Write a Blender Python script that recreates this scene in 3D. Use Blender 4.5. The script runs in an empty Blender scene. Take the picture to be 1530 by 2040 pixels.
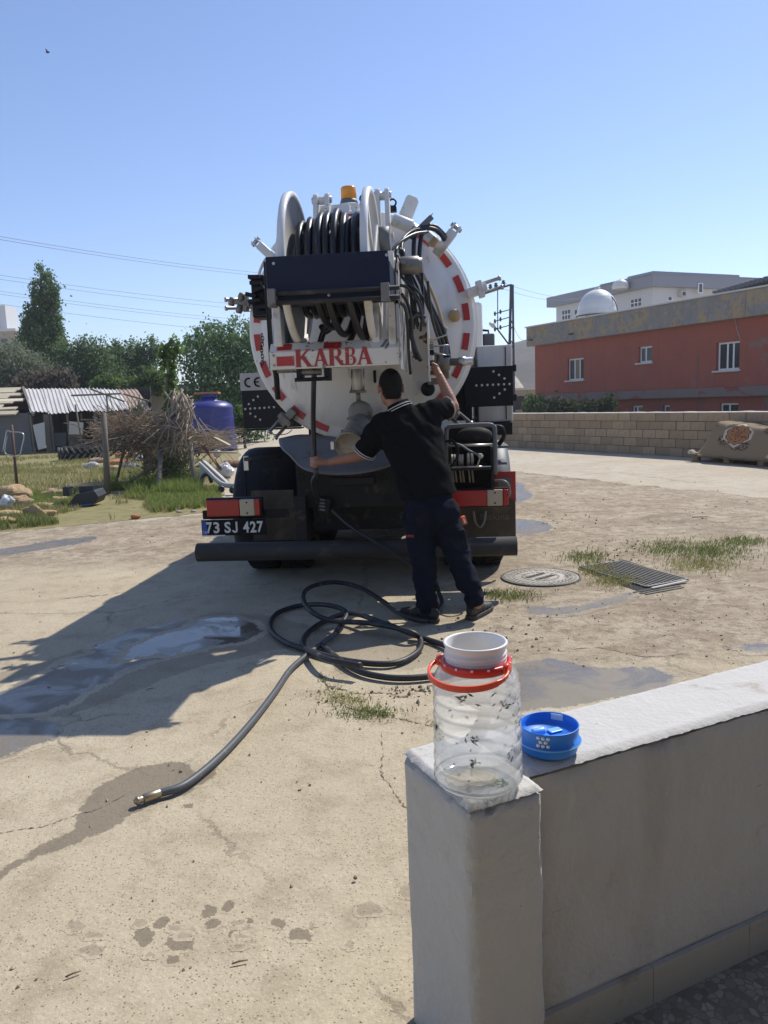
import bpy, math, random
import numpy as np
from mathutils import Vector, Matrix, Euler, noise

# ------------------------------------------------------------------ camera, sky, sun, exposure
SC = bpy.context.scene
COL = SC.collection
FPX, PITCH, ROLL, CAMZ = 1530.0, math.radians(8.2), math.radians(2.2), 1.5
CAM = Vector((0, 0, CAMZ))
FWD = Vector((0, math.cos(PITCH), -math.sin(PITCH)))
UP0 = Vector((0, math.sin(PITCH), math.cos(PITCH)))
RT0 = Vector((1, 0, 0))
cx = math.cos(ROLL) * RT0 - math.sin(ROLL) * UP0
cy = math.sin(ROLL) * RT0 + math.cos(ROLL) * UP0
cz = -FWD
cam_data = bpy.data.cameras.new('camera')
cam = bpy.data.objects.new('camera', cam_data)
COL.objects.link(cam)
cam.matrix_world = Matrix(((cx.x, cy.x, cz.x, 0), (cx.y, cy.y, cz.y, 0), (cx.z, cy.z, cz.z, CAMZ), (0, 0, 0, 1)))
cam_data.sensor_fit = 'VERTICAL'
cam_data.sensor_height = 34.6
cam_data.lens = 34.6 * FPX / 2040
cam_data.clip_start = 0.05
cam_data.clip_end = 3000
SC.camera = cam

SUN_EL, SUN_AZ = math.radians(51), math.radians(43)      # azimuth clockwise from +Y (away from the camera)
world = bpy.data.worlds.new('World')
SC.world = world
world.use_nodes = True
wn = world.node_tree.nodes
bg = wn['Background']
sky = wn.new('ShaderNodeTexSky')
sky.sky_type = 'NISHITA'
sky.sun_disc = False
sky.sun_elevation = SUN_EL
sky.sun_rotation = SUN_AZ
sky.altitude = 400
sky.air_density = 1.0
sky.dust_density = 0.2
sky.ozone_density = 5.0
tint = wn.new('ShaderNodeMix'); tint.data_type = 'RGBA'; tint.blend_type = 'MULTIPLY'
tint.inputs[0].default_value = 1.0
tint.inputs[7].default_value = (1.04, 0.94, 0.965, 1)
world.node_tree.links.new(sky.outputs[0], tint.inputs[6])
world.node_tree.links.new(tint.outputs[2], bg.inputs[0])
bg.inputs[1].default_value = 0.135

sun_data = bpy.data.lights.new('sun', 'SUN')
sun_data.energy = 3.7
sun_data.angle = math.radians(0.53)
sun_data.color = (1.0, 0.955, 0.875)
sun = bpy.data.objects.new('sun', sun_data)
COL.objects.link(sun)
sun_dir = Vector((math.cos(SUN_EL) * math.sin(SUN_AZ), math.cos(SUN_EL) * math.cos(SUN_AZ), math.sin(SUN_EL)))
sun.rotation_euler = sun_dir.to_track_quat('Z', 'Y').to_euler()
sun.location = sun_dir * 60

SC.view_settings.view_transform = 'Standard'
SC.view_settings.look = 'None'
SC.view_settings.gamma = 1
SC.view_settings.use_curve_mapping = False
SC.view_settings.exposure = 0.38
SC.render.engine = 'CYCLES'
SC.cycles.max_bounces = 8
SC.cycles.transparent_max_bounces = 16
SC.cycles.caustics_reflective = False
SC.cycles.caustics_refractive = False

# ------------------------------------------------------------------ measuring: where a sight line meets a plane of the place
def ray(px, py):
    u, v = (px - 765) / FPX, -(py - 1020) / FPX
    u0 = u * math.cos(ROLL) + v * math.sin(ROLL)
    v0 = -u * math.sin(ROLL) + v * math.cos(ROLL)
    return FWD + u0 * RT0 + v0 * UP0
def at(px, py, Y):
    d = ray(px, py)
    return CAM + d * (Y / d.y)
def gr(px, py, z=0.0):
    d = ray(px, py)
    return CAM + d * ((z - CAMZ) / d.z)
TYAW = math.radians(-5.5)
TRUCK_LOC = at(711, 1092, 5.8); TRUCK_LOC.z = 0
TR = Vector((math.cos(TYAW), math.sin(TYAW), 0))
TF = Vector((-math.sin(TYAW), math.cos(TYAW), 0))
def tl(px, py, yl):
    """point of the truck's own frame on the plane yl metres ahead of its bumper"""
    d = ray(px, py)
    o = CAM - TRUCK_LOC
    t = (yl - o.dot(TF)) / d.dot(TF)
    p = o + d * t
    return Vector((p.dot(TR), yl, p.z))

# ------------------------------------------------------------------ helpers: materials
MATS = {}
def nd(nt, kind, **kw):
    n = nt.nodes.new(kind)
    for k, v in kw.items():
        setattr(n, k, v)
    return n
def sock(nt, node, i, val):
    if isinstance(val, bpy.types.NodeSocket):
        nt.links.new(val, node.inputs[i])
    else:
        node.inputs[i].default_value = val
def math_n(nt, op, a, b=0.0, clamp=False):
    n = nd(nt, 'ShaderNodeMath', operation=op, use_clamp=clamp)
    sock(nt, n, 0, a); sock(nt, n, 1, b)
    return n.outputs[0]
def mixc(nt, f, a, b, mode='MIX'):
    n = nd(nt, 'ShaderNodeMix', data_type='RGBA', blend_type=mode)
    sock(nt, n, 0, f)
    sock(nt, n, 6, (*a, 1) if isinstance(a, tuple) and len(a) == 3 else a)
    sock(nt, n, 7, (*b, 1) if isinstance(b, tuple) and len(b) == 3 else b)
    return n.outputs[2]
def noise_n(nt, vec, scale, detail=4, rough=0.55, dist=0.0):
    n = nd(nt, 'ShaderNodeTexNoise')
    nt.links.new(vec, n.inputs['Vector'])
    n.inputs['Scale'].default_value = scale
    n.inputs['Detail'].default_value = detail
    n.inputs['Roughness'].default_value = rough
    n.inputs['Distortion'].default_value = dist
    return n.outputs['Fac']
def ramp(nt, fac, lo, hi):
    n = nd(nt, 'ShaderNodeMapRange', interpolation_type='SMOOTHSTEP')
    sock(nt, n, 0, fac); n.inputs[1].default_value = lo; n.inputs[2].default_value = hi
    return n.outputs[0]
def newmat(name):
    m = bpy.data.materials.new(name)
    m.use_nodes = True
    nt = m.node_tree
    b = nt.nodes['Principled BSDF']
    MATS[name] = m
    return m, nt, b
def tone(c, k):
    return tuple(min(1, max(0, x * k)) for x in c)
def M(name, col, rough=0.6, metal=0.0, var=0.14, vs=6.0, bump=0.0, bs=60.0, layers=(), obj=0.0, spec=0.5, stretch=None, trans=0.0):
    """colour with mottling; layers = (colour, lo, hi, scale[, stretch]) of dirt, rust or chips with their own noise; obj = tint per object"""
    m, nt, b = newmat(name)
    tc = nd(nt, 'ShaderNodeTexCoord').outputs['Object']
    def strv(s):
        if not s: return tc
        mp = nd(nt, 'ShaderNodeMapping'); nt.links.new(tc, mp.inputs[0]); mp.inputs[3].default_value = s
        return mp.outputs[0]
    c = mixc(nt, noise_n(nt, strv(stretch), vs, 5, 0.6), tone(col, 1 - var), tone(col, 1 + var))
    if obj:
        oi = nd(nt, 'ShaderNodeObjectInfo').outputs['Random']
        k = nd(nt, 'ShaderNodeMapRange'); nt.links.new(oi, k.inputs[0]); k.inputs[3].default_value = 1 - obj; k.inputs[4].default_value = 1 + obj
        hs = nd(nt, 'ShaderNodeHueSaturation'); nt.links.new(c, hs.inputs['Color']); nt.links.new(k.outputs[0], hs.inputs['Value'])
        c = hs.outputs[0]
    for i, L in enumerate(layers):
        st = L[4] if len(L) > 4 else None
        f = ramp(nt, noise_n(nt, strv(st), L[3], 6, 0.62, 0.3), L[1], L[2])
        c = mixc(nt, f, c, L[0])
    nt.links.new(c, b.inputs['Base Color'])
    b.inputs['Roughness'].default_value = rough
    b.inputs['Metallic'].default_value = metal
    b.inputs['Specular IOR Level'].default_value = spec
    if trans:
        b.inputs['Transmission Weight'].default_value = trans
    if bump:
        bn = nd(nt, 'ShaderNodeBump'); bn.inputs['Strength'].default_value = bump; bn.inputs['Distance'].default_value = 0.02
        nt.links.new(noise_n(nt, strv(stretch), bs, 6, 0.65), bn.inputs['Height'])
        nt.links.new(bn.outputs[0], b.inputs['Normal'])
    return m

# ------------------------------------------------------------------ helpers: meshes
def basis(d):
    d = Vector(d).normalized()
    a = Vector((0, 0, 1)) if abs(d.z) < 0.9 else Vector((1, 0, 0))
    x = d.cross(a).normalized()
    return x, d.cross(x).normalized(), d
class MB:
    def __init__(s):
        s.v = []; s.f = []; s.sm = []
    def add(s, vs, fs, smooth=False):
        o = len(s.v)
        s.v += [tuple(v) for v in vs]
        s.f += [tuple(i + o for i in f) for f in fs]
        s.sm += [smooth] * len(fs)
        return s
    def box(s, a, b, R=None, c=None):
        (x0, y0, z0), (x1, y1, z1) = a, b
        vs = [Vector(p) for p in ((x0, y0, z0), (x1, y0, z0), (x1, y1, z0), (x0, y1, z0), (x0, y0, z1), (x1, y0, z1), (x1, y1, z1), (x0, y1, z1))]
        if R is not None:
            c = Vector(c) if c is not None else sum(vs, Vector()) / 8
            vs = [c + R @ (v - c) for v in vs]
        return s.add(vs, [(0, 3, 2, 1), (4, 5, 6, 7), (0, 1, 5, 4), (1, 2, 6, 5), (2, 3, 7, 6), (3, 0, 4, 7)])
    def bar(s, p, q, w, h=None, up=(0, 0, 1)):
        """box of section w x h from p to q"""
        h = w if h is None else h
        p, q = Vector(p), Vector(q)
        d = (q - p).normalized(); u = Vector(up)
        if abs(d.dot(u)) > 0.98: u = Vector((0, 1, 0))
        x = d.cross(u).normalized(); y = x.cross(d).normalized()
        vs = [e + x * (a * w / 2) + y * (b * h / 2) for e in (p, q) for a, b in ((-1, -1), (1, -1), (1, 1), (-1, 1))]
        return s.add(vs, [(3, 2, 1, 0), (4, 5, 6, 7), (0, 1, 5, 4), (1, 2, 6, 5), (2, 3, 7, 6), (3, 0, 4, 7)])
    def tube(s, path, r, n=8, caps=True, closed=False):
        path = [Vector(p) for p in path]; k = len(path)
        rs = r if isinstance(r, (list, tuple)) else [r] * k
        vs = []; px = None
        for i, p in enumerate(path):
            a = path[i - 1] if (i or closed) else p
            b = path[(i + 1) % k] if (i < k - 1 or closed) else p
            d = (b - a).normalized() if (b - a).length > 1e-9 else Vector((0, 0, 1))
            if px is None: x = basis(d)[0]
            else:
                x = px - d * px.dot(d)
                x = x.normalized() if x.length > 1e-6 else basis(d)[0]
            px = x; y = d.cross(x)
            for j in range(n):
                t = 2 * math.pi * j / n
                vs.append(p + (x * math.cos(t) + y * math.sin(t)) * rs[i])
        fs = []
        for i in range(k if closed else k - 1):
            i2 = (i + 1) % k
            for j in range(n):
                j2 = (j + 1) % n
                fs.append((i * n + j, i * n + j2, i2 * n + j2, i2 * n + j))
        s.add(vs, fs, True)
        if caps and not closed:
            o = len(s.v) - len(vs)
            s.f += [tuple(o + j for j in range(n - 1, -1, -1)), tuple(o + (k - 1) * n + j for j in range(n))]
            s.sm += [False, False]
        return s
    def lathe(s, prof, n=24, c=(0, 0, 0), axis=(0, 0, 1), caps=True, smooth=True):
        x, y, d = basis(axis); c = Vector(c)
        vs = [c + d * z + (x * math.cos(2 * math.pi * j / n) + y * math.sin(2 * math.pi * j / n)) * r for r, z in prof for j in range(n)]
        k = len(prof)
        fs = [(i * n + j, i * n + (j + 1) % n, (i + 1) * n + (j + 1) % n, (i + 1) * n + j) for i in range(k - 1) for j in range(n)]
        s.add(vs, fs, smooth)
        if caps:
            o = len(s.v) - len(vs)
            s.f += [tuple(o + j for j in range(n - 1, -1, -1)), tuple(o + (k - 1) * n + j for j in range(n))]
            s.sm += [False, False]
        return s
    def prism(s, poly, t0, t1, T=None):
        """polygon in x,z extruded along y from t0 to t1 (T maps points)"""
        n = len(poly)
        vs = [Vector((x, t, z)) for t in (t0, t1) for x, z in poly]
        if T is not None: vs = [T @ v for v in vs]
        fs = [tuple(range(n)), tuple(range(2 * n - 1, n - 1, -1))] + [(i, i + n, (i + 1) % n + n, (i + 1) % n) for i in range(n)]
        return s.add(vs, fs)
    def plate(s, poly, t0, t1):
        """polygon in x,y extruded in z"""
        n = len(poly)
        vs = [(x, y, t) for t in (t0, t1) for x, y in poly]
        fs = [tuple(range(n - 1, -1, -1)), tuple(range(n, 2 * n))] + [(i, (i + 1) % n, (i + 1) % n + n, i + n) for i in range(n)]
        return s.add(vs, fs)
    def ball(s, c, r, n=14, m=8, R=None):
        c = Vector(c); r = Vector(r) if not isinstance(r, (int, float)) else Vector((r, r, r))
        vs = [Vector((0, 0, -1))]
        for i in range(1, m):
            t = math.pi * i / m - math.pi / 2
            vs += [Vector((math.cos(t) * math.cos(2 * math.pi * j / n), math.cos(t) * math.sin(2 * math.pi * j / n), math.sin(t))) for j in range(n)]
        vs.append(Vector((0, 0, 1)))
        out = []
        for v in vs:
            q = Vector((v.x * r.x, v.y * r.y, v.z * r.z))
            out.append(c + (R @ q if R is not None else q))
        fs = [(0, 1 + (j + 1) % n, 1 + j) for j in range(n)]
        for i in range(m - 2):
            for j in range(n):
                a = 1 + i * n
                fs.append((a + j, a + (j + 1) % n, a + n + (j + 1) % n, a + n + j))
        e = len(vs) - 1; a = 1 + (m - 2) * n
        fs += [(a + j, a + (j + 1) % n, e) for j in range(n)]
        return s.add(out, fs, True)
    def mesh(s, name, mat=None):
        me = bpy.data.meshes.new(name)
        me.from_pydata(s.v, [], s.f)
        me.polygons.foreach_set('use_smooth', s.sm)
        if mat: me.materials.append(MATS[mat] if isinstance(mat, str) else mat)
        me.update()
        return me
    def build(s, name, mat, parent=None, bev=0.0, loc=None, rotz=None):
        return link(name, s.mesh(name, mat), parent, bev, loc, rotz)
def link(name, me, parent=None, bev=0.0, loc=None, rotz=None):
    o = bpy.data.objects.new(name, me)
    COL.objects.link(o)
    if parent is not None: o.parent = parent
    if loc is not None: o.location = loc
    if rotz is not None: o.rotation_euler = (0, 0, rotz)
    if bev:
        b = o.modifiers.new('bevel', 'BEVEL'); b.width = bev; b.segments = 2; b.limit_method = 'ANGLE'; b.angle_limit = math.radians(40)
        b.harden_normals = False
    return o
def thing(name, label, cat, loc=(0, 0, 0), rotz=0.0, group=None):
    o = bpy.data.objects.new(name, None)
    o.empty_display_size = 0.2
    COL.objects.link(o)
    o.location = loc; o.rotation_euler = (0, 0, rotz)
    return tag(o, label, cat, group)
def tag(o, label, cat, group=None):
    o['label'] = label; o['category'] = cat
    if group: o['group'] = group
    return o
def struct(o, kind='structure'):
    o['kind'] = kind
    return o
def spline(pts, k=8, closed=False):
    """Catmull-Rom through pts"""
    P = [Vector(p) for p in pts]; n = len(P); out = []
    rng = range(n if closed else n - 1)
    for i in rng:
        p1, p2 = P[i], P[(i + 1) % n]
        p0 = P[i - 1] if (i or closed) else p1 * 2 - p2
        p3 = P[(i + 2) % n] if (i + 2 < n or closed) else p2 * 2 - p1
        for j in range(k):
            t = j / k
            out.append(0.5 * ((2 * p1) + (p2 - p0) * t + (2 * p0 - 5 * p1 + 4 * p2 - p3) * t * t + (3 * p1 - p0 - 3 * p2 + p3) * t ** 3))
    if not closed: out.append(P[-1])
    return out
def soup(name, V, F, mat, parent=None, sm=False):
    """big mesh from numpy arrays: V (n,3), F (m,k)"""
    me = bpy.data.meshes.new(name)
    V = np.asarray(V, np.float32); F = np.asarray(F, np.int32)
    k = F.shape[1]
    me.vertices.add(len(V)); me.vertices.foreach_set('co', V.ravel())
    me.loops.add(F.size); me.loops.foreach_set('vertex_index', F.ravel())
    me.polygons.add(len(F))
    me.polygons.foreach_set('loop_start', np.arange(0, F.size, k, dtype=np.int32))
    me.update(calc_edges=True)
    me.polygons.foreach_set('use_smooth', [sm] * len(F))
    me.materials.append(MATS[mat])
    return link(name, me, parent)
_dgtmp = []
def text_mesh(txt, size, depth=0.002, sx=1.0, bold=0.0):
    cu = bpy.data.curves.new('lettering', 'FONT')
    cu.body = txt; cu.size = size; cu.extrude = depth; cu.align_x = 'LEFT'
    cu.resolution_u = 3; cu.offset = bold
    o = bpy.data.objects.new('lettering', cu)
    COL.objects.link(o)
    dg = bpy.context.evaluated_depsgraph_get()
    me = bpy.data.meshes.new_from_object(o.evaluated_get(dg))
    bpy.data.objects.remove(o)
    xs = [v.co.x for v in me.vertices]
    x0, x1 = min(xs), max(xs)
    y0, y1 = min(v.co.y for v in me.vertices), max(v.co.y for v in me.vertices)
    for v in me.vertices:                       # centred, stands in the x,z plane and faces -y
        x, y, z = v.co
        v.co = ((x - (x0 + x1) / 2) * sx, -z, y - (y0 + y1) / 2)
    return me
def evalmesh(o):
    dg = bpy.context.evaluated_depsgraph_get()
    dg.update()
    return bpy.data.meshes.new_from_object(o.evaluated_get(dg))
def blob(name, mb, voxel, smooth, mat, disp=None):
    """closed pieces grown together into one continuous skin"""
    o = mb.build(name, mat)
    r = o.modifiers.new('r', 'REMESH'); r.mode = 'VOXEL'; r.voxel_size = voxel; r.use_smooth_shade = True
    s = o.modifiers.new('s', 'SMOOTH'); s.factor = 0.5; s.iterations = smooth
    me = evalmesh(o)
    old = o.data; o.modifiers.clear(); o.data = me
    bpy.data.meshes.remove(old)
    if not me.materials: me.materials.append(MATS[mat])
    if disp:
        n = len(me.vertices)
        co = [v.co.copy() for v in me.vertices]; no = [v.normal.copy() for v in me.vertices]
        for i in range(n):
            me.vertices[i].co = co[i] + no[i] * disp(co[i], no[i])
        me.update()
    me.polygons.foreach_set('use_smooth', [True] * len(me.polygons))
    return o
def curly(poly, sub=4, amp=0.02, seed=0, freq=6.0):
    """outline with an irregular edge (x,y points)"""
    out = []
    n = len(poly)
    for i in range(n):
        a, b = Vector(poly[i][:2]), Vector(poly[(i + 1) % n][:2])
        nn = Vector((-(b - a).y, (b - a).x))
        if nn.length: nn.normalize()
        for j in range(sub):
            p = a.lerp(b, j / sub)
            f = noise.noise(Vector((p.x * freq, p.y * freq, seed * 3.1))) + 0.6 * noise.noise(Vector((p.x * freq * 3.3, p.y * freq * 3.3, seed)))
            q = p + nn * f * amp
            out.append((q.x, q.y))
    return out

# ------------------------------------------------------------------ the ground
def ground_mat(name, ca, cb, dirt, wet=0.0, rough=0.9, speck=0.6, crack=0.35, gloss=0.0, grain=170.0, sheen=(0.03, 0.2), worn=None, rug=0.0, film=False):
    m, nt, b = newmat(name)
    tc = nd(nt, 'ShaderNodeTexCoord').outputs['Object']
    big = noise_n(nt, tc, 0.55, 6, 0.62, 0.4)
    mid = noise_n(nt, tc, 4.5, 6, 0.65)
    c = mixc(nt, ramp(nt, big, 0.36, 0.66), ca, cb)
    c = mixc(nt, math_n(nt, 'MULTIPLY', ramp(nt, mid, 0.44, 0.72), 0.55), c, dirt)
    if worn:       # the outer half of the yard, broken up and soiled
        sx_ = nd(nt, 'ShaderNodeSeparateXYZ'); nt.links.new(tc, sx_.inputs[0])
        wob = noise_n(nt, tc, 1.3, 6, 0.68, 0.6)
        fy = ramp(nt, math_n(nt, 'ADD', sx_.outputs[1], math_n(nt, 'MULTIPLY', wob, 2.2)), 4.75, 5.6)
        fx = ramp(nt, math_n(nt, 'ADD', sx_.outputs[0], math_n(nt, 'MULTIPLY', wob, 2.0)), 1.1, 1.9)
        fw = math_n(nt, 'MULTIPLY', fy, math_n(nt, 'MAXIMUM', fx, ramp(nt, math_n(nt, 'ADD', sx_.outputs[1], wob), 7.3, 8.4)))
        wc = mixc(nt, ramp(nt, noise_n(nt, tc, 2.1, 8, 0.72, 0.5), 0.38, 0.62), worn[0], worn[1])
        wc = mixc(nt, ramp(nt, noise_n(nt, tc, 0.9, 6, 0.7, 0.8), 0.52, 0.68), wc, worn[2])
        wc = mixc(nt, math_n(nt, 'MULTIPLY', ramp(nt, noise_n(nt, tc, 8, 9, 0.82, 0.3), 0.46, 0.60), 0.75), wc, worn[2])
        wc = mixc(nt, math_n(nt, 'MULTIPLY', ramp(nt, noise_n(nt, tc, 5, 9, 0.8, 0.3), 0.56, 0.66), 0.6), wc, tone(worn[0], 1.22))
        c = mixc(nt, fw, c, wc)
        rug = math_n(nt, 'ADD', math_n(nt, 'MULTIPLY', fw, 0.9), 0.35)
    # grains of aggregate: dark and pale specks
    vo = nd(nt, 'ShaderNodeTexVoronoi'); nt.links.new(tc, vo.inputs['Vector']); vo.inputs['Scale'].default_value = grain
    wn_ = nd(nt, 'ShaderNodeTexWhiteNoise', noise_dimensions='3D'); nt.links.new(vo.outputs['Position'], wn_.inputs['Vector'])
    sizes = noise_n(nt, tc, 2.3, 4, 0.6)
    thr = math_n(nt, 'ADD', math_n(nt, 'MULTIPLY', sizes, 0.7), 0.42)
    darkg = math_n(nt, 'GREATER_THAN', wn_.outputs['Value'], thr)
    dot = ramp(nt, vo.outputs['Distance'], 0.42, 0.2)
    c = mixc(nt, math_n(nt, 'MULTIPLY', math_n(nt, 'MULTIPLY', darkg, dot), speck), c, tone(dirt, 0.42))
    paleg = math_n(nt, 'LESS_THAN', wn_.outputs['Value'], 0.12)
    c = mixc(nt, math_n(nt, 'MULTIPLY', math_n(nt, 'MULTIPLY', paleg, dot), speck * 0.7), c, tone(ca, 1.25))
    fine = noise_n(nt, tc, 70, 8, 0.85)
    k = nd(nt, 'ShaderNodeMapRange'); nt.links.new(fine, k.inputs[0]); k.inputs[1].default_value = 0.3; k.inputs[2].default_value = 0.7; k.inputs[3].default_value = 0.80; k.inputs[4].default_value = 1.18
    hs_ = nd(nt, 'ShaderNodeHueSaturation'); nt.links.new(c, hs_.inputs['Color']); nt.links.new(k.outputs[0], hs_.inputs['Value']); c = hs_.outputs[0]
    # coarser crumbs and scuffs
    spots = ramp(nt, noise_n(nt, tc, 26, 5, 0.7, 0.5), 0.63, 0.72)
    c = mixc(nt, math_n(nt, 'MULTIPLY', spots, 0.5 * speck + 0.1), c, tone(dirt, 0.6))
    # cracks
    dv = nd(nt, 'ShaderNodeVectorMath', operation='ADD')
    nz = nd(nt, 'ShaderNodeTexNoise'); nt.links.new(tc, nz.inputs['Vector']); nz.inputs['Scale'].default_value = 2.2; nz.inputs['Detail'].default_value = 7; nz.inputs['Roughness'].default_value = 0.7
    sc_ = nd(nt, 'ShaderNodeVectorMath', operation='SCALE'); nt.links.new(nz.outputs['Color'], sc_.inputs[0]); sc_.inputs['Scale'].default_value = 0.38
    nt.links.new(tc, dv.inputs[0]); nt.links.new(sc_.outputs[0], dv.inputs[1])
    vc = nd(nt, 'ShaderNodeTexVoronoi', feature='DISTANCE_TO_EDGE'); nt.links.new(dv.outputs[0], vc.inputs['Vector']); vc.inputs['Scale'].default_value = 0.42
    cm = math_n(nt, 'MULTIPLY', ramp(nt, vc.outputs['Distance'], 0.006, 0.0015), ramp(nt, noise_n(nt, tc, 1.1, 3), 0.45, 0.6))
    c = mixc(nt, math_n(nt, 'MULTIPLY', cm, crack * 2), c, tone(dirt, 0.3))
    f = None
    if film:        # sheets of damp or water: full in the middle, drying out raggedly towards the rim
        at_ = nd(nt, 'ShaderNodeAttribute', attribute_name='wet').outputs['Fac']
        jag = math_n(nt, 'MULTIPLY', math_n(nt, 'SUBTRACT', noise_n(nt, tc, 26, 7, 0.72), 0.5), 1.7)
        f = ramp(nt, math_n(nt, 'ADD', at_, jag), 0.42, 0.62)
        c = mixc(nt, math_n(nt, 'MULTIPLY', f, wet), c, tone(dirt, 0.5), 'MIX')
        if gloss: c = mixc(nt, math_n(nt, 'MULTIPLY', f, 0.6), c, (0.11, 0.095, 0.075))
    nt.links.new(c, b.inputs['Base Color'])
    b.inputs['Roughness'].default_value = rough
    b.inputs['Specular IOR Level'].default_value = 0.3
    h = math_n(nt, 'ADD', math_n(nt, 'MULTIPLY', noise_n(nt, tc, 90, 6, 0.7), 0.35), math_n(nt, 'MULTIPLY', mid, 0.7))
    if rug is not None and rug != 0.0: h = math_n(nt, 'ADD', h, math_n(nt, 'MULTIPLY', noise_n(nt, tc, 11, 7, 0.72, 0.4), math_n(nt, 'MULTIPLY', rug, 2.2)))
    h = math_n(nt, 'SUBTRACT', h, math_n(nt, 'MULTIPLY', cm, 0.9 * crack))
    bn = nd(nt, 'ShaderNodeBump'); bn.inputs['Distance'].default_value = 0.02
    nt.links.new(h, bn.inputs['Height'])
    if film:
        st = nd(nt, 'ShaderNodeMapRange'); nt.links.new(f, st.inputs[0]); st.inputs[3].default_value = 0.55; st.inputs[4].default_value = 0.55 * (1 - gloss) * 0.7
        nt.links.new(st.outputs[0], bn.inputs['Strength'])
    else: bn.inputs['Strength'].default_value = 0.55
    nt.links.new(bn.outputs[0], b.inputs['Normal'])
    if film and not gloss:
        r = nd(nt, 'ShaderNodeMapRange'); nt.links.new(f, r.inputs[0]); r.inputs[3].default_value = 0.9; r.inputs[4].default_value = rough
        nt.links.new(r.outputs[0], b.inputs['Roughness'])
    if gloss:
        isl = ramp(nt, noise_n(nt, tc, 3.4, 6, 0.62, 0.8), 0.40, 0.60)
        r = nd(nt, 'ShaderNodeMapRange'); nt.links.new(isl, r.inputs[0]); r.inputs[3].default_value = sheen[0]; r.inputs[4].default_value = sheen[1]
        r2 = nd(nt, 'ShaderNodeMix', data_type='FLOAT'); nt.links.new(f, r2.inputs[0]); r2.inputs[2].default_value = 0.9; nt.links.new(r.outputs[0], r2.inputs[3])
        nt.links.new(r2.outputs[0], b.inputs['Roughness'])
        b.inputs['Specular IOR Level'].default_value = 0.55
    return m
CA, CB, CD = (0.51, 0.435, 0.305), (0.45, 0.375, 0.255), (0.29, 0.225, 0.145)
YARD = dict(speck=0.75, crack=0.22, grain=115, worn=((0.46, 0.385, 0.275), (0.33, 0.26, 0.175), (0.21, 0.16, 0.11)), rug=0.5)
ground_mat('road_concrete', (0.51, 0.445, 0.335), (0.45, 0.38, 0.275), (0.34, 0.275, 0.19), speck=0.35, crack=0.3, grain=90, rug=0.6)
ground_mat('yard_concrete', CA, CB, CD, **YARD)
ground_mat('rough_yard', (0.44, 0.365, 0.26), (0.33, 0.26, 0.175), (0.19, 0.14, 0.09), speck=0.7, crack=0.45, grain=120)
ground_mat('lot_soil', (0.30, 0.24, 0.125), (0.24, 0.22, 0.085), (0.12, 0.085, 0.045), speck=0.4, crack=0.0, grain=60)
ground_mat('wet_concrete', CA, CB, CD, wet=0.74, rough=0.6, film=True, **YARD)
ground_mat('damp_concrete', CA, CB, CD, wet=0.40, rough=0.75, film=True, **YARD)
ground_mat('wet_film', CA, CB, CD, wet=0.5, gloss=0.7, sheen=(0.26, 0.62), film=True, **YARD)
ground_mat('puddle_water', CA, CB, CD, wet=0.6, gloss=0.97, sheen=(0.02, 0.30), film=True, **YARD)

def sheet(name, poly, z, mat, kind='structure'):
    me = bpy.data.meshes.new(name)
    me.from_pydata([(p[0], p[1], z) for p in poly], [], [tuple(range(len(poly)))])
    a = sum(poly[i][0] * poly[(i + 1) % len(poly)][1] - poly[(i + 1) % len(poly)][0] * poly[i][1] for i in range(len(poly)))
    if a < 0: me.flip_normals()
    me.materials.append(MATS[mat])
    return struct(link(name, me), kind)
def film_sheet(name, poly, z, mat, rim, res):
    """fine grid covering the outline plus a rim; attribute wet = depth inside the outline"""
    Q = np.array([(p[0], p[1]) for p in poly]); lo = Q.min(0) - rim; hi = Q.max(0) + rim
    nx = int(min(110, max(16, (hi[0] - lo[0]) / res))); ny = int(min(110, max(16, (hi[1] - lo[1]) / res)))
    X, Yy = np.meshgrid(np.linspace(lo[0], hi[0], nx + 1), np.linspace(lo[1], hi[1], ny + 1))
    P = np.stack([X.ravel(), Yy.ravel()], 1)
    d = np.full(len(P), 1e9); inside = np.zeros(len(P), bool)
    for i in range(len(Q)):
        a, b_ = Q[i], Q[(i + 1) % len(Q)]
        ab = b_ - a; t = np.clip(((P - a) @ ab) / max(1e-12, ab @ ab), 0, 1)
        d = np.minimum(d, np.linalg.norm(P - a - t[:, None] * ab, axis=1))
        c_ = (a[1] > P[:, 1]) != (b_[1] > P[:, 1])
        with np.errstate(divide='ignore', invalid='ignore'):
            xi = (b_[0] - a[0]) * (P[:, 1] - a[1]) / (b_[1] - a[1] if b_[1] != a[1] else 1e-9) + a[0]
        inside ^= c_ & (P[:, 0] < xi)
    sd = np.where(inside, d, -d)
    w = np.clip(0.5 + sd / (2 * rim), 0, 1)
    idx = np.arange(len(P)).reshape(ny + 1, nx + 1)
    F = np.stack([idx[:-1, :-1], idx[:-1, 1:], idx[1:, 1:], idx[1:, :-1]], -1).reshape(-1, 4)
    F = F[(w[F] > 0).any(1)]
    used = np.unique(F); re_ = np.zeros(len(P), int); re_[used] = np.arange(len(used))
    V = np.column_stack([P[used], np.full(len(used), z)])
    o = soup(name, V, re_[F], mat)
    at_ = o.data.attributes.new('wet', 'FLOAT', 'POINT'); at_.data.foreach_set('value', w[used].astype(np.float32))
    return struct(o)
def gp(*pts):
    return [gr(x, y) for x, y in pts]
sheet('ground', [(700 * math.cos(t * math.pi / 32), 700 * math.sin(t * math.pi / 32)) for t in range(64)], 0.0, 'road_concrete')
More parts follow.
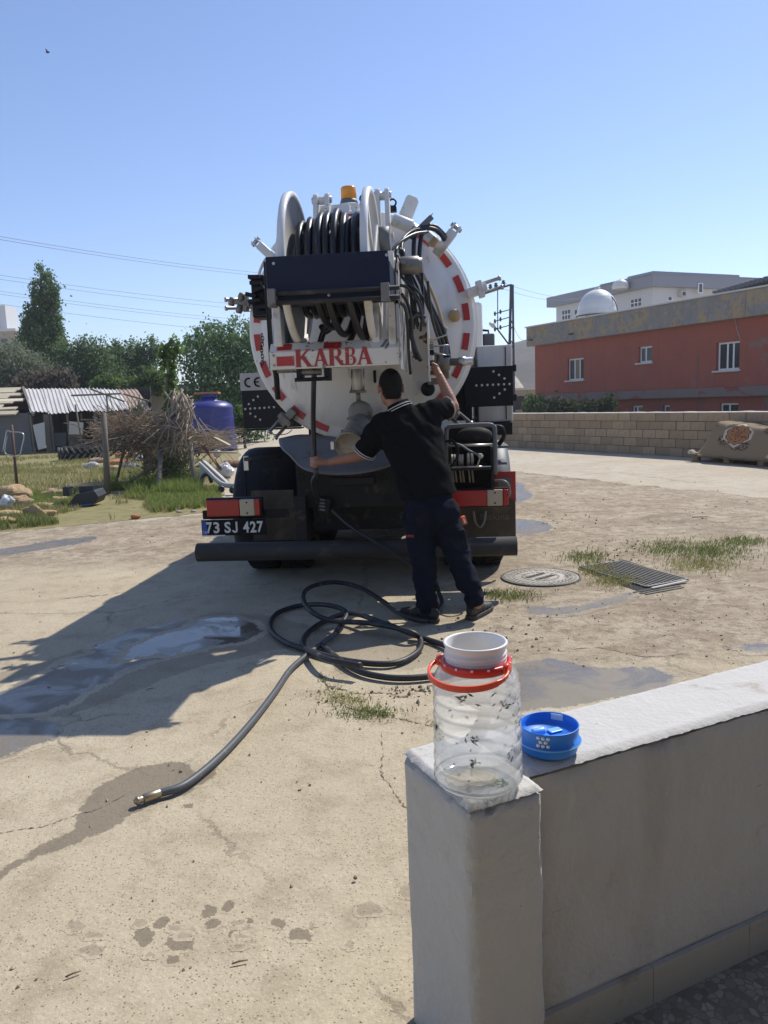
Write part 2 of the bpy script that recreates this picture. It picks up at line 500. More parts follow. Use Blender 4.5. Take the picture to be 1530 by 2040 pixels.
yard = gp((1027, 939), (1160, 954), (1303, 970), (1530, 990)) + [Vector((7.5, 8.2, 0)), Vector((9, 2, 0)), Vector((9, -4, 0)), Vector((-9, -4, 0)), Vector((-8, 9.2, 0))] + gp((0, 1062), (200, 1044), (400, 1027), (520, 1000), (800, 945))
sheet('yard_slab', curly(yard, 22, 0.22, 1, 2.6), 0.004, 'yard_concrete')
dirt = gp((1030, 960), (1160, 965), (1290, 985), (1420, 1040), (1530, 1075), (1530, 1240), (1400, 1250), (1250, 1262), (1120, 1300), (1010, 1340), (900, 1345), (860, 1290), (880, 1220), (1000, 1160), (1030, 1090))
lot = gp((0, 1062), (200, 1042), (330, 1030), (425, 1018), (455, 960), (480, 905), (468, 872)) + [Vector((-6.5, 33.2, 0)), Vector((-12, 40, 0)), Vector((-45, 44, 0)), Vector((-30, 14, 0)), Vector((-9, 9.1, 0))]
sheet('weedy_lot', curly(lot, 12, 0.12, 3, 1.1), 0.0045, 'lot_soil')

wet_shapes = [
 ('wet_stain', 'wet_concrete', [(-60, 1775), (90, 1683), (146, 1652), (158, 1612), (178, 1585), (205, 1560), (243, 1546), (290, 1527), (340, 1519), (378, 1524), (384, 1540), (436, 1528), (428, 1548), (392, 1570), (372, 1588), (300, 1606), (268, 1624), (210, 1658), (130, 1690), (40, 1725), (-60, 1800)], 0.014, 9),
 ('wet_stain', 'wet_concrete', [(360, 1606), (388, 1602), (384, 1612), (368, 1612)], 0.006, 20),
 ('wet_stain', 'damp_concrete', [(600, 1258), (700, 1246), (800, 1262), (868, 1290), (880, 1318), (820, 1336), (740, 1330), (650, 1310), (590, 1285)], 0.04, 4),
 ('wet_stain', 'damp_concrete', [(270, 1260), (420, 1222), (560, 1228), (620, 1250), (600, 1290), (520, 1300), (400, 1330), (300, 1370), (160, 1420), (120, 1475), (60, 1500), (-60, 1530), (-60, 1350), (80, 1318)], 0.05, 3),
]
for i, (px, py, rx, ry) in enumerate([(285, 1870, 19, 22), (326, 1843, 16, 11), (352, 1847, 12, 9), (358, 1883, 26, 17), (342, 1914, 13, 9), (418, 1818, 15, 11), (456, 1811, 12, 9), (423, 1843, 19, 10), (487, 1842, 27, 14), (474, 1862, 14, 10), (556, 1842, 18, 10), (596, 1868, 26, 14), (150, 1850, 22, 11), (190, 1866, 18, 9), (180, 1897, 22, 10), (738, 1812, 28, 13), (820, 1775, 22, 13)]):
    pts = [(px + rx * math.cos(t * math.pi / 6), py + ry * math.sin(t * math.pi / 6)) for t in range(12)]
    wet_shapes.append(('damp_footmark', 'damp_concrete' if i in (12, 13, 14, 15, 16) else 'wet_concrete', pts, 0.016, 22))
rs_ = random.Random(31)
for k in range(12):
    px, py, rr = rs_.gauss(440, 110), rs_.gauss(1850, 22), rs_.uniform(4, 9)
    wet_shapes.append(('damp_footmark', 'damp_concrete', [(px + rr * (1.6 + 0.5 * rs_.random()) * math.cos(t * math.pi / 4), py + rr * (0.7 + 0.4 * rs_.random()) * math.sin(t * math.pi / 4)) for t in range(8)], 0.012, 24))
for i, (nm, mt, px, amp, fq) in enumerate(wet_shapes):
    big = len(px) > 14 or 'damp_con' in mt and nm == 'wet_stain'
    film_sheet(nm, curly(gp(*px), 7, amp, 20 + i, fq), 0.0042 + 0.00003 * i, mt, 0.026 if big else 0.010, 0.013 if big else 0.004)
films = [
 ('wet_film', 'wet_film', [(400, 1236), (350, 1240), (270, 1256), (215, 1276), (180, 1292), (190, 1304), (150, 1312), (100, 1336), (30, 1366), (-60, 1398), (-60, 1446), (10, 1440), (90, 1420), (150, 1400), (185, 1372), (225, 1350), (290, 1322), (345, 1308), (400, 1296)], 0.05, 5),
 ('puddle', 'puddle_water', [(508, 1240), (480, 1233), (430, 1231), (396, 1236), (380, 1250), (300, 1272), (250, 1300), (240, 1318), (300, 1306), (345, 1304), (420, 1290), (470, 1284), (520, 1262)], 0.05, 5),
 ('wet_film', 'wet_film', [(-60, 1436), (60, 1432), (120, 1440), (122, 1458), (108, 1474), (70, 1486), (40, 1494), (20, 1508), (-60, 1522)], 0.02, 9),
 ('puddle', 'wet_film', [(1034, 1034), (1060, 1036), (1085, 1042), (1105, 1052), (1085, 1060), (1060, 1066), (1032, 1066), (1000, 1060), (1000, 1040)], 0.03, 6),
 ('puddle', 'wet_film', [(1030, 962), (1048, 966), (1046, 974), (1062, 984), (1052, 996), (1035, 1002), (1010, 1000), (1010, 964)], 0.05, 5),
 ('puddle', 'wet_film', [(-20, 1098), (60, 1086), (130, 1074), (196, 1068), (200, 1074), (150, 1086), (90, 1096), (20, 1106), (-20, 1110)], 0.05, 4),
 ('wet_film', 'wet_film', [(1036, 1322), (1090, 1314), (1150, 1322), (1200, 1334), (1290, 1330), (1350, 1346), (1330, 1372), (1240, 1392), (1130, 1412), (1030, 1420), (1000, 1400), (1000, 1330)], 0.03, 7),
 ('wet_film', 'wet_film', [(1040, 1206), (1100, 1212), (1160, 1206), (1215, 1192), (1262, 1180), (1252, 1196), (1190, 1214), (1110, 1228), (1050, 1226)], 0.03, 6),
 ('wet_film', 'wet_film', [(1462, 1288), (1500, 1282), (1560, 1284), (1560, 1300), (1490, 1302)], 0.03, 6),
]
for i, (nm, mt, px, amp, fq) in enumerate(films):
    film_sheet(nm, curly(gp(*px), 8, amp, 50 + i, fq), 0.0049 + 0.00006 * i, mt, 0.045, 0.018)

# cracks in the slab: open, crumbled lines
M('crack_soil', (0.19, 0.15, 0.10), 0.95, var=0.4, vs=30, bump=0.6, bs=60)
for i, (pts, wd) in enumerate(([[(-20, 1668), (40, 1655), (90, 1648), (140, 1630), (200, 1612), (260, 1580)], 0.005], [[(758, 1462), (764, 1500), (760, 1540), (786, 1580), (800, 1604), (826, 1622)], 0.005],
        [[(110, 1196), (160, 1190), (215, 1186), (240, 1182)], 0.014], [[(636, 1340), (652, 1366), (690, 1378), (712, 1384), (770, 1382), (800, 1390), (838, 1376), (870, 1364)], 0.014],
        [[(640, 1340), (660, 1385), (690, 1410), (770, 1428), (830, 1442), (872, 1450)], 0.009], [[(1040, 944), (1120, 950), (1200, 962), (1300, 972)], 0.03], [[(1110, 1300), (1190, 1292), (1290, 1310), (1380, 1302)], 0.006])):
    P = spline(gp(*pts), 14)
    Lf, Rt = [], []
    for k, p in enumerate(P):
        d = (P[min(k + 1, len(P) - 1)] - P[max(k - 1, 0)]); nn_ = Vector((-d.y, d.x, 0)).normalized()
        j_ = noise.noise(Vector((k * 0.7, i * 5.3, 0))) * wd * 2.2 + noise.noise(Vector((k * 2.1, i * 5.3, 4))) * wd
        w_k = wd * max(0.03, 0.28 + 1.0 * noise.noise(Vector((k * 0.37, i * 2.7, 9)))) * min(1, (k + 1) / 6, (len(P) - k) / 6)
        Lf.append(p + nn_ * (j_ + w_k)); Rt.append(p + nn_ * (j_ - w_k))
    nq = len(P)
    V_ = [(q.x, q.y, 0.0062) for q in Lf + Rt]
    struct(soup('slab_crack', V_, [(k, nq + k, nq + k + 1, k + 1) for k in range(nq - 1)], 'crack_soil'))
# terrace floor on this side of the parapet (terrazzo), where the photographer stands
WD = Vector((0.907, 0.421, 0)); WN = Vector((-0.421, 0.907, 0))
def wl(s, n, z=0.0):
    p = WD * s + WN * n
    return Vector((p.x, p.y, z))
m, nt, b = newmat('terrazzo')
tc = nd(nt, 'ShaderNodeTexCoord').outputs['Object']
vo = nd(nt, 'ShaderNodeTexVoronoi'); nt.links.new(tc, vo.inputs['Vector']); vo.inputs['Scale'].default_value = 48; vo.inputs['Randomness'].default_value = 1
ve = nd(nt, 'ShaderNodeTexVoronoi', feature='DISTANCE_TO_EDGE'); nt.links.new(tc, ve.inputs['Vector']); ve.inputs['Scale'].default_value = 48
cr = nd(nt, 'ShaderNodeValToRGB'); nt.links.new(nd_ := vo.outputs['Color'], cr.inputs[0])
cr.color_ramp.elements[0].color = (0.10, 0.085, 0.065, 1); cr.color_ramp.elements[1].color = (0.42, 0.37, 0.28, 1)
c = mixc(nt, ramp(nt, ve.outputs['Distance'], 0.03, 0.10), (0.17, 0.14, 0.10), cr.outputs[0])
c = mixc(nt, math_n(nt, 'MULTIPLY', noise_n(nt, tc, 9, 5), 0.35), c, (0.2, 0.16, 0.11))
nt.links.new(c, b.inputs['Base Color']); b.inputs['Roughness'].default_value = 0.5
sheet('terrace_floor', [wl(0.75, 1.29), wl(6, 1.29), wl(6, -3), wl(0.75, -3)], 0.02, 'terrazzo')

# far hill and rubble slope beyond the houses
M('hill_scrub', (0.075, 0.058, 0.045), 0.95, var=0.3, vs=0.05, layers=[((0.055, 0.058, 0.035), 0.5, 0.62, 0.12), ((0.12, 0.09, 0.065), 0.56, 0.66, 0.08)])
V = []; F = []
nx, ny = 60, 24
for j in range(ny):
    for i in range(nx):
        x = -40 + 300 * i / (nx - 1); y = 130 + 260 * j / (ny - 1)
        ridge = 25 * math.exp(-((x - 70 - 0.0 * y) / 60) ** 2) * (1 - math.exp(-((y - 128) / 95) ** 2))
        V.append((x, y, -0.6 + max(0, ridge + 3.0 * noise.noise(Vector((x * 0.03, y * 0.03, 1))) * min(1, (y - 130) / 60))))
F = [(j * nx + i, j * nx + i + 1, (j + 1) * nx + i + 1, (j + 1) * nx + i) for j in range(ny - 1) for i in range(nx - 1)]
struct(soup('hill', V, F, 'hill_scrub', sm=True))
M('pale_rubble', (0.42, 0.37, 0.30), 0.95, var=0.35, vs=2.2, bump=0.8, bs=3, layers=[((0.18, 0.15, 0.12), 0.55, 0.63, 1.4)])
V = []; nx, ny = 30, 12
for j in range(ny):
    for i in range(nx):
        p = at(960 + 140 * i / (nx - 1), 800, 66 + 14 * j / (ny - 1))
        hgt = 4.2 * math.exp(-((i / nx - 0.35) / 0.33) ** 2) * math.sin(math.pi * min(1, j / (ny - 1) * 0.9 + 0.08))
        V.append((p.x, p.y, -0.4 + hgt + 0.35 * noise.noise(Vector((p.x, p.y, 4)))))
F = [(j * nx + i, j * nx + i + 1, (j + 1) * nx + i + 1, (j + 1) * nx + i) for j in range(ny - 1) for i in range(nx - 1)]
struct(soup('rubble_slope', V, F, 'pale_rubble', sm=False))

# ------------------------------------------------------------------ white plastered parapet with the end pillar
M('white_plaster', (0.50, 0.475, 0.425), 0.92, var=0.10, vs=5, bump=0.8, bs=11, layers=[((0.36, 0.33, 0.29), 0.70, 0.715, 12, (1.3, 1.3, 6)), ((0.43, 0.395, 0.34), 0.52, 0.76, 3.2, (1, 1, 0.35)), ((0.42, 0.38, 0.32), 0.62, 0.74, 9), ((0.16, 0.14, 0.12), 0.72, 0.735, 24, (1, 1, 2.4)), ((0.54, 0.52, 0.475), 0.62, 0.74, 6, (2.5, 2.5, 0.6))])
M('plaster_crest', (0.55, 0.535, 0.50), 0.92, var=0.09, vs=7, bump=0.3, bs=60, layers=[((0.40, 0.36, 0.30), 0.56, 0.72, 8), ((0.30, 0.25, 0.19), 0.67, 0.72, 22)])
M('skirting', (0.40, 0.36, 0.29), 0.55, var=0.1, vs=9, bump=0.1, layers=[((0.28, 0.23, 0.17), 0.58, 0.72, 7)])
WH = 0.70
par = thing('parapet_wall', 'low white plastered parapet with end pillar, jar standing on it', 'wall', wl(0.728, 1.4))
def wp(mb):        # mesh in wall coordinates (s, n, z) -> world, relative to the parent
    o = wl(0.728, 1.4)
    mb.v = [tuple(wl(s, n, z) - o) for s, n, z in mb.v]
    return mb
def plaster_block(s0, s1, n0, n1, z0, z1, seed, step=0.03, rag=0.004):
    """block with softly uneven faces and chipped top arris"""
    mb = MB(); ns = max(4, int((s1 - s0) / step)); nn = max(4, int((n1 - n0) / step)); nz = max(4, int((z1 - z0) / step))
    idx = {}
    def vert(i, j, k):
        key = (i, j, k)
        if key in idx: return idx[key]
        s = s0 + (s1 - s0) * i / ns; n = n0 + (n1 - n0) * j / nn; z = z0 + (z1 - z0) * k / nz
        ds = (1 if i == ns else -1 if i == 0 else 0); dn = (1 if j == nn else -1 if j == 0 else 0); dz = (1 if k == nz else -1 if k == 0 else 0)
        edge = abs(ds) + abs(dn) + abs(dz)
        w = noise.noise(Vector((s * 5 + seed, n * 5, z * 5))) * 0.004 + noise.noise(Vector((s * 21, n * 21 + seed, z * 21))) * 0.0018
        if edge >= 2:
            w -= 0.006 + abs(noise.noise(Vector((s * 34, n * 34, z * 34 + seed)))) * (0.012 if dz > 0 else 0.004)
        if dz > 0: w += abs(noise.noise(Vector((s * 40, n * 40, seed)))) * rag
        idx[key] = len(mb.v)
        mb.v.append((s + ds * w, n + dn * w, z + dz * w))
        return idx[key]
    for (A, B, C, flip) in (('s', 'n', nz, 0), ('s', 'n', 0, 1), ('s', 'z', 0, 0), ('s', 'z', nn, 1), ('n', 'z', ns, 0), ('n', 'z', 0, 1)):
        ra = ns if A == 's' else nn
        rb = nn if B == 'n' else nz
        for a in range(ra):
            for b_ in range(rb):
                def g(x, y):
                    return vert(x, y, C) if (A, B) == ('s', 'n') else vert(x, C, y) if (A, B) == ('s', 'z') else vert(C, x, y)
                q = (g(a, b_), g(a + 1, b_), g(a + 1, b_ + 1), g(a, b_ + 1))
                mb.f.append(q if not flip else q[::-1]); mb.sm.append(True)
    return mb
wp(plaster_block(0.728, 0.912, 1.222, 1.525, -0.02, WH - 0.012, 3.0, 0.016)).build('pillar', 'white_plaster', par).data.set_sharp_from_angle(angle=math.radians(38))
wp(plaster_block(0.916, 5.0, 1.283, 1.521, -0.02, WH - 0.014, 7.0, 0.03)).build('wall_body', 'white_plaster', par).data.set_sharp_from_angle(angle=math.radians(38))
# ragged skim of plaster on top
def crest(s0, s1, n0, n1, z, seed, step=0.008):
    mb = MB(); ns = int((s1 - s0) / step); nn = int((n1 - n0) / step)
    for j in range(nn + 1):
        for i in range(ns + 1):
            s = s0 + (s1 - s0) * i / ns; n = n0 + (n1 - n0) * j / nn
            e = min(i, ns - i, j, nn - j)
            lump = noise.noise(Vector((s * 30, n * 30, seed))) * 0.0012 + noise.noise(Vector((s * 90, n * 90, seed))) * 0.0007
            off = noise.noise(Vector((s * 60, n * 60, seed + 5))) * 0.003 + noise.noise(Vector((s * 150, n * 150, seed + 5))) * 0.004
            zz = z + 0.003 + lump + (0.003 * abs(noise.noise(Vector((s * 70, n * 70, 2)))) if e < 3 else 0)
            if e == 0:
                if (i in (0, ns)) and (j in (0, nn)): off *= 0.2
                if i == 0: s -= 0.001 + off
                if i == ns: s += off
                if j == 0: n -= 0.001 + off
                if j == nn: n += 0.001 + off
                zz -= 0.011
            mb.v.append((s, n, zz))
    mb.f = [(j * (ns + 1) + i, j * (ns + 1) + i + 1, (j + 1) * (ns + 1) + i + 1, (j + 1) * (ns + 1) + i) for j in range(nn) for i in range(ns)]
    mb.sm = [True] * len(mb.f)
    return mb
cm_ = crest(0.7315, 0.9085, 1.2255, 1.5215, WH - 0.004, 1)
wp(cm_).build('plaster_crest', 'plaster_crest', par)
wp(crest(0.9125, 5.0, 1.2865, 1.5175, WH - 0.0045, 4, 0.012)).build('plaster_crest', 'plaster_crest', par)
# skirting tiles along the foot of the wall
s = 0.93
k = 0
while s < 4.6:
    L = 0.33
    mb = MB(); mb.box((s + 0.0006, 1.266, 0.02), (s + L - 0.0006, 1.2815, 0.118))
    wp(mb).build('skirting_tile', 'skirting', par, bev=0.001)
    s += L

# ------------------------------------------------------------------ unseen house wall and porch roof, added to keep sky light off the parapet
M('shade_house_tone', (0.24, 0.205, 0.165), 0.9, var=0.08, vs=1.5)  # kept dark to deepen the shade on the parapet front
hs = thing('shade_house', 'unseen house wall with porch roof, added behind the camera for shade', 'house', (0, -1.6, 0))
MB().box((-1.2, -0.3, 0), (7.5, 0, 3.0)).build('wall', 'shade_house_tone', hs)
MB().box((-1.4, -0.3, 3.0), (7.6, 2.35, 3.18)).build('shade_roof', 'shade_house_tone', hs)
MB().box((0.9, 0.002, 0.02), (1.85, 0.05, 2.1)).build('door', 'chassis_wood' if 'chassis_wood' in MATS else 'skirting', hs, bev=0.01)

# ------------------------------------------------------------------ big clear jar on the pillar
m, nt, b = newmat('clear_plastic')
b.inputs['Base Color'].default_value = (0.97, 0.98, 0.97, 1); b.inputs['Roughness'].default_value = 0.12
tcj = nd(nt, 'ShaderNodeTexCoord').outputs['Object']
hz = math_n(nt, 'MULTIPLY', ramp(nt, noise_n(nt, tcj, 14, 5, 0.65), 0.35, 0.8), 0.22)
tr = nd(nt, 'ShaderNodeBsdfTransparent'); tr.inputs[0].default_value = (0.99, 0.995, 0.99, 1)
gl = nd(nt, 'ShaderNodeBsdfGlossy'); gl.inputs['Roughness'].default_value = 0.12
lw = nd(nt, 'ShaderNodeLayerWeight'); lw.inputs[0].default_value = 0.5
frv = math_n(nt, 'ADD', math_n(nt, 'MULTIPLY', math_n(nt, 'POWER', lw.outputs['Facing'], 3.0), 0.75), 0.03)
df = nd(nt, 'ShaderNodeBsdfDiffuse'); df.inputs[0].default_value = (0.86, 0.87, 0.85, 1)
tl_ = nd(nt, 'ShaderNodeBsdfTranslucent'); tl_.inputs[0].default_value = (0.86, 0.87, 0.85, 1)
dm = nd(nt, 'ShaderNodeMixShader'); nt.links.new(df.outputs[0], dm.inputs[1]); nt.links.new(tl_.outputs[0], dm.inputs[2]); dm.inputs[0].default_value = 0.65
m1 = nd(nt, 'ShaderNodeMixShader'); nt.links.new(math_n(nt, 'ADD', hz, 0.34), m1.inputs[0]); nt.links.new(tr.outputs[0], m1.inputs[1]); nt.links.new(dm.outputs[0], m1.inputs[2])
m2 = nd(nt, 'ShaderNodeMixShader'); nt.links.new(frv, m2.inputs[0]); nt.links.new(m1.outputs[0], m2.inputs[1]); nt.links.new(gl.outputs[0], m2.inputs[2])
nt.links.new(m2.outputs[0], nt.nodes['Material Output'].inputs[0])
M('jar_white', (0.80, 0.79, 0.77), 0.35, var=0.04, vs=20, layers=[((0.45, 0.38, 0.28), 0.68, 0.78, 30)])
M('jar_red', (0.62, 0.04, 0.025), 0.3, var=0.1, vs=20)
M('jar_orange_red', (0.80, 0.085, 0.035), 0.3, var=0.06, vs=20)
M('sediment', (0.50, 0.42, 0.28), 0.8, var=0.3, vs=40, bump=0.5, bs=80)
M('herb_green', (0.11, 0.16, 0.05), 0.7, var=0.5, vs=60)
M('herb_dark', (0.03, 0.045, 0.02), 0.7, var=0.4, vs=60)
jp = gr(953, 1556, WH + 0.004)
jar = thing('plastic_jar', 'clear ribbed plastic jar with white neck and red handle on the parapet pillar', 'jar', jp)
jar.scale = (1.075, 1.075, 1.075)
JR = 0.0865
prof = [(JR * 0.72, 0.002), (JR * 0.9, 0.004), (JR, 0.016)]
z = 0.016
H0 = 0.205
nr = 7
for i in range(nr * 10 + 1):
    t = i / (nr * 10)
    bulge = abs(math.sin(t * nr * math.pi)) ** 0.42
    prof.append((JR * (0.945 + 0.055 * bulge) - 0.003 * t, 0.016 + (H0 - 0.016) * t))
prof += [(JR * 0.94, 0.216), (JR * 0.86, 0.228), (JR * 0.74, 0.237), (JR * 0.66, 0.241)]
MB().lathe(prof, 56, caps=False).build('jar_body', 'clear_plastic', jar)
bot = MB().lathe([(0.001, 0.012), (JR * 0.4, 0.010), (JR * 0.62, 0.004), (JR * 0.72, 0.002)], 48, caps=False).build('jar_base', 'clear_plastic', jar)
# neck with threads
nk = [(0.055, 0.236), (0.0585, 0.239), (0.0585, 0.249), (0.057, 0.250), (0.057, 0.254), (0.0595, 0.2555), (0.0595, 0.2585), (0.057, 0.26), (0.057, 0.264), (0.0595, 0.2655), (0.0595, 0.2685), (0.0575, 0.270), (0.058, 0.284), (0.0605, 0.286), (0.0612, 0.289), (0.060, 0.2915), (0.0568, 0.2915), (0.0555, 0.288), (0.0545, 0.25), (0.0535, 0.234)]
nk = [(r, z if z < 0.2495 else 0.2495 + (z - 0.2495) * 0.82) for r, z in nk]
MB().lathe(nk, 48, caps=False).build('neck', 'jar_white', jar)
ring = [(0.0600, 0.234), (0.0665, 0.233), (0.0680, 0.236), (0.0680, 0.2475), (0.0662, 0.2495), (0.0600, 0.2495)]
rg = MB().lathe(ring + [ring[0]], 48, caps=False).build('handle_ring', 'jar_red', jar)
for k in range(14):
    a = 2 * math.pi * k / 14
    mb = MB(); R = Matrix.Rotation(a, 3, 'Z')
    mb.box((0.0672, -0.0022, 0.2455), (0.0692, 0.0022, 0.2492), R, (0, 0, 0))
    mb.build('ring_notch', 'jar_white', rg)
# bail handle swung down towards the left front
hp = []
for t in range(0, 25):
    a = math.radians(205 + 150 * t / 24) - math.radians(38)
    r = 0.071 + 0.036 * math.sin(math.pi * t / 24) ** 0.7
    hp.append(Vector((r * math.cos(a), r * math.sin(a), 0.243 - 0.016 * math.sin(math.pi * t / 24))))
mb = MB(); wid = 0.010
for i, p in enumerate(hp):
    o = Vector((p.x, p.y, 0)).normalized()
    hh = 0.0075 if 4 < i < 20 else 0.0055
    for a, c_ in ((-0.0025, -hh), (0.0028, -hh), (0.0028, hh), (-0.0025, hh)):
        mb.v.append(tuple(p + o * a + Vector((0, 0, c_ * 0.8))))
for i in range(len(hp) - 1):
    for j in range(4):
        mb.f.append((i * 4 + j, (i + 1) * 4 + j, (i + 1) * 4 + (j + 1) % 4, i * 4 + (j + 1) % 4)); mb.sm.append(False)
mb.f += [(0, 1, 2, 3), tuple(len(mb.v) - 4 + q for q in (3, 2, 1, 0))]; mb.sm += [False, False]
mb.build('handle', 'jar_orange_red', jar, bev=0.0012)
for p in (hp[0], hp[-1]):
    MB().lathe([(0.0001, -0.006), (0.010, -0.005), (0.011, 0), (0.010, 0.004), (0.0001, 0.005)], 16, p, Vector((p.x, p.y, 0)), caps=False).build('handle_pivot', 'jar_orange_red', jar)
# what is left inside
mb = MB(); mb.lathe([(0.0005, 0.0165), (0.02, 0.018), (0.032, 0.0155), (0.042, 0.0135), (0.0425, 0.0125), (0.0005, 0.0125)], 28, caps=False)
mb.v = [(x, y, z + (0.005 * noise.noise(Vector((x * 60, y * 60, 0))) if z > 0.0127 else 0)) for x, y, z in mb.v]
mb.v = [(x * 1.25 - 0.014, y * 0.75 - 0.012, z) for x, y, z in mb.v]
mb.build('sediment', 'sediment', jar)
rnd = random.Random(5)
def leaf_bit(mb, p, nrm, size, rnd):
    x, y, d = basis(nrm); a = rnd.uniform(0, 6.28)
    u = x * math.cos(a) + y * math.sin(a); w = d.cross(u)
    L = size * rnd.uniform(0.7, 1.5); W = size * rnd.uniform(0.2, 0.5)
    mb.add([p - u * L, p + w * W + d * 0.0008, p + u * L, p - w * W + d * 0.0008], [(0, 1, 2, 3)])
for k in range(64):
    mb = MB(); a = rnd.uniform(math.radians(170), math.radians(385)); z = 0.03 + 0.18 * rnd.random() ** 0.6
    n = Vector((math.cos(a), math.sin(a), 0)); p = n * (JR * 0.945) + Vector((0, 0, z))
    if k < 10:
        for q in range(7): leaf_bit(mb, p + Vector((rnd.gauss(0, 1), rnd.gauss(0, 1), rnd.gauss(0, 1))) * 0.004 - n * 0.003, n, 0.0056, rnd)
    else: leaf_bit(mb, p, n, rnd.uniform(0.003, 0.0062), rnd)
    mb.build('herb_scrap', 'herb_dark' if k % 2 else 'herb_green', jar)
mb = MB()
M('herb_bright', (0.22, 0.34, 0.07), 0.6, var=0.3, vs=60)
for q in range(26): leaf_bit(mb, Vector((0.032, -0.055, 0.016)) + Vector((rnd.gauss(0, 1) * 0.010, rnd.gauss(0, 1) * 0.006, abs(rnd.gauss(0, 1)) * 0.007)), Vector((rnd.gauss(0, 1), -1, rnd.gauss(0, 1))), 0.0055, rnd)
mb.build('herb_sprig', 'herb_bright', jar)

# ------------------------------------------------------------------ blue strainer cup lying behind the jar
M('blue_plastic', (0.03, 0.22, 0.74), 0.42, var=0.07, vs=15)
M('blue_plastic_pale', (0.20, 0.46, 0.86), 0.4, var=0.05, vs=15)
M('label_white', (0.8, 0.8, 0.8), 0.5, var=0.03, vs=30)
bp_ = gr(1094, 1490, WH + 0.004)
cup = thing('plastic_strainer', 'round blue plastic strainer lid lying behind the clear jar', 'strainer', bp_)
cup.scale = (1.17, 1.17, 1.05)
CR = 0.0575
MB().lathe([(0.001, 0.012), (0.049, 0.012), (0.0495, 0.001), (0.0525, 0.0), (0.054, 0.004), (0.0545, 0.020), (0.0600, 0.0215), (0.0605, 0.024), (0.0555, 0.0255), (0.0565, 0.052), (0.0575, 0.0555), (0.0565, 0.057), (0.0548, 0.0555), (0.0535, 0.040), (0.0525, 0.033), (0.001, 0.0320)], 48, caps=False).build('cup', 'blue_plastic', cup)
MB().lathe([(0.0560, 0.0208), (0.0615, 0.0212), (0.062, 0.0236), (0.0560, 0.0250)], 48, caps=False).build('rim_flange', 'blue_plastic_pale', cup)
th = math.atan2(-bp_.y, -bp_.x)
for r_ in range(3):
    for c_ in range(3 if r_ != 1 else 2):
        a = th - 0.62 + (c_ + (0.5 if r_ == 1 else 0)) * 0.17 + 0.25
        n = Vector((math.cos(a), math.sin(a), 0))
        MB().lathe([(0.0001, 0), (0.0037, 0), (0.0037, 0.0012), (0.0001, 0.0014)], 14, n * 0.0556 + Vector((0, 0, 0.031 + 0.0085 * r_)), n, caps=False).build('strainer_hole', 'label_white', cup)
a = th + math.pi - 0.3
n = Vector((math.cos(a), math.sin(a), 0)); tt = Vector((-n.y, n.x, 0))
mb = MB()
q = [n * 0.0532 + tt * sx + Vector((0, 0, zz)) for sx, zz in ((-0.012, 0.041), (0.012, 0.041), (0.012, 0.054), (-0.012, 0.054))]
mb.add(q + [p - n * 0.0012 for p in q], [(0, 1, 2, 3), (7, 6, 5, 4), (0, 4, 5, 1), (1, 5, 6, 2), (2, 6, 7, 3), (3, 7, 4, 0)])
mb.build('paper_label', 'label_white', cup)
mb = MB(); mb.box((-0.014, -0.009, 0.0335), (0.014, 0.009, 0.0375), Matrix.Rotation(0.4, 3, 'Z'), (0.004, 0.012, 0.017)); mb.v = [(x + 0.008, y + 0.010, z) for x, y, z in mb.v]
mb.build('tab', 'blue_plastic_pale', cup, bev=0.002)
MB().tube([(-0.034, -0.010, 0.041), (-0.010, -0.004, 0.043)], 0.0085, 16).build('spout', 'blue_plastic_pale', cup, bev=0.002)

# ------------------------------------------------------------------ vacuum tanker, seen from behind
WHP = (0.74, 0.73, 0.70)
M('tank_white', WHP, 0.38, var=0.05, vs=2.0, layers=[((0.46, 0.41, 0.33), 0.48, 0.78, 2.4, (1, 1, 0.30)), ((0.34, 0.28, 0.20), 0.60, 0.78, 9, (1.6, 1.6, 0.25)), ((0.20, 0.13, 0.08), 0.68, 0.72, 21)])
M('frame_white', (0.70, 0.685, 0.64), 0.45, var=0.06, vs=4, layers=[((0.40, 0.34, 0.26), 0.55, 0.72, 3.3), ((0.42, 0.35, 0.25), 0.58, 0.8, 5), ((0.09, 0.06, 0.04), 0.665, 0.685, 21)])
M('beam_white', (0.72, 0.69, 0.62), 0.45, var=0.06, vs=4, layers=[((0.06, 0.045, 0.035), 0.625, 0.64, 26), ((0.32, 0.16, 0.08), 0.66, 0.74, 14)])
M('panel_rusty', (0.58, 0.56, 0.51), 0.5, var=0.06, vs=4, layers=[((0.28, 0.15, 0.08), 0.54, 0.58, 7), ((0.05, 0.035, 0.03), 0.57, 0.60, 7)])
M('black_paint', (0.008, 0.009, 0.012), 0.45, var=0.3, vs=6, spec=0.25, layers=[((0.04, 0.037, 0.035), 0.62, 0.85, 4, (1, 1, 0.4))])
M('guard_veil_black', (0.009, 0.013, 0.034), 0.5, spec=0.25, var=0.25, vs=5, layers=[((0.04, 0.045, 0.06), 0.62, 0.8, 4, (1, 1, 0.4)), ((0.10, 0.10, 0.11), 0.72, 0.74, 30, (0.3, 1, 3))])  # black paint with the bluish lens veil put into its colour
M('black_rubber', (0.012, 0.012, 0.013), 0.6, spec=0.25, var=0.3, vs=10, layers=[((0.09, 0.08, 0.065), 0.58, 0.78, 9)])
M('hose_black', (0.016, 0.017, 0.02), 0.38, var=0.25, vs=10, layers=[((0.10, 0.09, 0.075), 0.62, 0.80, 14)])
M('tyre_rubber', (0.02, 0.019, 0.018), 0.9, spec=0.2, var=0.3, vs=8, layers=[((0.12, 0.10, 0.08), 0.5, 0.72, 5)])
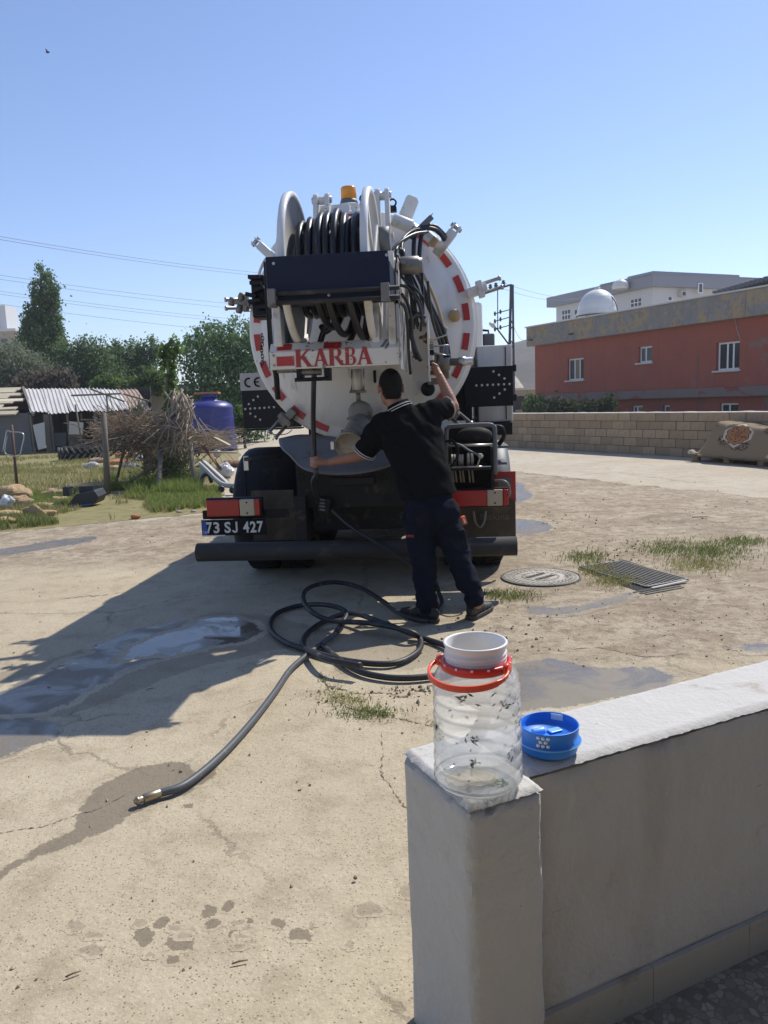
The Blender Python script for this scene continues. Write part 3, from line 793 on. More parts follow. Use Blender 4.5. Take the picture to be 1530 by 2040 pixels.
M('chassis_dark', (0.026, 0.024, 0.022), 0.75, spec=0.2, var=0.3, vs=5, layers=[((0.11, 0.085, 0.06), 0.52, 0.72, 6)])
M('dirty_flap', (0.085, 0.065, 0.042), 0.8, var=0.3, vs=4, layers=[((0.16, 0.12, 0.075), 0.45, 0.68, 5)])
M('grey_plastic', (0.13, 0.135, 0.14), 0.55, var=0.12, vs=5, layers=[((0.22, 0.20, 0.17), 0.56, 0.76, 6)])
M('tray_grey', (0.17, 0.175, 0.18), 0.6, var=0.12, vs=4, layers=[((0.10, 0.09, 0.08), 0.52, 0.72, 6)])
M('cast_metal', (0.22, 0.205, 0.18), 0.5, metal=0.5, var=0.2, vs=12, layers=[((0.10, 0.075, 0.05), 0.52, 0.7, 15)])
M('pipe_grey', (0.24, 0.225, 0.19), 0.5, metal=0.2, var=0.12, vs=8, layers=[((0.13, 0.11, 0.085), 0.5, 0.72, 9)])
M('bare_steel', (0.48, 0.47, 0.45), 0.35, metal=0.9, var=0.1, vs=14, layers=[((0.22, 0.18, 0.13), 0.6, 0.75, 15)])
M('bumper_pipe', (0.034, 0.032, 0.03), 0.65, spec=0.3, metal=0.0, var=0.2, vs=6, layers=[((0.11, 0.085, 0.06), 0.55, 0.74, 4), ((0.25, 0.11, 0.05), 0.70, 0.73, 6)])
M('reflect_red', (0.46, 0.032, 0.028), 0.45, var=0.18, vs=9, layers=[((0.42, 0.22, 0.17), 0.60, 0.72, 30), ((0.24, 0.08, 0.06), 0.58, 0.75, 8)])
M('lamp_red', (0.40, 0.015, 0.012), 0.25, var=0.12, vs=10, layers=[((0.20, 0.05, 0.03), 0.55, 0.75, 10)])
M('lamp_clear', (0.46, 0.40, 0.28), 0.25, var=0.12, vs=10)
M('amber', (0.85, 0.33, 0.035), 0.22, var=0.06, vs=10)
M('letter_red', (0.38, 0.035, 0.028), 0.5, var=0.12, vs=9, layers=[((0.60, 0.56, 0.48), 0.665, 0.685, 26), ((0.05, 0.03, 0.03), 0.70, 0.72, 30)])
M('plate_black', (0.008, 0.009, 0.010), 0.6, spec=0.15, var=0.2, vs=9, layers=[((0.07, 0.06, 0.05), 0.6, 0.8, 9)])
M('plate_white', (0.66, 0.65, 0.61), 0.5, var=0.06, vs=20)
M('plate_blue', (0.015, 0.07, 0.36), 0.45, var=0.1, vs=20)
M('dot_lamp', (0.62, 0.60, 0.55), 0.35, var=0.06, vs=30)
M('ce_grey', (0.44, 0.43, 0.41), 0.5, var=0.08, vs=9)
M('hose_roll', (0.52, 0.47, 0.38), 0.7, var=0.15, vs=9, layers=[((0.28, 0.22, 0.15), 0.56, 0.74, 9)])
M('cap_tan', (0.44, 0.31, 0.17), 0.5, var=0.15, vs=9)
M('makina_grey', (0.15, 0.14, 0.13), 0.6, var=0.1, vs=9)
M('cab_glass', (0.02, 0.025, 0.03), 0.08, var=0.05, vs=9)

truck = thing('tanker_truck', 'white vacuum tanker truck with hose reel, parked with its rear to the camera', 'truck', TRUCK_LOC, TYAW)
T = tl
TX, TZ, TRAD = 0.045, 2.08, 0.905
def hose(pts, r, mat='hose_black', name='hydraulic_hose', parent=None, n=8, k=7):
    return MB().tube(spline([tl(*p) for p in pts], k), r, n).build(name, mat, parent or truck)
def ring_poly(a0, a1, r0, r1, n=5):
    """annular sector in x,z about the tank axis (angles in degrees, 0 = right, 90 = up)"""
    A = [math.radians(a0 + (a1 - a0) * i / n) for i in range(n + 1)]
    return [(TX + r1 * math.cos(a), TZ + r1 * math.sin(a)) for a in A] + [(TX + r0 * math.cos(a), TZ + r0 * math.sin(a)) for a in A[::-1]]

# tank
MB().lathe([(0.90, 0.60), (0.925, 0.605), (0.925, 5.5), (0.80, 5.68), (0.4, 5.78), (0.01, 5.8)], 72, (TX, 0, TZ), (0, 1, 0), caps=False).build('tank_shell', 'tank_white', truck)
hd = MB().lathe([(0.001, 0.27), (0.2, 0.278), (0.4, 0.300), (0.58, 0.338), (0.70, 0.382), (0.775, 0.425), (0.80, 0.452), (0.805, 0.456), (0.885, 0.456), (0.905, 0.470), (0.905, 0.515), (0.885, 0.53), (0.885, 0.60), (0.93, 0.61)], 72, (TX, 0, TZ), (0, 1, 0), caps=False).build('tank_door', 'tank_white', truck)
for a in [6, -9.5, -25, -40, -55, -72, 21, 36, 51, 66, 83, 125, 140, 155, 170, 185, 200, 215, 230, 245, 261, 276, 291]:
    MB().prism(ring_poly(a - 4.4, a + 4.4, 0.815, 0.866), 0.450, 0.4555).build('reflective_strip', 'reflect_red', hd)
for y in (1.6, 3.0, 4.4):
    MB().lathe([(0.92, y), (0.955, y + 0.005), (0.955, y + 0.055), (0.92, y + 0.06)], 64, (TX, 0, TZ), (0, 1, 0), caps=False).build('tank_band', 'tank_white', truck)
# under-tank saddle, chassis rails, cross members
for sx in (-1, 1):
    MB().box((TX + sx * 0.42 - 0.05, 0.25, 0.72), (TX + sx * 0.42 + 0.05, 8.0, 1.0)).build('chassis_rail', 'chassis_dark', truck, bev=0.006)
    MB().box((TX + sx * 0.42 - 0.06, 0.55, 1.0), (TX + sx * 0.42 + 0.06, 5.4, 1.36)).build('tank_saddle', 'chassis_dark', truck, bev=0.006)
# rear chassis plate with holes marked by bosses
a, b_ = T(592, 945, 0.12), T(800, 1008, 0.12)
pl = MB().box((a.x, 0.12, b_.z), (b_.x + 0.25, 0.16, a.z + 0.1)).build('rear_cross_member', 'chassis_dark', truck, bev=0.006)
for px, py in ((605, 1000), (633, 995), (600, 950), (772, 992), (765, 950)):
    MB().lathe([(0.021, 0), (0.021, -0.004), (0.028, -0.004), (0.03, 0.0)], 16, T(px, py, 0.118), (0, 1, 0), caps=False).build('bolt_ring', 'black_rubber', pl)
MB().box(tuple(T(660, 968, 0.09) + Vector((0, 0, 0))), tuple(T(745, 950, 0.09) + Vector((0, 0.03, 0)))).build('tow_slot', 'black_paint', pl, bev=0.004)
MB().box((-0.60, 1.9, 0.30), (0.66, 2.0, 0.95)).build('gap_blocker_board', 'chassis_dark', truck)  # board added under the truck to close off the bright gap
MB().box((-0.55, 3.2, 0.28), (0.6, 4.4, 0.95)).build('gap_blocker_box', 'chassis_dark', truck, bev=0.03)  # box added there as well, to darken the underside
MB().box((-0.42, 0.5, 0.45), (0.5, 0.62, 0.75)).build('gap_blocker_beam', 'chassis_dark', truck, bev=0.02)  # no axle here: dark beam added to fill the bright gap
MB().lathe([(0.10, -1.0), (0.10, 1.0)], 16, (TX, 1.2, 0.5), (1, 0, 0)).build('rear_axle', 'chassis_dark', truck)
for sx in (-1, 1):  # panels added on both sides to keep the sun from under the truck
    MB().box((TX + sx * 1.08 - 0.02, 3.1, 0.36), (TX + sx * 1.08 + 0.02, 6.0, 1.12)).build('sun_block_guard', 'chassis_dark', truck, bev=0.006)
    MB().box((TX + sx * 0.60 - 0.02, 0.62, 0.30), (TX + sx * 0.60 + 0.02, 3.1, 1.1)).build('sun_block_skirt', 'chassis_dark', truck)
# underrun bumper pipe
bp0, bp1 = T(394, 1102, 0), T(1030, 1086, 0)
bz = (bp0.z + bp1.z) / 2
MB().lathe([(0.055, 0), (0.0725, 0.001), (0.0725, bp1.x - bp0.x - 0.001), (0.055, bp1.x - bp0.x)], 24, (bp0.x, 0, bz), (1, 0, 0)).build('bumper_pipe', 'bumper_pipe', truck)
for px in (601, 860):
    p = T(px, 1040, 0.06)
    MB().box((p.x - 0.045, 0.02, bz - 0.02), (p.x + 0.045, 0.10, 0.80)).build('bumper_bracket', 'chassis_dark', truck, bev=0.005)

# wheels: twin rear wheels, second axle, front axle
def tyre_mesh(w):
    mb = MB(); n = 56; R = 0.505
    prof = [(0.29, -w / 2 + 0.03), (0.33, -w / 2), (0.44, -w / 2 - 0.004), (0.485, -w / 2 + 0.018), (R, -w / 2 + 0.045), (R, w / 2 - 0.045), (0.485, w / 2 - 0.018), (0.44, w / 2 + 0.004), (0.33, w / 2), (0.29, w / 2 - 0.03)]
    mb.lathe(prof, n, (0, 0, 0), (1, 0, 0), caps=False)
    for k in range(40):       # tread blocks
        a0 = 2 * math.pi * k / 40
        for x0, x1, sh in ((-w / 2 + 0.03, -0.045, 0.0), (-0.035, 0.035, 0.07), (0.045, w / 2 - 0.03, 0.03)):
            vs = []
            for r in (R - 0.002, R + 0.012):
                for aa, xx in ((a0 + sh, x0), (a0 + sh + 0.11, x0), (a0 + sh + 0.11, x1), (a0 + sh, x1)):
                    vs.append((xx, r * math.cos(aa), r * math.sin(aa)))
            mb.add(vs, [(4, 5, 6, 7), (0, 4, 7, 3), (1, 2, 6, 5), (0, 1, 5, 4), (3, 7, 6, 2)])
    return mb.mesh('tyre', 'tyre_rubber')
tm = tyre_mesh(0.27)
rim_me = MB().lathe([(0.29, -0.11), (0.25, -0.09), (0.22, -0.02), (0.12, 0.0), (0.11, -0.07), (0.001, -0.075)], 32, (0, 0, 0), (1, 0, 0), caps=False).mesh('rim', 'bare_steel')
for y, pos in ((1.2, (-1.0, -0.70, 0.75, 1.04)), (2.55, (-1.0, -0.70, 0.75, 1.04)), (6.6, (-1.0, 1.02))):
    for x in pos:
        w = link('wheel', tm, truck); w.location = (x, y, 0.513)
        w.name = 'wheel'
        r = link('rim', rim_me, w)
        if x > 0: r.rotation_euler = (0, 0, math.pi)
# mudguards over the rear wheels
def mudguard(x0, x1, out, mat, name):
    """arched guard: swept section with a rounded outer shoulder; out = side of the shoulder"""
    mb = MB(); n = 22
    sec = [(x0, 0.0), (x1 - 0.10 * out, 0.0), (x1 - 0.045 * out, -0.012), (x1 - 0.012 * out, -0.045), (x1, -0.11)]
    k = len(sec)
    A = [math.radians(200 - 222 * i / (n - 1)) for i in range(n)]
    for a in A:
        for lay in (0, 1):
            for x, dr in sec:
                r = 0.625 + dr - lay * 0.012
                mb.v.append((x, 1.2 + r * math.cos(a), 0.50 + r * math.sin(a)))
    for i in range(n - 1):
        o, o2 = i * 2 * k, (i + 1) * 2 * k
        for j in range(k - 1):
            mb.f += [(o + j, o + j + 1, o2 + j + 1, o2 + j), (o + k + j, o2 + k + j, o2 + k + j + 1, o + k + j + 1)]; mb.sm += [True, True]
        mb.f.append((o + k - 1, o + 2 * k - 1, o2 + 2 * k - 1, o2 + k - 1)); mb.sm.append(False)
        mb.f.append((o, o2, o2 + k, o + k)); mb.sm.append(False)
    mb.f.append(tuple(range(k)) + tuple(range(2 * k - 1, k - 1, -1))); mb.sm.append(False)
    return mb.build(name, mat, truck)
mgl = mudguard(-0.58, -1.16, -1, 'black_rubber', 'mudguard')
mgr = mudguard(0.62, 1.235, 1, 'grey_plastic', 'mudguard')
for x in (-1.0, -0.88, -0.74):
    MB().box((x - 0.006, 0.565, 0.62), (x + 0.006, 0.583, 0.98)).build('guard_rib', 'black_rubber', mgl, bev=0.003)
a = T(492, 905, 0.55)
MB().tube([tuple(T(487, 915, 0.50)), tuple(T(560, 909, 0.50))], 0.016, 10).build('guard_rail', 'chassis_dark', mgl)
MB().box(tuple(T(486, 938, 0.50)), tuple(T(496, 908, 0.53))).build('latch', 'bare_steel', mgl, bev=0.004)
# mud flaps and the wing panels behind the wheels
a, b_ = T(500, 990, 0.40), T(590, 1076, 0.40)
MB().box((a.x, 0.40, b_.z), (b_.x, 0.415, a.z + 0.05)).build('mud_flap', 'dirty_flap', truck, bev=0.004)
a, b_ = T(905, 1000, 0.34), T(1028, 1070, 0.34)
flap = MB().box((a.x, 0.34, b_.z), (b_.x, 0.36, a.z)).build('mud_flap', 'dirty_flap', truck, bev=0.004)
tmk = text_mesh('Makina', 0.075, 0.0008, 1.1); tmk.materials.append(MATS['makina_grey'])
p = T(986, 1029, 0.336); o = link('flap_lettering', tmk, flap); o.location = p
MB().tube(spline([T(943, 1018, 0.32), T(947, 1040, 0.31), T(956, 1050, 0.31), T(964, 1040, 0.31), T(967, 1018, 0.32)], 5), 0.010, 8).build('grab_loop', 'pipe_grey', flap)
a, b_ = T(983, 940, 0.36), T(1028, 1000, 0.36)
mk = MB().box((a.x, 0.36, b_.z), (b_.x, 0.372, a.z)).build('marker_plate', 'reflect_red', truck, bev=0.003)
a, b_ = T(992, 952, 0.356), T(1018, 976, 0.356)
MB().box((a.x, 0.352, b_.z), (b_.x, 0.358, a.z)).build('marker_centre', 'grey_plastic', mk)

# tail lamps
def tail_lamp(pa, pb, y, flip):
    x0, x1 = T(pa[0], pa[1], y).x, T(pb[0], pa[1], y).x
    z1, z0 = T(pa[0], pa[1], y).z, T(pa[0], pb[1], y).z
    z1r = T(pb[0], pa[1], y).z
    zc = (z0 + z1) / 2; h = (z1 - z0)
    root = MB().box((x0 - 0.012, y + 0.035, z0 - 0.012), (x1 + 0.012, y + 0.075, z1 + 0.012)).build('tail_lamp', 'black_paint', truck, bev=0.006)
    L = x1 - x0
    cuts = [(0.0, 0.62, 'lamp_red'), (0.62, 0.90, 'lamp_clear'), (0.90, 1.0, 'lamp_red')]
    for a, b_, mt in cuts:
        xa, xb = x0 + L * a, x0 + L * b_
        e = 0.0
        lens = MB().box((xa + 0.0006, y - 0.004, z0), (xb - 0.0006, y + 0.036, z1)).build('lamp_lens', mt, root, bev=0.008)
        if mt == 'lamp_clear':
            for zz in (z0 + h * 0.18, z1 - h * 0.18):
                MB().lathe([(0.007, 0), (0.007, -0.004)], 10, ((xa + xb) / 2, y - 0.003, zz), (0, 1, 0)).build('lamp_screw', 'black_paint', lens)
    return root
tail_lamp((410, 997), (517, 1030), 0.02, False)
tail_lamp((900, 978), (1013, 1010), 0.02, True)
MB().box(tuple(T(404, 1035, 0.10)), tuple(T(590, 1012, 0.13))).build('lamp_bracket', 'chassis_dark', truck, bev=0.004)
MB().box(tuple(T(890, 1012, 0.10)), tuple(T(1014, 972, 0.13))).build('lamp_bracket', 'black_paint', truck, bev=0.004)
MB().tube(spline([T(985, 958, 0.06), T(1003, 958, 0.0), T(1013, 966, -0.01), T(1016, 982, 0.0), T(1012, 990, 0.05)], 5), 0.009, 8).build('lamp_cable', 'pipe_grey', truck)
# number plate
p0, p1 = T(400, 1036, 0.0), T(531, 1064, 0.0)
pw, ph = p1.x - p0.x, 0.125
pc = Vector(((p0.x + p1.x) / 2, 0.0, T(465, 1051, 0.0).z))
npl = MB().box((pc.x - pw / 2, 0.004, pc.z - ph / 2), (pc.x + pw / 2, 0.016, pc.z + ph / 2)).build('number_plate', 'plate_black', truck, bev=0.004)
def plate_glyphs(txt, px0, px1, hgt=0.088):
    me = text_mesh(txt, 0.11, 0.0015, 1.0, 0.003)
    xs = [v.co.x for v in me.vertices]; zs_ = [v.co.z for v in me.vertices]
    wx = T(px1, 1048, 0.0).x - T(px0, 1048, 0.0).x
    kx = wx / (max(xs) - min(xs)); kz = hgt / (max(zs_) - min(zs_))
    for v in me.vertices: v.co.x *= kx; v.co.z *= kz
    me.materials.append(MATS['plate_white'])
    o = link('plate_number', me, npl); o.location = (T((px0 + px1) / 2, 1048, 0.0).x, 0.001, pc.z + 0.002)
for g_, a_, b2 in (('7', 411, 422.5), ('3', 425, 437), ('S', 447, 459.5), ('4', 484, 496), ('2', 498, 510), ('7', 512, 524)): plate_glyphs(g_, a_, b2)
jx0, jx1 = T(462, 1048, 0.0).x, T(473, 1048, 0.0).x
jr = (jx1 - jx0) / 2; jz = pc.z + 0.002 - 0.044
mb = MB().box((jx1 - 0.014, -0.0005, jz + jr), (jx1, 0.0025, jz + 0.088))
A2 = [math.pi + i_ * math.pi / 10 for i_ in range(11)]
mb.prism([(jx0 + jr + jr * math.cos(t), jz + jr + jr * math.sin(t)) for t in A2] + [(jx0 + jr + (jr - 0.014) * math.cos(t), jz + jr + (jr - 0.014) * math.sin(t)) for t in A2[::-1]], -0.0005, 0.0025)
mb.build('plate_number', 'plate_white', npl)
MB().box((pc.x - pw / 2 + 0.008, 0.0012, pc.z - ph / 2 + 0.008), (pc.x - pw / 2 + 0.045, 0.0044, pc.z + ph / 2 - 0.008)).build('country_band', 'plate_blue', npl)
t2 = text_mesh('TR', 0.03, 0.0008, 0.9); t2.materials.append(MATS['plate_white'])
o = link('country_code', t2, npl); o.location = (pc.x - pw / 2 + 0.0265, 0.0004, pc.z - ph / 2 + 0.026)
MB().box((pc.x - pw / 2, 0.001, pc.z - ph / 2 - 0.004), (pc.x - pw / 2 + pw * 0.36, 0.008, pc.z - ph / 2 + 0.006)).build('plate_border', 'plate_white', npl)

# arrow boards and the CE plate
def arrow_board(pa, pb, y, dirx, cxp):
    a, b_ = T(*pa, y), T(*pb, y)
    bd = MB().box((a.x, y, b_.z), (b_.x, y + 0.04, a.z)).build('arrow_board', 'black_paint', truck, bev=0.005)
    for px, py in cxp:
        p = T(px, py, y)
        MB().lathe([(0.0001, -0.008), (0.007, -0.008), (0.0105, -0.003), (0.0105, 0.001)], 14, p, (0, 1, 0), caps=False).build('dot_lamp', 'dot_lamp', bd)
    return bd
right_dots = [(983, 740), (994, 747), (1005, 754), (949, 768), (960, 767.5), (971, 767), (982, 766.5), (993, 766), (1004, 765.5), (1015, 765), (1005.5, 776), (995, 784), (984.5, 792)]
left_dots = [(514, 790), (505, 797), (496, 805), (489, 815), (499, 814), (508, 813.5), (517.5, 813), (527, 812.5), (536, 811.5), (546, 811), (499, 824), (509, 830), (518.5, 836)]
arrow_board((925, 732), (1023, 808), 1.15, 1, right_dots)
lb = arrow_board((481, 778), (600, 850), 1.15, -1, left_dots)
a, b_ = T(477, 744, 1.15), T(528, 778, 1.15)
ce = MB().box((a.x, 1.15, b_.z + 0.004), (b_.x + 0.06, 1.18, a.z)).build('ce_plate', 'ce_grey', truck, bev=0.003)
def arc_strip(c, r, w, a0, a1, n=14, t=0.004):
    mb = MB()
    pts = [(c.x + rr * math.cos(math.radians(a0 + (a1 - a0) * i / n)), c.z + rr * math.sin(math.radians(a0 + (a1 - a0) * i / n))) for rr, rng in ((r, range(n + 1)), (r - w, range(n, -1, -1))) for i in rng]
    return mb.prism(pts, c.y - t, c.y + 0.0015)
arc_strip(T(496, 762, 1.148), 0.044, 0.014, 75, 285).build('ce_letter', 'plate_black', ce)
mb = arc_strip(T(515, 761, 1.148), 0.044, 0.014, 75, 285)
p = T(511, 761, 1.148); mb.box((p.x - 0.02, 1.144, p.z - 0.006), (p.x + 0.022, 1.1485, p.z + 0.006)); mb.build('ce_letter', 'plate_black', ce)
MB().box(tuple(T(490, 858, 1.19)), tuple(T(606, 850, 1.35))).build('board_step', 'black_paint', truck, bev=0.004)
MB().tube(spline([T(533, 858, 1.18), T(540, 864, 1.16), T(556, 866, 1.16), T(572, 864, 1.16), T(582, 856, 1.18)], 5), 0.004, 6).build('loose_wire', 'black_rubber', truck)
# side lockers
a, b_ = T(954, 689, 1.5), T(1019, 838, 1.5)
lk = MB().box((a.x - 0.02, 1.5, 1.27), (1.31, 3.4, a.z)).build('side_locker', 'tank_white', truck, bev=0.012)
MB().box((1.245, 1.492, 1.29), (1.252, 1.502, a.z - 0.02)).build('door_seam', 'black_paint', lk)
MB().box((0.9, 1.45, 1.15), (1.30, 3.4, 1.265)).build('locker_frame', 'black_paint', truck, bev=0.004)
MB().box((-1.16, 1.5, 1.30), (-0.85, 3.4, 1.72)).build('side_locker', 'tank_white', truck, bev=0.012)
MB().box((0.75, 1.25, 1.3), (0.93, 3.2, 2.0)).build('locker_strut', 'black_paint', truck, bev=0.01)
for px, py in ((1024, 733), (1025, 792)):
    p = T(px, py, 1.16); MB().box((p.x - 0.015, 1.16, p.z - 0.03), (p.x + 0.02, 1.2, p.z + 0.03)).build('hinge', 'black_paint', truck, bev=0.004)
# cab ahead of the tank
cabm = MB().prism([(6.1, 0.9), (8.1, 0.75), (8.15, 1.6), (7.85, 2.75), (7.5, 2.92), (6.1, 2.92)], -1.15, 1.22, Matrix(((0, 1, 0, 0), (1, 0, 0, 0), (0, 0, 1, 0), (0, 0, 0, 1))))
cb = cabm.build('cab', 'tank_white', truck, bev=0.05)
MB().box((-0.9, 6.08, 2.0), (0.97, 6.099, 2.6)).build('cab_window', 'cab_glass', cb, bev=0.01)
for sx in (-1, 1):
    MB().box((TX + sx * 1.19 - 0.004, 6.6, 1.85), (TX + sx * 1.19 + 0.004, 7.6, 2.6)).build('cab_window', 'cab_glass', cb)
    mr = MB().box((TX + sx * 1.32 - 0.10, 7.4, 2.1), (TX + sx * 1.32 + 0.10, 7.52, 2.55)).build('mirror', 'grey_plastic', cb, bev=0.03)
    MB().tube([(TX + sx * 1.15, 7.5, 2.62), (TX + sx * 1.32, 7.48, 2.6), (TX + sx * 1.32, 7.47, 2.5)], 0.02, 8).build('mirror_arm', 'black_paint', cb)

# ------------------------------------------------------------------ top of the tank: beacon, lugs, rams
bc = T(695, 398, 0.62)
bt = T(695, 372, 0.62).z
MB().lathe([(0.062, 0), (0.062, bt - bc.z - 0.012), (0.055, bt - bc.z - 0.003), (0.04, bt - bc.z)], 28, bc, (0, 0, 1)).build('beacon', 'amber', truck)
MB().lathe([(0.074, -0.035), (0.064, 0.0)], 28, bc, (0, 0, 1)).build('beacon_base', 'grey_plastic', truck)
MB().lathe([(0.05, -0.14), (0.098, -0.11), (0.098, -0.045), (0.08, -0.036)], 8, bc, (0, 0, 1), smooth=False).build('beacon_mount', 'frame_white', truck)
a = T(700, 432, 0.45)
MB().box((a.x - 0.055, 0.443, a.z - 0.022), (a.x + 0.055, 0.452, a.z + 0.022)).build('reflective_strip', 'reflect_red', truck)
def lug(px, ptop, pbot, y, w=0.05, ang=0.0, thick=0.035, L=0.16, mat='frame_white'):
    """upright eye plate: rounded head with a pin boss, thickness across"""
    p, q = T(px, ptop, y), T(px, pbot, y)
    h = p.z - q.z
    poly = [(-L / 2, 0), (L / 2, 0), (w, h - w)] + [(w * math.cos(math.radians(t)), h - w + w * math.sin(math.radians(t))) for t in range(15, 180, 15)] + [(-w, h - w)]
    Tm = Matrix.Translation((q.x, y, q.z)) @ Matrix.Rotation(ang, 4, 'Y') @ Matrix.Rotation(math.pi / 2, 4, 'Z')
    o = MB().prism(poly, -thick / 2, thick / 2, Tm).build('hinge_lug', mat, truck, bev=0.006)
    c = Tm @ Vector((0, 0, h - w))
    ax = Tm.to_3x3() @ Vector((0, 1, 0))
    MB().lathe([(0.024, -thick * 0.9), (0.026, -thick * 0.6), (0.026, thick * 0.6), (0.024, thick * 0.9)], 14, c, ax).build('pin_boss', 'bare_steel', o)
    return o
lug(632, 386, 450, 0.40); lug(655, 384, 450, 0.40)
p, q = T(632, 400, 0.40), T(655, 400, 0.40)
MB().lathe([(0.03, 0), (0.03, (q - p).length)], 14, p, q - p).build('hinge_pin', 'frame_white', truck)
lug(757, 375, 520, 0.34, L=0.10); lug(776, 374, 520, 0.34, L=0.12)
p, q = T(757, 391, 0.34), T(776, 391, 0.34)
MB().lathe([(0.03, 0), (0.03, (q - p).length)], 14, p, q - p).build('hinge_pin', 'frame_white', truck)
p = T(668, 425, 0.5)
MB().box((p.x - 0.12, 0.47, p.z - 0.03), (p.x + 0.12, 0.62, p.z + 0.06)).build('hinge_block', 'tank_white', truck, bev=0.01)
for px, py in ((724, 396), (782, 404)):       # shackle eyes
    c = T(px, py, 0.55)
    MB().tube([c + Vector((0.028 * math.cos(t / 10 * 6.283), 0, 0.028 * math.sin(t / 10 * 6.283))) for t in range(10)], 0.008, 6, closed=True).build('lifting_eye', 'black_paint', truck)
    MB().box((c.x - 0.03, 0.53, c.z - 0.07), (c.x + 0.03, 0.58, c.z - 0.03)).build('eye_base', 'black_paint', truck, bev=0.004)
# tilted eye plate on the right shoulder
p0, p1 = T(808, 432, 0.62), T(824, 392, 0.62)
d = (p1 - p0); u = Vector((d.z, 0, -d.x)).normalized()
poly3 = [p0 - u * 0.055, p0 + u * 0.055, p1 + u * 0.052 - d * 0.12, p1 + u * 0.03, p1 - u * 0.035, p1 - u * 0.052 - d * 0.1]
MB().prism([(v.x, v.z) for v in poly3], 0.60, 0.64).build('eye_plate', 'frame_white', truck, bev=0.004)
c = p1 - d * 0.36
MB().lathe([(0.013, -0.003), (0.013, 0.003)], 12, (c.x, 0.598, c.z), (0, 1, 0)).build('eye_hole', 'plate_white', truck)
# door rams across the top right
def ram(pa, pb, r, y0, y1, mat='frame_white', name='door_ram'):
    p, q = T(*pa, y0), T(*pb, y1)
    d = (q - p).length
    return MB().lathe([(r * 0.8, 0), (r, 0.012), (r, d - 0.012), (r * 0.8, d)], 16, p, q - p).build(name, mat, truck)
ram((782, 436), (822, 452), 0.048, 0.32, 0.33)
ram((822, 452), (868, 482), 0.022, 0.33, 0.35, 'bare_steel', 'ram_rod')
ram((848, 466), (880, 494), 0.040, 0.33, 0.36)
ram((858, 476), (868, 485), 0.043, 0.325, 0.35, 'cap_tan', 'ram_collar')
# swing arm bracket upper right and its mate upper left
def arm(pa, pb, w, y, mat='frame_white', name='lock_arm'):
    p, q = T(*pa, y), T(*pb, y)
    o = MB().bar(p, q, 0.045, w, up=Vector((0, 1, 0)).cross(q - p)).build(name, mat, truck, bev=0.012)
    d = (q - p).normalized(); u = Vector((d.z, 0, -d.x))
    for s in (-1, 1):
        MB().bar(q + u * s * w * 0.33, q + u * s * w * 0.33 + d * 0.055, 0.05, w * 0.2, up=u).build('fork_end', mat, o, bev=0.006)
    MB().lathe([(0.017, -w * 0.62), (0.017, w * 0.62)], 12, q + d * 0.03, u).build('fork_pin', 'bare_steel', o)
    return o
arm((868, 508), (904, 460), 0.075, 0.36)
arm((545, 515), (515, 487), 0.065, 0.36)
MB().tube(spline([T(530, 515, 0.38), T(522, 530, 0.38), T(516, 548, 0.38), T(520, 558, 0.38)], 5), 0.012, 8).build('bracket_hook', 'frame_white', truck)
MB().bar(T(545, 500, 0.42), T(565, 475, 0.42), 0.03, 0.05).build('bracket_stay', 'tank_white', truck)
# swing clamps round the tank rim
def clamp(px, py, ang, sc=1.0, mat='cast_metal', y=0.45):
    c = T(px, py, y); R = Matrix.Rotation(-math.radians(ang), 3, 'Y')
    def bx(a, b, nm, mt=mat, par=None, bev=0.008):
        mb = MB().box(tuple(Vector(a) * sc), tuple(Vector(b) * sc))
        mb.v = [tuple(c + R @ Vector(v)) for v in mb.v]
        return mb.build(nm, mt, par or truck, bev=bev)
    r = bx((-0.10, -0.06, -0.035), (0.06, 0.05, 0.035), 'door_clamp')
    bx((-0.02, -0.075, -0.065), (0.03, 0.0, 0.065), 'clamp_jaw', mat, r)
    for s in (-1, 1):
        mb = MB().lathe([(0.014, 0), (0.014, 0.13), (0.02, 0.131), (0.02, 0.15)], 10, (0, 0, 0), (1, 0, 0))
        mb.v = [tuple(c + R @ (Vector(v) * sc + Vector((0.03, -0.03, s * 0.035)) * sc)) for v in mb.v]
        mb.build('clamp_bolt', 'bare_steel', r)
    return r
clamp(955, 578, 15, 1.0, 'frame_white')
clamp(900, 822, -42, 1.0)
clamp(572, 835, -135, 1.0)
clamp(492, 606, 178, 0.95)
# round tan cap on the door
MB().lathe([(0.001, -0.05), (0.03, -0.046), (0.044, -0.03), (0.047, 0.0), (0.047, 0.06)], 24, T(906, 628, 0.36), (0, 1, 0), caps=False).build('door_cap', 'cap_tan', truck)
MB().lathe([(0.001, -0.03), (0.05, -0.025), (0.056, 0.05)], 24, T(852, 775, 0.30), (0, 1, 0), caps=False).build('sight_port', 'black_rubber', truck)
MB().box(tuple(T(744, 762, 0.27)), tuple(T(749, 738, 0.285))).build('door_tab', 'black_paint', truck)

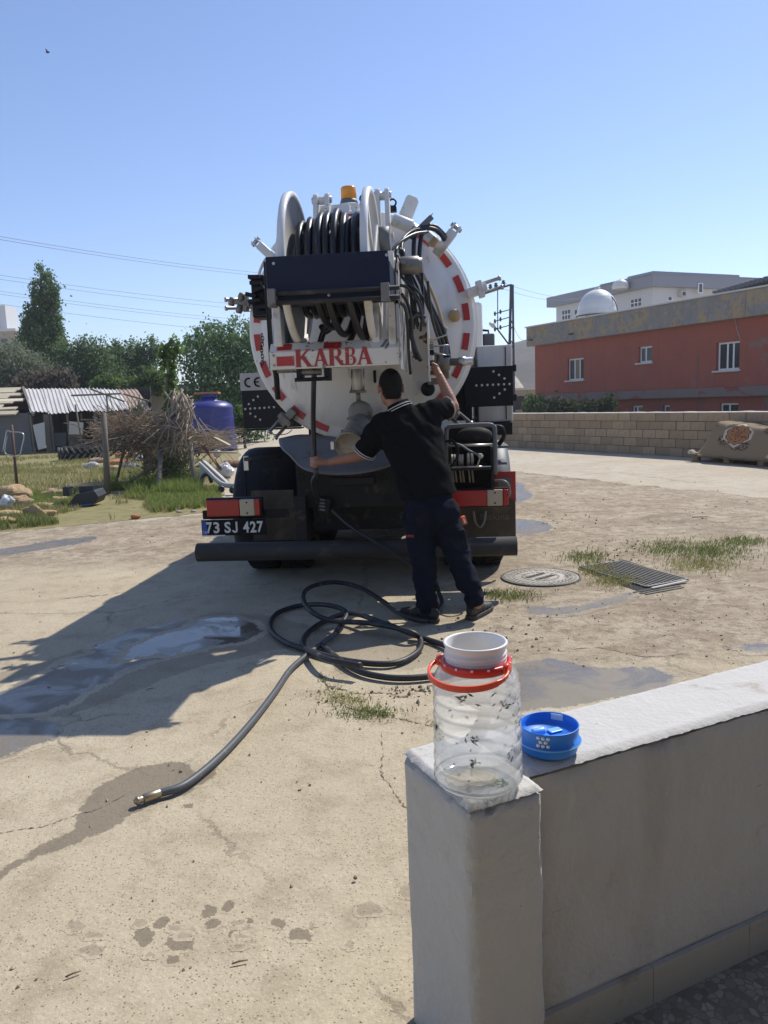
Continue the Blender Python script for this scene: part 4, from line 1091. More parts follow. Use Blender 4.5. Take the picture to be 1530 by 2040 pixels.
# ------------------------------------------------------------------ hose reel and its frame
RY = -0.36
rc_l, rc_r = T(597, 539, RY), T(742, 531, RY)
RZ = (rc_l.z + rc_r.z) / 2; RR = 0.505
xl, xr = rc_l.x - 0.02, rc_r.x
reel = MB().lathe([(0.17, xl), (0.17, xr)], 32, (0, RY, RZ), (1, 0, 0)).build('reel_drum', 'frame_white', truck)
def flange(x, s):
    pr = [(0.05, x - 0.006), (RR - 0.045, x - 0.006), (RR - 0.045, x - 0.016), (RR - 0.02, x - 0.026), (RR, x - 0.02), (RR, x + 0.02), (RR - 0.02, x + 0.026), (RR - 0.045, x + 0.016), (RR - 0.045, x + 0.006), (0.05, x + 0.006)]
    fl = MB().lathe(pr, 72, (0, RY, RZ), (1, 0, 0), caps=False).build('reel_flange', 'tank_white', truck)
    for k in range(4 if s < 0 else 0):
        a = math.radians(45 + 90 * k)
        d = Vector((0, math.cos(a), math.sin(a)))
        MB().bar(Vector((x, RY, RZ)) + d * 0.08, Vector((x, RY, RZ)) + d * (RR - 0.05), 0.05, 0.04, up=(1, 0, 0)).build('spoke', 'frame_white', fl, bev=0.005)
    return fl
flange(xl, 1); flange(xr, -1)
MB().lathe([(0.05, xl - 0.12), (0.05, xr + 0.16)], 16, (0, RY, RZ), (1, 0, 0)).build('reel_shaft', 'cast_metal', truck)
# hose wound on the drum in loose turns
rnd = random.Random(11)
pts = []
W0, W1 = xl + 0.05, xr - 0.055
turns = 11
for layer in range(3):
    x0, x1 = (W0, W1) if layer % 2 == 0 else (W1, W0)
    n = turns if layer < 2 else 9
    for k in range(n * 20):
        a = 2 * math.pi * k / 20
        t = k / (n * 20)
        seg = k // 20
        slack = noise.noise(Vector((seg * 1.7, layer * 3.3, 0))) * 0.07 * (0.5 + 0.5 * math.sin(a)) + 0.012 * math.sin(a) * (layer == 2)
        r = 0.198 + 0.047 * layer + slack + (0.03 if layer == 2 else 0)
        pts.append(Vector((x0 + (x1 - x0) * t + 0.035 * noise.noise(Vector((k * 0.09, layer, 5))), RY + r * math.cos(a), RZ + r * math.sin(a))))
MB().tube(pts, 0.0235, 7).build('wound_hose', 'hose_black', truck)
# last turns hanging slack under the drum
for off, dx in ((0.0, 0.0), (0.05, 0.08), (0.08, 0.22)):
    q = []
    for k in range(30):
        a = math.pi * (1.02 + 0.96 * k / 29)
        q.append(Vector((xl + 0.16 + dx + 0.16 * k / 29, RY - 0.10 + 0.34 * math.cos(a), RZ + (0.26 + 0.14 + off) * math.sin(a))))
    MB().tube(q, 0.0235, 7).build('slack_hose_turn', 'hose_black', truck)
hose([(645, 600, -0.30), (652, 635, -0.36), (640, 675, -0.34), (630, 715, -0.31), (626, 745, -0.30)], 0.022, name='feed_hose')
hose([(668, 610, -0.25), (668, 640, -0.34), (650, 660, -0.36), (640, 650, -0.33)], 0.022, name='feed_hose')
hose([(715, 598, -0.30), (712, 640, -0.33), (700, 672, -0.30), (690, 690, -0.25)], 0.022, name='feed_hose')
hose([(733, 598, -0.28), (730, 640, -0.31), (722, 690, -0.28)], 0.022, name='feed_hose')
# black guard box in front of the drum
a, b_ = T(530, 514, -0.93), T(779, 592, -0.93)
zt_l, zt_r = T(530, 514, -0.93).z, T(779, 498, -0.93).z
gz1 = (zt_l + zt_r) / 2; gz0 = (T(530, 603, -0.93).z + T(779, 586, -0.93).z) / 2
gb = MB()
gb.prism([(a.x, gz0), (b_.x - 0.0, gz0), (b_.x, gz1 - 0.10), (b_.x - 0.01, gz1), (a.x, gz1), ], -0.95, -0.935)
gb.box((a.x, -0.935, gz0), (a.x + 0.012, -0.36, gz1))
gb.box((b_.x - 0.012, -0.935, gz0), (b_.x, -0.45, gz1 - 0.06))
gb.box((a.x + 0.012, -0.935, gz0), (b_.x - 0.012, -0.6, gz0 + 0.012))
guard = gb.build('reel_guard', 'guard_veil_black', truck, bev=0.004)
for px, py in ((545, 525), (545, 585), (770, 508), (772, 575), (655, 588)):
    MB().lathe([(0.009, 0), (0.009, -0.005)], 10, T(px, py, -0.95), (0, 1, 0)).build('rivet', 'bare_steel', guard)
# level-wind rods under the guard
for dz in (0.0, -0.055):
    p, q = T(548, 585, -0.99), T(796, 574, -0.99)
    MB().tube([(p.x, -0.99, gz0 + 0.035 + dz), (q.x, -0.99, gz0 + 0.035 + dz)], 0.014, 10).build('guide_rod', 'bumper_pipe', truck)
for px in (542, 768):
    p = T(px, 588, -0.99)
    MB().box((p.x - 0.026, -1.02, gz0 - 0.045), (p.x + 0.026, -0.95, gz0 + 0.065)).build('rod_bracket', 'cast_metal', truck, bev=0.006)
# frame uprights
def upright(pxa, pxb, ptop, pbot, y0, y1, mat='frame_white', name='reel_upright'):
    a, b_ = T(pxa, ptop, y0), T(pxb, pbot, y0)
    return MB().box((a.x, y0, b_.z), (b_.x, y1, a.z)).build(name, mat, truck, bev=0.006)
upright(541, 562, 590, 690, -0.56, -0.44)
upright(563, 575, 596, 692, -0.40, -0.20, 'grey_plastic')
upright(768, 790, 500, 690, -0.52, -0.44)
up2 = upright(738, 757, 594, 690, -0.50, -0.42)
upright(791, 800, 512, 735, -0.56, 0.05, 'panel_rusty')
MB().bar(T(575, 640, -0.30), T(598, 690, -0.30), 0.03, 0.06).build('frame_gusset', 'frame_white', truck)
MB().bar(T(552, 690, -0.2), T(560, 480, 0.40), 0.07, 0.07).build('frame_stay', 'frame_white', truck, bev=0.006)
MB().bar(T(780, 690, -0.2), T(776, 470, 0.36), 0.07, 0.07).build('frame_stay', 'frame_white', truck, bev=0.006)
# carrying arms from the frame into the door hinge
for px in (560, 778):
    p = T(px, 705, -0.40)
    MB().box((p.x - 0.04, -0.40, p.z - 0.05), (p.x + 0.04, 0.42, p.z + 0.05)).build('frame_arm', 'frame_white', truck, bev=0.006)
# lettered cross beam
y = -0.54
bl, br = T(538, 735, y), T(797, 728, y)
z0 = (bl.z + br.z) / 2; z1 = (T(538, 701, y).z + T(797, 693, y).z) / 2
z2 = z1 + 0.062
Tm = Matrix(((0, 1, 0, 0), (1, 0, 0, 0), (0, 0, 1, 0), (0, 0, 0, 1)))
beam = MB().prism([(y, z0), (y, z1), (y + 0.06, z2), (y + 0.14, z2), (y + 0.14, z0)], bl.x, br.x, Tm).build('lettered_beam', 'beam_white', truck, bev=0.004)
MB().box((br.x + 0.0015, y - 0.004, z0 - 0.01), (br.x + 0.014, y + 0.15, z2 + 0.004)).build('end_plate', 'frame_white', beam)
def on_beam(px0, px1, za, zb, nm, mt):
    xa, xb = T(px0, 715, y).x, T(px1, 715, y).x
    return MB().box((xa, y - 0.004, za), (xb, y - 0.0005, zb)).build(nm, mt, beam)
on_beam(551, 586, z0 + 0.022, z0 + 0.085, 'reflective_strip', 'reflect_red')
Rt = Matrix.Rotation(math.atan2(0.06, 0.062), 3, 'X').inverted()
for px0, px1 in ((552, 581), (645, 680)):
    xa, xb = T(px0, 690, y + 0.03).x, T(px1, 690, y + 0.03).x
    s_ = Vector((0, 0.06, 0.062)).normalized(); nn = Vector((0, -s_.z, s_.y)); o_ = Vector((0, y, z1))
    mb = MB(); q = [o_ + s_ * t + nn * h + Vector((x, 0, 0)) for h in (0.0008, 0.004) for x, t in ((xa, 0.016), (xb, 0.016), (xb, 0.072), (xa, 0.072))]
    mb.add(q, [(0, 3, 2, 1), (4, 5, 6, 7), (0, 1, 5, 4), (1, 2, 6, 5), (2, 3, 7, 6), (3, 0, 4, 7)])
    mb.build('reflective_strip', 'reflect_red', beam)
for xx in (bl.x + 0.03,):
    for zz in (z0 + 0.03, z1 - 0.02):
        MB().lathe([(0.01, 0), (0.01, -0.005)], 8, (xx, y, zz), (0, 1, 0)).build('rivet', 'cap_tan', beam)
# serif capitals cut as polygons, unit height
S_ = 0.055
def serif(x, w=0.15, top=False):
    h = S_
    return [(x - w, 1 - h), (x + w, 1 - h), (x + w, 1), (x - w, 1)] if top else [(x - w, 0), (x + w, 0), (x + w, h), (x - w, h)]
def stem(x, w=0.115, a=0.0, b=1.0): return [(x - w, a), (x + w, a), (x + w, b), (x - w, b)]
def diag(x0, z0_, x1, z1_, w): return [(x0 - w, z0_), (x0 + w, z0_), (x1 + w, z1_), (x1 - w, z1_)]
def bowl(x, zc, rx, rz, w, a0=-90, a1=90, n=10):
    A = [math.radians(a0 + (a1 - a0) * i / n) for i in range(n + 1)]
    return [(x + rx * math.cos(t), zc + rz * math.sin(t)) for t in A] + [(x + max(0, (rx - w)) * math.cos(t), zc + (rz - 0.06) * math.sin(t)) for t in A[::-1]]
LET = {
 'K': [stem(0.16, b=1), serif(0.16), serif(0.16, top=True), diag(0.24, 0.42, 0.66, 0.97, 0.06), serif(0.66, 0.12, True), diag(0.72, 0.03, 0.36, 0.62, 0.115), serif(0.74, 0.15)],
 'A': [diag(0.12, 0.03, 0.42, 1.0, 0.055), diag(0.70, 0.03, 0.42, 1.0, 0.115), serif(0.12, 0.13), serif(0.70, 0.16), [(0.22, 0.30), (0.60, 0.30), (0.58, 0.37), (0.24, 0.37)]],
 'R': [stem(0.16), serif(0.16), serif(0.16, 0.15, True), [(0.16, 0.94), (0.42, 0.94), (0.42, 1.0), (0.16, 1.0)], [(0.16, 0.46), (0.42, 0.46), (0.42, 0.52), (0.16, 0.52)], bowl(0.42, 0.73, 0.27, 0.27, 0.19), diag(0.72, 0.03, 0.42, 0.48, 0.11), serif(0.75, 0.12)],
 'B': [stem(0.16), serif(0.10, 0.10), serif(0.10, 0.10, True), [(0.16, 0.94), (0.42, 0.94), (0.42, 1.0), (0.16, 1.0)], [(0.16, 0.48), (0.44, 0.48), (0.44, 0.54), (0.16, 0.54)], [(0.16, 0), (0.44, 0), (0.44, 0.06), (0.16, 0.06)], bowl(0.42, 0.755, 0.24, 0.245, 0.18), bowl(0.44, 0.255, 0.28, 0.255, 0.19)],
}
spans = [('K', 588, 622), ('A', 624, 654), ('R', 655, 687), ('B', 687, 714), ('A', 711, 742)]
for ch, pa, pb in spans:
    xa, xb = T(pa, 718, y).x, T(pb, 718, y).x
    mb = MB(); H_ = 0.118
    for i, poly in enumerate(LET[ch]):
        q = [(xa + px_ / 0.86 * (xb - xa), z0 + 0.010 + pz * H_) for px_, pz in poly]
        area = sum(q[k][0] * q[(k + 1) % len(q)][1] - q[(k + 1) % len(q)][0] * q[k][1] for k in range(len(q)))
        if area < 0: q = q[::-1]
        mb.prism(q, y - 0.0035 - 0.0002 * i, y - 0.0004)
    mb.build('beam_letter', 'letter_red', beam)
for k in range(2):
    xa = T(757 + 9 * k, 690, y).x
    s_ = Vector((0, 0.06, 0.062)).normalized(); nn = Vector((0, -s_.z, s_.y)); o_ = Vector((0, y, z1))
    mb = MB(); q = [o_ + s_ * t + nn * h + Vector((x, 0, 0)) for h in (0.0008, 0.003) for x, t in ((xa, 0.006), (xa + 0.02, 0.006), (xa + 0.055, 0.078), (xa + 0.035, 0.078))]
    mb.add(q, [(0, 3, 2, 1), (4, 5, 6, 7), (0, 1, 5, 4), (1, 2, 6, 5), (2, 3, 7, 6), (3, 0, 4, 7)]); mb.build('beam_stripe', 'tray_grey', beam)
# hose guide under the beam
gy = -0.48
for px in (596, 651):
    p = T(px, 745, gy); MB().box((p.x - 0.02, gy, T(px, 758, gy).z), (p.x + 0.02, gy + 0.1, z0 + 0.005)).build('guide_bracket', 'black_paint', truck, bev=0.004)
p, q = T(588, 757, gy - 0.02), T(656, 754, gy - 0.02)
MB().tube([p, q], 0.014, 10).build('guide_roller', 'black_paint', truck)
p, q = T(602, 742, gy + 0.02), T(640, 741, gy + 0.02)
MB().tube([p, q], 0.022, 12).build('guide_roller', 'cast_metal', truck)
p = T(570, 738, gy + 0.05); MB().box((p.x - 0.06, gy + 0.02, z0 - 0.018), (p.x + 0.06, gy + 0.12, z0 - 0.004)).build('guide_shoe', 'cast_metal', truck, bev=0.004)
# black mast on the left of the frame with its clutter
ms = upright(524, 539, 520, 735, -0.45, -0.33, 'black_paint', 'reel_mast')
a, b_ = T(498, 548, -0.2), T(530, 632, -0.2)
mb = MB(); rnd = random.Random(3)
MB().box((a.x, -0.2, b_.z), (b_.x, 0.0, a.z)).build('tool_holder', 'black_paint', truck, bev=0.012)
for k in range(7):
    px = 500 + rnd.random() * 24; py = 552 + k * 12
    p = T(px, py, -0.24); MB().box((p.x - 0.04, -0.26, p.z - 0.014), (p.x + 0.04, -0.2, p.z + 0.014), Matrix.Rotation(rnd.uniform(-0.4, 0.4), 3, 'Y')).build('holder_tooth', 'black_paint', truck, bev=0.004)
MB().bar(T(498, 606, -0.1), T(461, 600, -0.1), 0.03, 0.035).build('side_lever', 'cast_metal', truck, bev=0.005)
for px, py in ((481, 592), (477, 616), (462, 601)):
    p = T(px, py, -0.1); MB().lathe([(0.02, -0.03), (0.026, -0.01), (0.026, 0.01), (0.02, 0.03)], 10, p, (0.3, 0, 1)).build('lever_knob', 'cast_metal', truck)
hose([(548, 735, -0.42), (551, 755, -0.40), (552, 775, -0.38), (554, 795, -0.36)], 0.020, 'black_paint', 'mast_foot')
for k in range(11):       # chain beside the mast
    p = T(522 + 1.2 * math.sin(k), 668 + 6 * k, -0.40)
    MB().tube([p + Vector(((0.009 if k % 2 else 0.003) * math.cos(t), (0.003 if k % 2 else 0.009) * math.cos(t), 0.015 * math.sin(t))) for t in [i * math.pi / 4 for i in range(8)]], 0.0028, 5, closed=True).build('chain_link', 'black_paint', truck)
# reel motor and gear on the right
p, q = T(798, 530, -0.35), T(842, 528, -0.35)
MB().lathe([(0.055, 0), (0.062, 0.01), (0.062, 0.12), (0.05, 0.13), (0.05, (q - p).length)], 20, p, q - p).build('reel_motor', 'cast_metal', truck)
p, q = T(757, 480, -0.36), T(778, 478, -0.36)
MB().lathe([(0.09, 0), (0.09, (q - p).length)], 24, p, q - p).build('chain_case', 'grey_plastic', truck)
upright(838, 846, 520, 640, -0.30, -0.22, 'black_paint', 'hose_post')
upright(806, 818, 560, 700, -0.28, -0.18, 'frame_white', 'hose_post')
# hydraulic hose bundle
rnd = random.Random(21)
base = [
 [(862, 452, 0.20), (838, 458, 0.12), (815, 472, 0.02), (797, 490, -0.1), (805, 515, -0.2), (826, 560, -0.25), (842, 600, -0.25)],
 [(872, 458, 0.22), (845, 455, 0.14), (818, 462, 0.04), (800, 480, -0.1), (788, 505, -0.25), (800, 540, -0.3)],
 [(880, 470, 0.25), (858, 455, 0.18), (828, 456, 0.1), (808, 470, 0.0), (800, 500, -0.15), (812, 560, -0.28), (830, 640, -0.28)],
 [(886, 478, 0.27), (872, 460, 0.2), (848, 456, 0.14), (838, 480, 0.1), (836, 540, 0.05), (850, 600, 0.02), (872, 650, 0.08), (888, 700, 0.16), (892, 722, 0.18)],
 [(888, 474, 0.28), (868, 452, 0.2), (842, 452, 0.16), (826, 470, 0.1), (826, 530, 0.0), (842, 570, 0.0), (862, 615, 0.05), (884, 660, 0.12), (893, 700, 0.18), (894, 720, 0.2)],
 [(790, 508, -0.3), (806, 545, -0.35), (825, 580, -0.35), (840, 610, -0.33), (843, 645, -0.30)],
 [(792, 540, -0.4), (808, 560, -0.42), (828, 576, -0.4), (842, 592, -0.36)],
 [(798, 568, -0.45), (815, 575, -0.42), (832, 600, -0.38), (840, 630, -0.33), (838, 660, -0.3)],
 [(800, 585, -0.45), (812, 605, -0.42), (820, 640, -0.4), (822, 690, -0.36), (830, 715, -0.3)],
 [(846, 632, -0.3), (826, 628, -0.36), (817, 650, -0.38), (826, 690, -0.36), (838, 718, -0.3)],
 [(778, 500, -0.3), (800, 480, -0.2), (826, 466, -0.05), (852, 462, 0.1)],
 [(790, 600, -0.5), (806, 612, -0.45), (812, 650, -0.4), (814, 700, -0.35), (818, 745, -0.28)],
 [(852, 560, -0.1), (856, 600, -0.05), (862, 640, 0.0), (878, 690, 0.1)],
]
for i, pts in enumerate(base):
    hose(pts, 0.011 + 0.006 * (i in (3, 4, 9)), n=7)
for k in range(8):
    o = [rnd.uniform(-6, 6) for _ in range(8)]
    hose([(800 + o[0], 500 + o[1], -0.3), (812 + o[2], 545 + o[3], -0.36), (822 + o[4], 590 + o[5], -0.36), (830 + o[6], 650 + o[7], -0.3)], 0.007, n=6)
for k in range(7):
    o = [rnd.uniform(-5, 5) for _ in range(8)]
    hose([(820 + o[0], 470 + o[1], 0.05), (845 + o[2], 450 + o[3], 0.15), (866 + o[4], 452 + o[5], 0.2), (884 + o[6], 472 + o[7], 0.26)], 0.010, n=6)
MB().bar(T(828, 463, 0.12), T(860, 432, 0.18), 0.03, 0.04).build('hose_clip', 'grey_plastic', truck, bev=0.005)
MB().tube([T(852, 440, 0.2), T(862, 425, 0.2)], 0.003, 5).build('tie_end', 'black_rubber', truck)
hose([(893, 720, 0.18), (880, 640, 0.2), (862, 585, 0.22), (842, 545, 0.2)], 0.012, 'cap_tan')
hose([(886, 652, 0.20), (884, 690, 0.2), (878, 735, 0.2)], 0.020, 'pipe_grey', 'steel_pipe')
# control panel with levers and rust
py_ = 0.0
a, b_ = T(818, 642, py_), T(855, 758, py_)
cp = MB().box((a.x, py_, b_.z), (b_.x, py_ + 0.012, a.z)).build('control_panel', 'panel_rusty', truck, bev=0.003)
MB().box((b_.x - 0.002, py_ - 0.11, b_.z - 0.01), (b_.x + 0.012, py_ + 0.05, a.z + 0.01)).build('panel_side', 'frame_white', cp, bev=0.003)
MB().tube(spline([T(820, 655, -0.03), T(822, 632, -0.03), T(832, 624, -0.03), T(840, 636, -0.03), T(846, 650, -0.03)], 6), 0.013, 8).build('panel_loop', 'grey_plastic', cp)
for k, pyy in enumerate((678, 690, 702, 713, 724)):
    p = Vector((b_.x + 0.02, py_ - 0.05, T(858, pyy, py_ - 0.05).z))
    vb = MB().box((p.x - 0.014, p.y - 0.03, p.z - 0.017), (p.x + 0.022, p.y + 0.03, p.z + 0.017)).build('valve_block', ('cap_tan', 'cast_metal', 'black_paint', 'frame_white', 'black_paint')[k], cp, bev=0.005)
    if k in (0, 1, 2):
        q = p + Vector((0.13, -0.05, 0.035 - 0.035 * k))
        MB().tube([p + Vector((0.015, 0, 0)), q], 0.0055, 7).build('lever', 'bare_steel', vb)
        if k == 2: MB().tube([q - Vector((0.035, -0.013, 0)), q + Vector((0.01, 0, 0))], 0.010, 8).build('lever_grip', 'black_rubber', vb)
hand_lever = Vector((b_.x + 0.028, py_ - 0.05, T(862, 738, py_ - 0.05).z))
MB().tube([(b_.x + 0.01, py_ - 0.05, hand_lever.z - 0.03), tuple(hand_lever), (hand_lever.x + 0.004, hand_lever.y, hand_lever.z + 0.05)], 0.010, 8).build('lever', 'bare_steel', cp)
# ball valve with side outlet
vc = T(885, 722, 0.14)
vb = MB().ball(vc, 0.055, 16, 10).build('ball_valve', 'cast_metal', truck)
MB().lathe([(0.035, -0.12), (0.035, -0.06), (0.045, -0.058), (0.045, 0.06), (0.035, 0.062), (0.035, 0.13)], 14, vc, (0, 0, 1)).build('valve_body', 'cast_metal', vb)
MB().lathe([(0.028, 0), (0.028, 0.11), (0.036, 0.112), (0.036, 0.16), (0.030, 0.162), (0.030, 0.215)], 14, vc, (1, -0.1, 0)).build('valve_outlet', 'bare_steel', vb)
MB().lathe([(0.026, 0), (0.032, 0.005), (0.032, 0.07), (0.026, 0.075)], 14, vc + Vector((-0.07, 0.02, -0.0)), (0, 0, 1)).build('valve_neck', 'cast_metal', vb)
MB().box((vc.x - 0.13, 0.20, vc.z - 0.16), (vc.x + 0.02, 0.26, vc.z - 0.11)).build('valve_foot', 'cast_metal', vb, bev=0.005)
MB().lathe([(0.02, -0.02), (0.02, 0.10)], 12, vc + Vector((0.0, 0.0, 0.0)), (0, 1, 0)).build('valve_stub', 'cast_metal', vb)
M('cap_metal', (0.30, 0.26, 0.20), 0.5, metal=0.2, var=0.15, vs=9, layers=[((0.16, 0.12, 0.08), 0.5, 0.7, 9)])
# sludge outlet: actuating cylinder, knife valve, elbow with cap
oy = 0.02
p, q = T(713, 735, oy), T(713, 778, oy)
oc = MB().lathe([(0.036, 0), (0.036, (p - q).length)], 18, q, (0, 0, 1)).build('valve_cylinder', 'frame_white', truck)
for sx in (-1, 1):
    MB().tube([q + Vector((sx * 0.046, -0.02, -0.005)), p + Vector((sx * 0.046, -0.02, 0))], 0.007, 7).build('tie_rod', 'bare_steel', oc)
MB().box((q.x - 0.06, oy - 0.04, q.z - 0.018), (q.x + 0.06, oy + 0.04, q.z)).build('cylinder_foot', 'cast_metal', oc, bev=0.004)
MB().tube([q, T(714, 800, oy)], 0.018, 10).build('valve_spindle', 'cast_metal', oc)
kc = T(718, 822, oy)
MB().lathe([(0.001, -0.03), (0.06, -0.03), (0.09, -0.022), (0.09, 0.022), (0.06, 0.03), (0.001, 0.03)], 28, kc, (0, 1, 0), caps=False).build('knife_valve', 'pipe_grey', truck)
MB().box((kc.x - 0.10, oy - 0.045, kc.z - 0.05), (kc.x + 0.10, oy + 0.045, kc.z - 0.03)).build('valve_flange', 'pipe_grey', truck, bev=0.006)
pth = spline([T(722, 835, 0.30), T(722, 840, 0.10), T(716, 850, -0.02), T(706, 868, -0.16), T(697, 886, -0.30)], 6)
MB().tube(pth, 0.088, 24).build('outlet_elbow', 'pipe_grey', truck)
ec = pth[-1]; ed = (pth[-1] - pth[-4]).normalized()
cap = MB().lathe([(0.080, -0.05), (0.098, -0.048), (0.098, -0.025), (0.086, -0.023), (0.086, -0.005), (0.108, -0.003), (0.108, 0.022), (0.097, 0.024), (0.097, 0.016), (0.001, 0.016)], 32, ec, ed, caps=False).build('outlet_cap', 'cap_metal', truck)
for sx in (-1, 1):
    MB().box(tuple(ec + Vector((sx * 0.118 - 0.014, -0.05, -0.03))), tuple(ec + Vector((sx * 0.118 + 0.014, 0.03, 0.03)))).build('cap_clip', 'bare_steel', cap, bev=0.005)
# spill tray below the outlet: bent sheet
up_ = [T(556, 876, 0.40), T(600, 868, 0.42), T(660, 872, 0.42), T(720, 880, 0.42), T(780, 880, 0.42), T(812, 868, 0.40)]
md_ = [T(553, 892, 0.15), T(590, 905, 0.05), T(650, 915, 0.0), T(715, 918, 0.0), T(780, 908, 0.03), T(815, 888, 0.12)]
lo_ = [T(575, 906, -0.02), T(604, 935, -0.12), T(655, 946, -0.16), T(715, 944, -0.16), T(775, 930, -0.12), T(812, 902, -0.02)]
A_, B_, C_ = spline(up_, 5), spline(md_, 5), spline(lo_, 5)
mb = MB(); n = len(A_)
rows = []
for t in [i / 8 for i in range(9)]:
    rows.append([(A_[i] * (1 - t) ** 2 + B_[i] * (2 * t * (1 - t)) + C_[i] * t * t) for i in range(n)])
for r in rows: mb.v += [tuple(v) for v in r]
mb.f = [(j * n + i, j * n + i + 1, (j + 1) * n + i + 1, (j + 1) * n + i) for j in range(8) for i in range(n - 1)]
mb.sm = [True] * len(mb.f)
tray = mb.build('spill_tray', 'tray_grey', truck)
so = tray.modifiers.new('thick', 'SOLIDIFY'); so.thickness = 0.012
# hose basket on the right
fy = 0.02
fr_pts = [T(889, 940, fy), T(889, 862, fy), T(893, 852, fy), T(902, 849, fy), T(970, 846, fy), T(982, 850, fy), T(986, 860, fy), T(987, 945, fy)]
bk = MB().tube(spline(fr_pts, 4), 0.017, 9).build('basket_frame', 'grey_plastic', truck)
MB().tube([T(890, 888, fy), T(986, 886, fy)], 0.010, 8).build('basket_rail', 'bare_steel', bk)
a, b_ = T(900, 938, fy), T(978, 930, fy)
MB().box((a.x, fy - 0.01, a.z), (b_.x, fy + 0.30, b_.z)).build('basket_shelf', 'chassis_dark', bk, bev=0.004)
MB().tube([T(900, 931, fy - 0.012), T(978, 929, fy - 0.012)], 0.006, 6).build('shelf_edge', 'bare_steel', bk)
for px in (896, 981):
    p = T(px, 900, fy); MB().box((p.x - 0.012, fy, T(px, 975, fy).z), (p.x + 0.012, fy + 0.3, T(px, 890, fy).z)).build('basket_side', 'chassis_dark', bk, bev=0.004)
p0, p1 = T(890, 976, 0.34), T(985, 846, 0.34)
MB().box((p0.x, 0.34, p0.z), (p1.x, 0.36, p1.z)).build('basket_back', 'black_paint', bk)
for i, px in enumerate((900, 906, 915, 921, 933, 940)):
    p = T(px, 918, fy + 0.06)
    MB().tube([p + Vector((0, 0.02, -0.045)), p + Vector((0.004 * (i % 3 - 1), 0.0, 0.0)), p + Vector((0, 0.02, 0.045 + 0.012 * (i > 3)))], [0.010, 0.0125, 0.010], 9).build('hose_roll', 'hose_roll', bk)
    MB().tube([p + Vector((0.0, 0.05, -0.06)), p + Vector((0.01, 0.06, -0.17))], 0.007, 7).build('hose_tail', 'hose_roll', bk)
hose([(888, 880, 0.0), (900, 878, -0.03), (910, 890, -0.05), (911, 910, -0.05), (902, 926, -0.04), (893, 928, -0.02)], 0.011, 'black_rubber', 'basket_hose', bk)
hose([(898, 884, 0.0), (915, 886, -0.02), (935, 898, -0.02), (956, 908, 0.0)], 0.009, 'grey_plastic', 'lance', bk)
MB().lathe([(0.012, -0.02), (0.02, 0.0), (0.012, 0.02)], 10, T(957, 908, 0.0), (1, 0, -0.6)).build('lance_nozzle', 'hose_roll', bk)
MB().tube([T(957, 910, 0.0), T(951, 928, 0.0)], 0.006, 6).build('lance_handle', 'hose_roll', bk)
MB().ball(T(945, 868, 0.25), (0.14, 0.08, 0.07), 16, 10).build('bundle', 'chassis_dark', bk)
a, b_ = T(986, 905, 0.3), T(1010, 925, 0.3)
MB().box((a.x, 0.28, b_.z), (b_.x, 0.6, b_.z + 0.02)).build('side_step', 'grey_plastic', truck, bev=0.004)
MB().box((a.x, 0.28, T(990, 893, 0.3).z), (T(1013, 890, 0.3).x, 0.6, T(990, 888, 0.3).z)).build('side_step', 'grey_plastic', truck, bev=0.004)
hose([(986, 850, 0.2), (1000, 853, 0.2), (1004, 870, 0.25), (994, 885, 0.3)], 0.018, 'black_rubber', 'cable_loop')
# square-jawed hook hanging under the chassis with a slack line
p = T(648, 1006, 0.02)
jk = MB().box((p.x - 0.05, 0.0, p.z - 0.055), (p.x + 0.04, 0.08, p.z + 0.055), Matrix.Rotation(0.18, 3, 'Y')).build('rubber_jaw', 'black_rubber', truck, bev=0.006)
for k in range(4):
    MB().box((p.x - 0.045 + 0.004, -0.006, p.z - 0.04 + 0.026 * k), (p.x + 0.0, 0.001, p.z - 0.028 + 0.026 * k), Matrix.Rotation(0.18, 3, 'Y')).build('jaw_groove', 'grey_plastic', jk)
hose([(660, 1014, 0.02), (700, 1050, -0.06), (760, 1088, -0.10), (806, 1116, -0.12), (822, 1126, -0.12)], 0.014, 'hose_black', 'slack_line')

# ------------------------------------------------------------------ the man at the back of the truck
M('skin', (0.34, 0.165, 0.10), 0.5, var=0.12, vs=14, bump=0.06, bs=120, layers=[((0.28, 0.11, 0.07), 0.55, 0.8, 20)])
M('hair', (0.010, 0.0085, 0.0075), 0.65, spec=0.2, var=0.4, vs=60, bump=0.5, bs=220)
M('shirt_black', (0.008, 0.0078, 0.0088), 0.95, spec=0.08, var=0.25, vs=8, bump=0.12, bs=260)
M('trim_white', (0.62, 0.60, 0.57), 0.8, var=0.08, vs=30)
M('trouser_navy', (0.0085, 0.0105, 0.020), 0.9, spec=0.12, var=0.25, vs=8, bump=0.12, bs=240, layers=[((0.035, 0.033, 0.035), 0.55, 0.8, 5)])
M('badge_orange', (0.65, 0.10, 0.03), 0.6, var=0.1, vs=30)
M('shoe_black', (0.02, 0.019, 0.018), 0.6, var=0.3, vs=14, layers=[((0.14, 0.12, 0.09), 0.55, 0.72, 14)])
M('shoe_sole', (0.05, 0.045, 0.04), 0.8, var=0.2, vs=20)
J = dict(pel=at(858, 1006, 5.20), wst=at(846, 960, 5.24), chs=at(822, 880, 5.36), nkb=at(800, 822, 5.43), hd=at(778, 772, 5.46),
         ls=at(758, 850, 5.44), le=at(722, 905, 5.52), lw=at(655, 921, 5.56), lh=at(627, 920, 5.57),
         rs=at(862, 822, 5.42), re=at(892, 786, 5.56),
         lhip=at(834, 1030, 5.21), lk=at(846, 1132, 5.10), la=at(852, 1212, 5.06),
         rhip=at(884, 1030, 5.20), rk=at(918, 1126, 5.10), ra=at(951, 1202, 5.04))
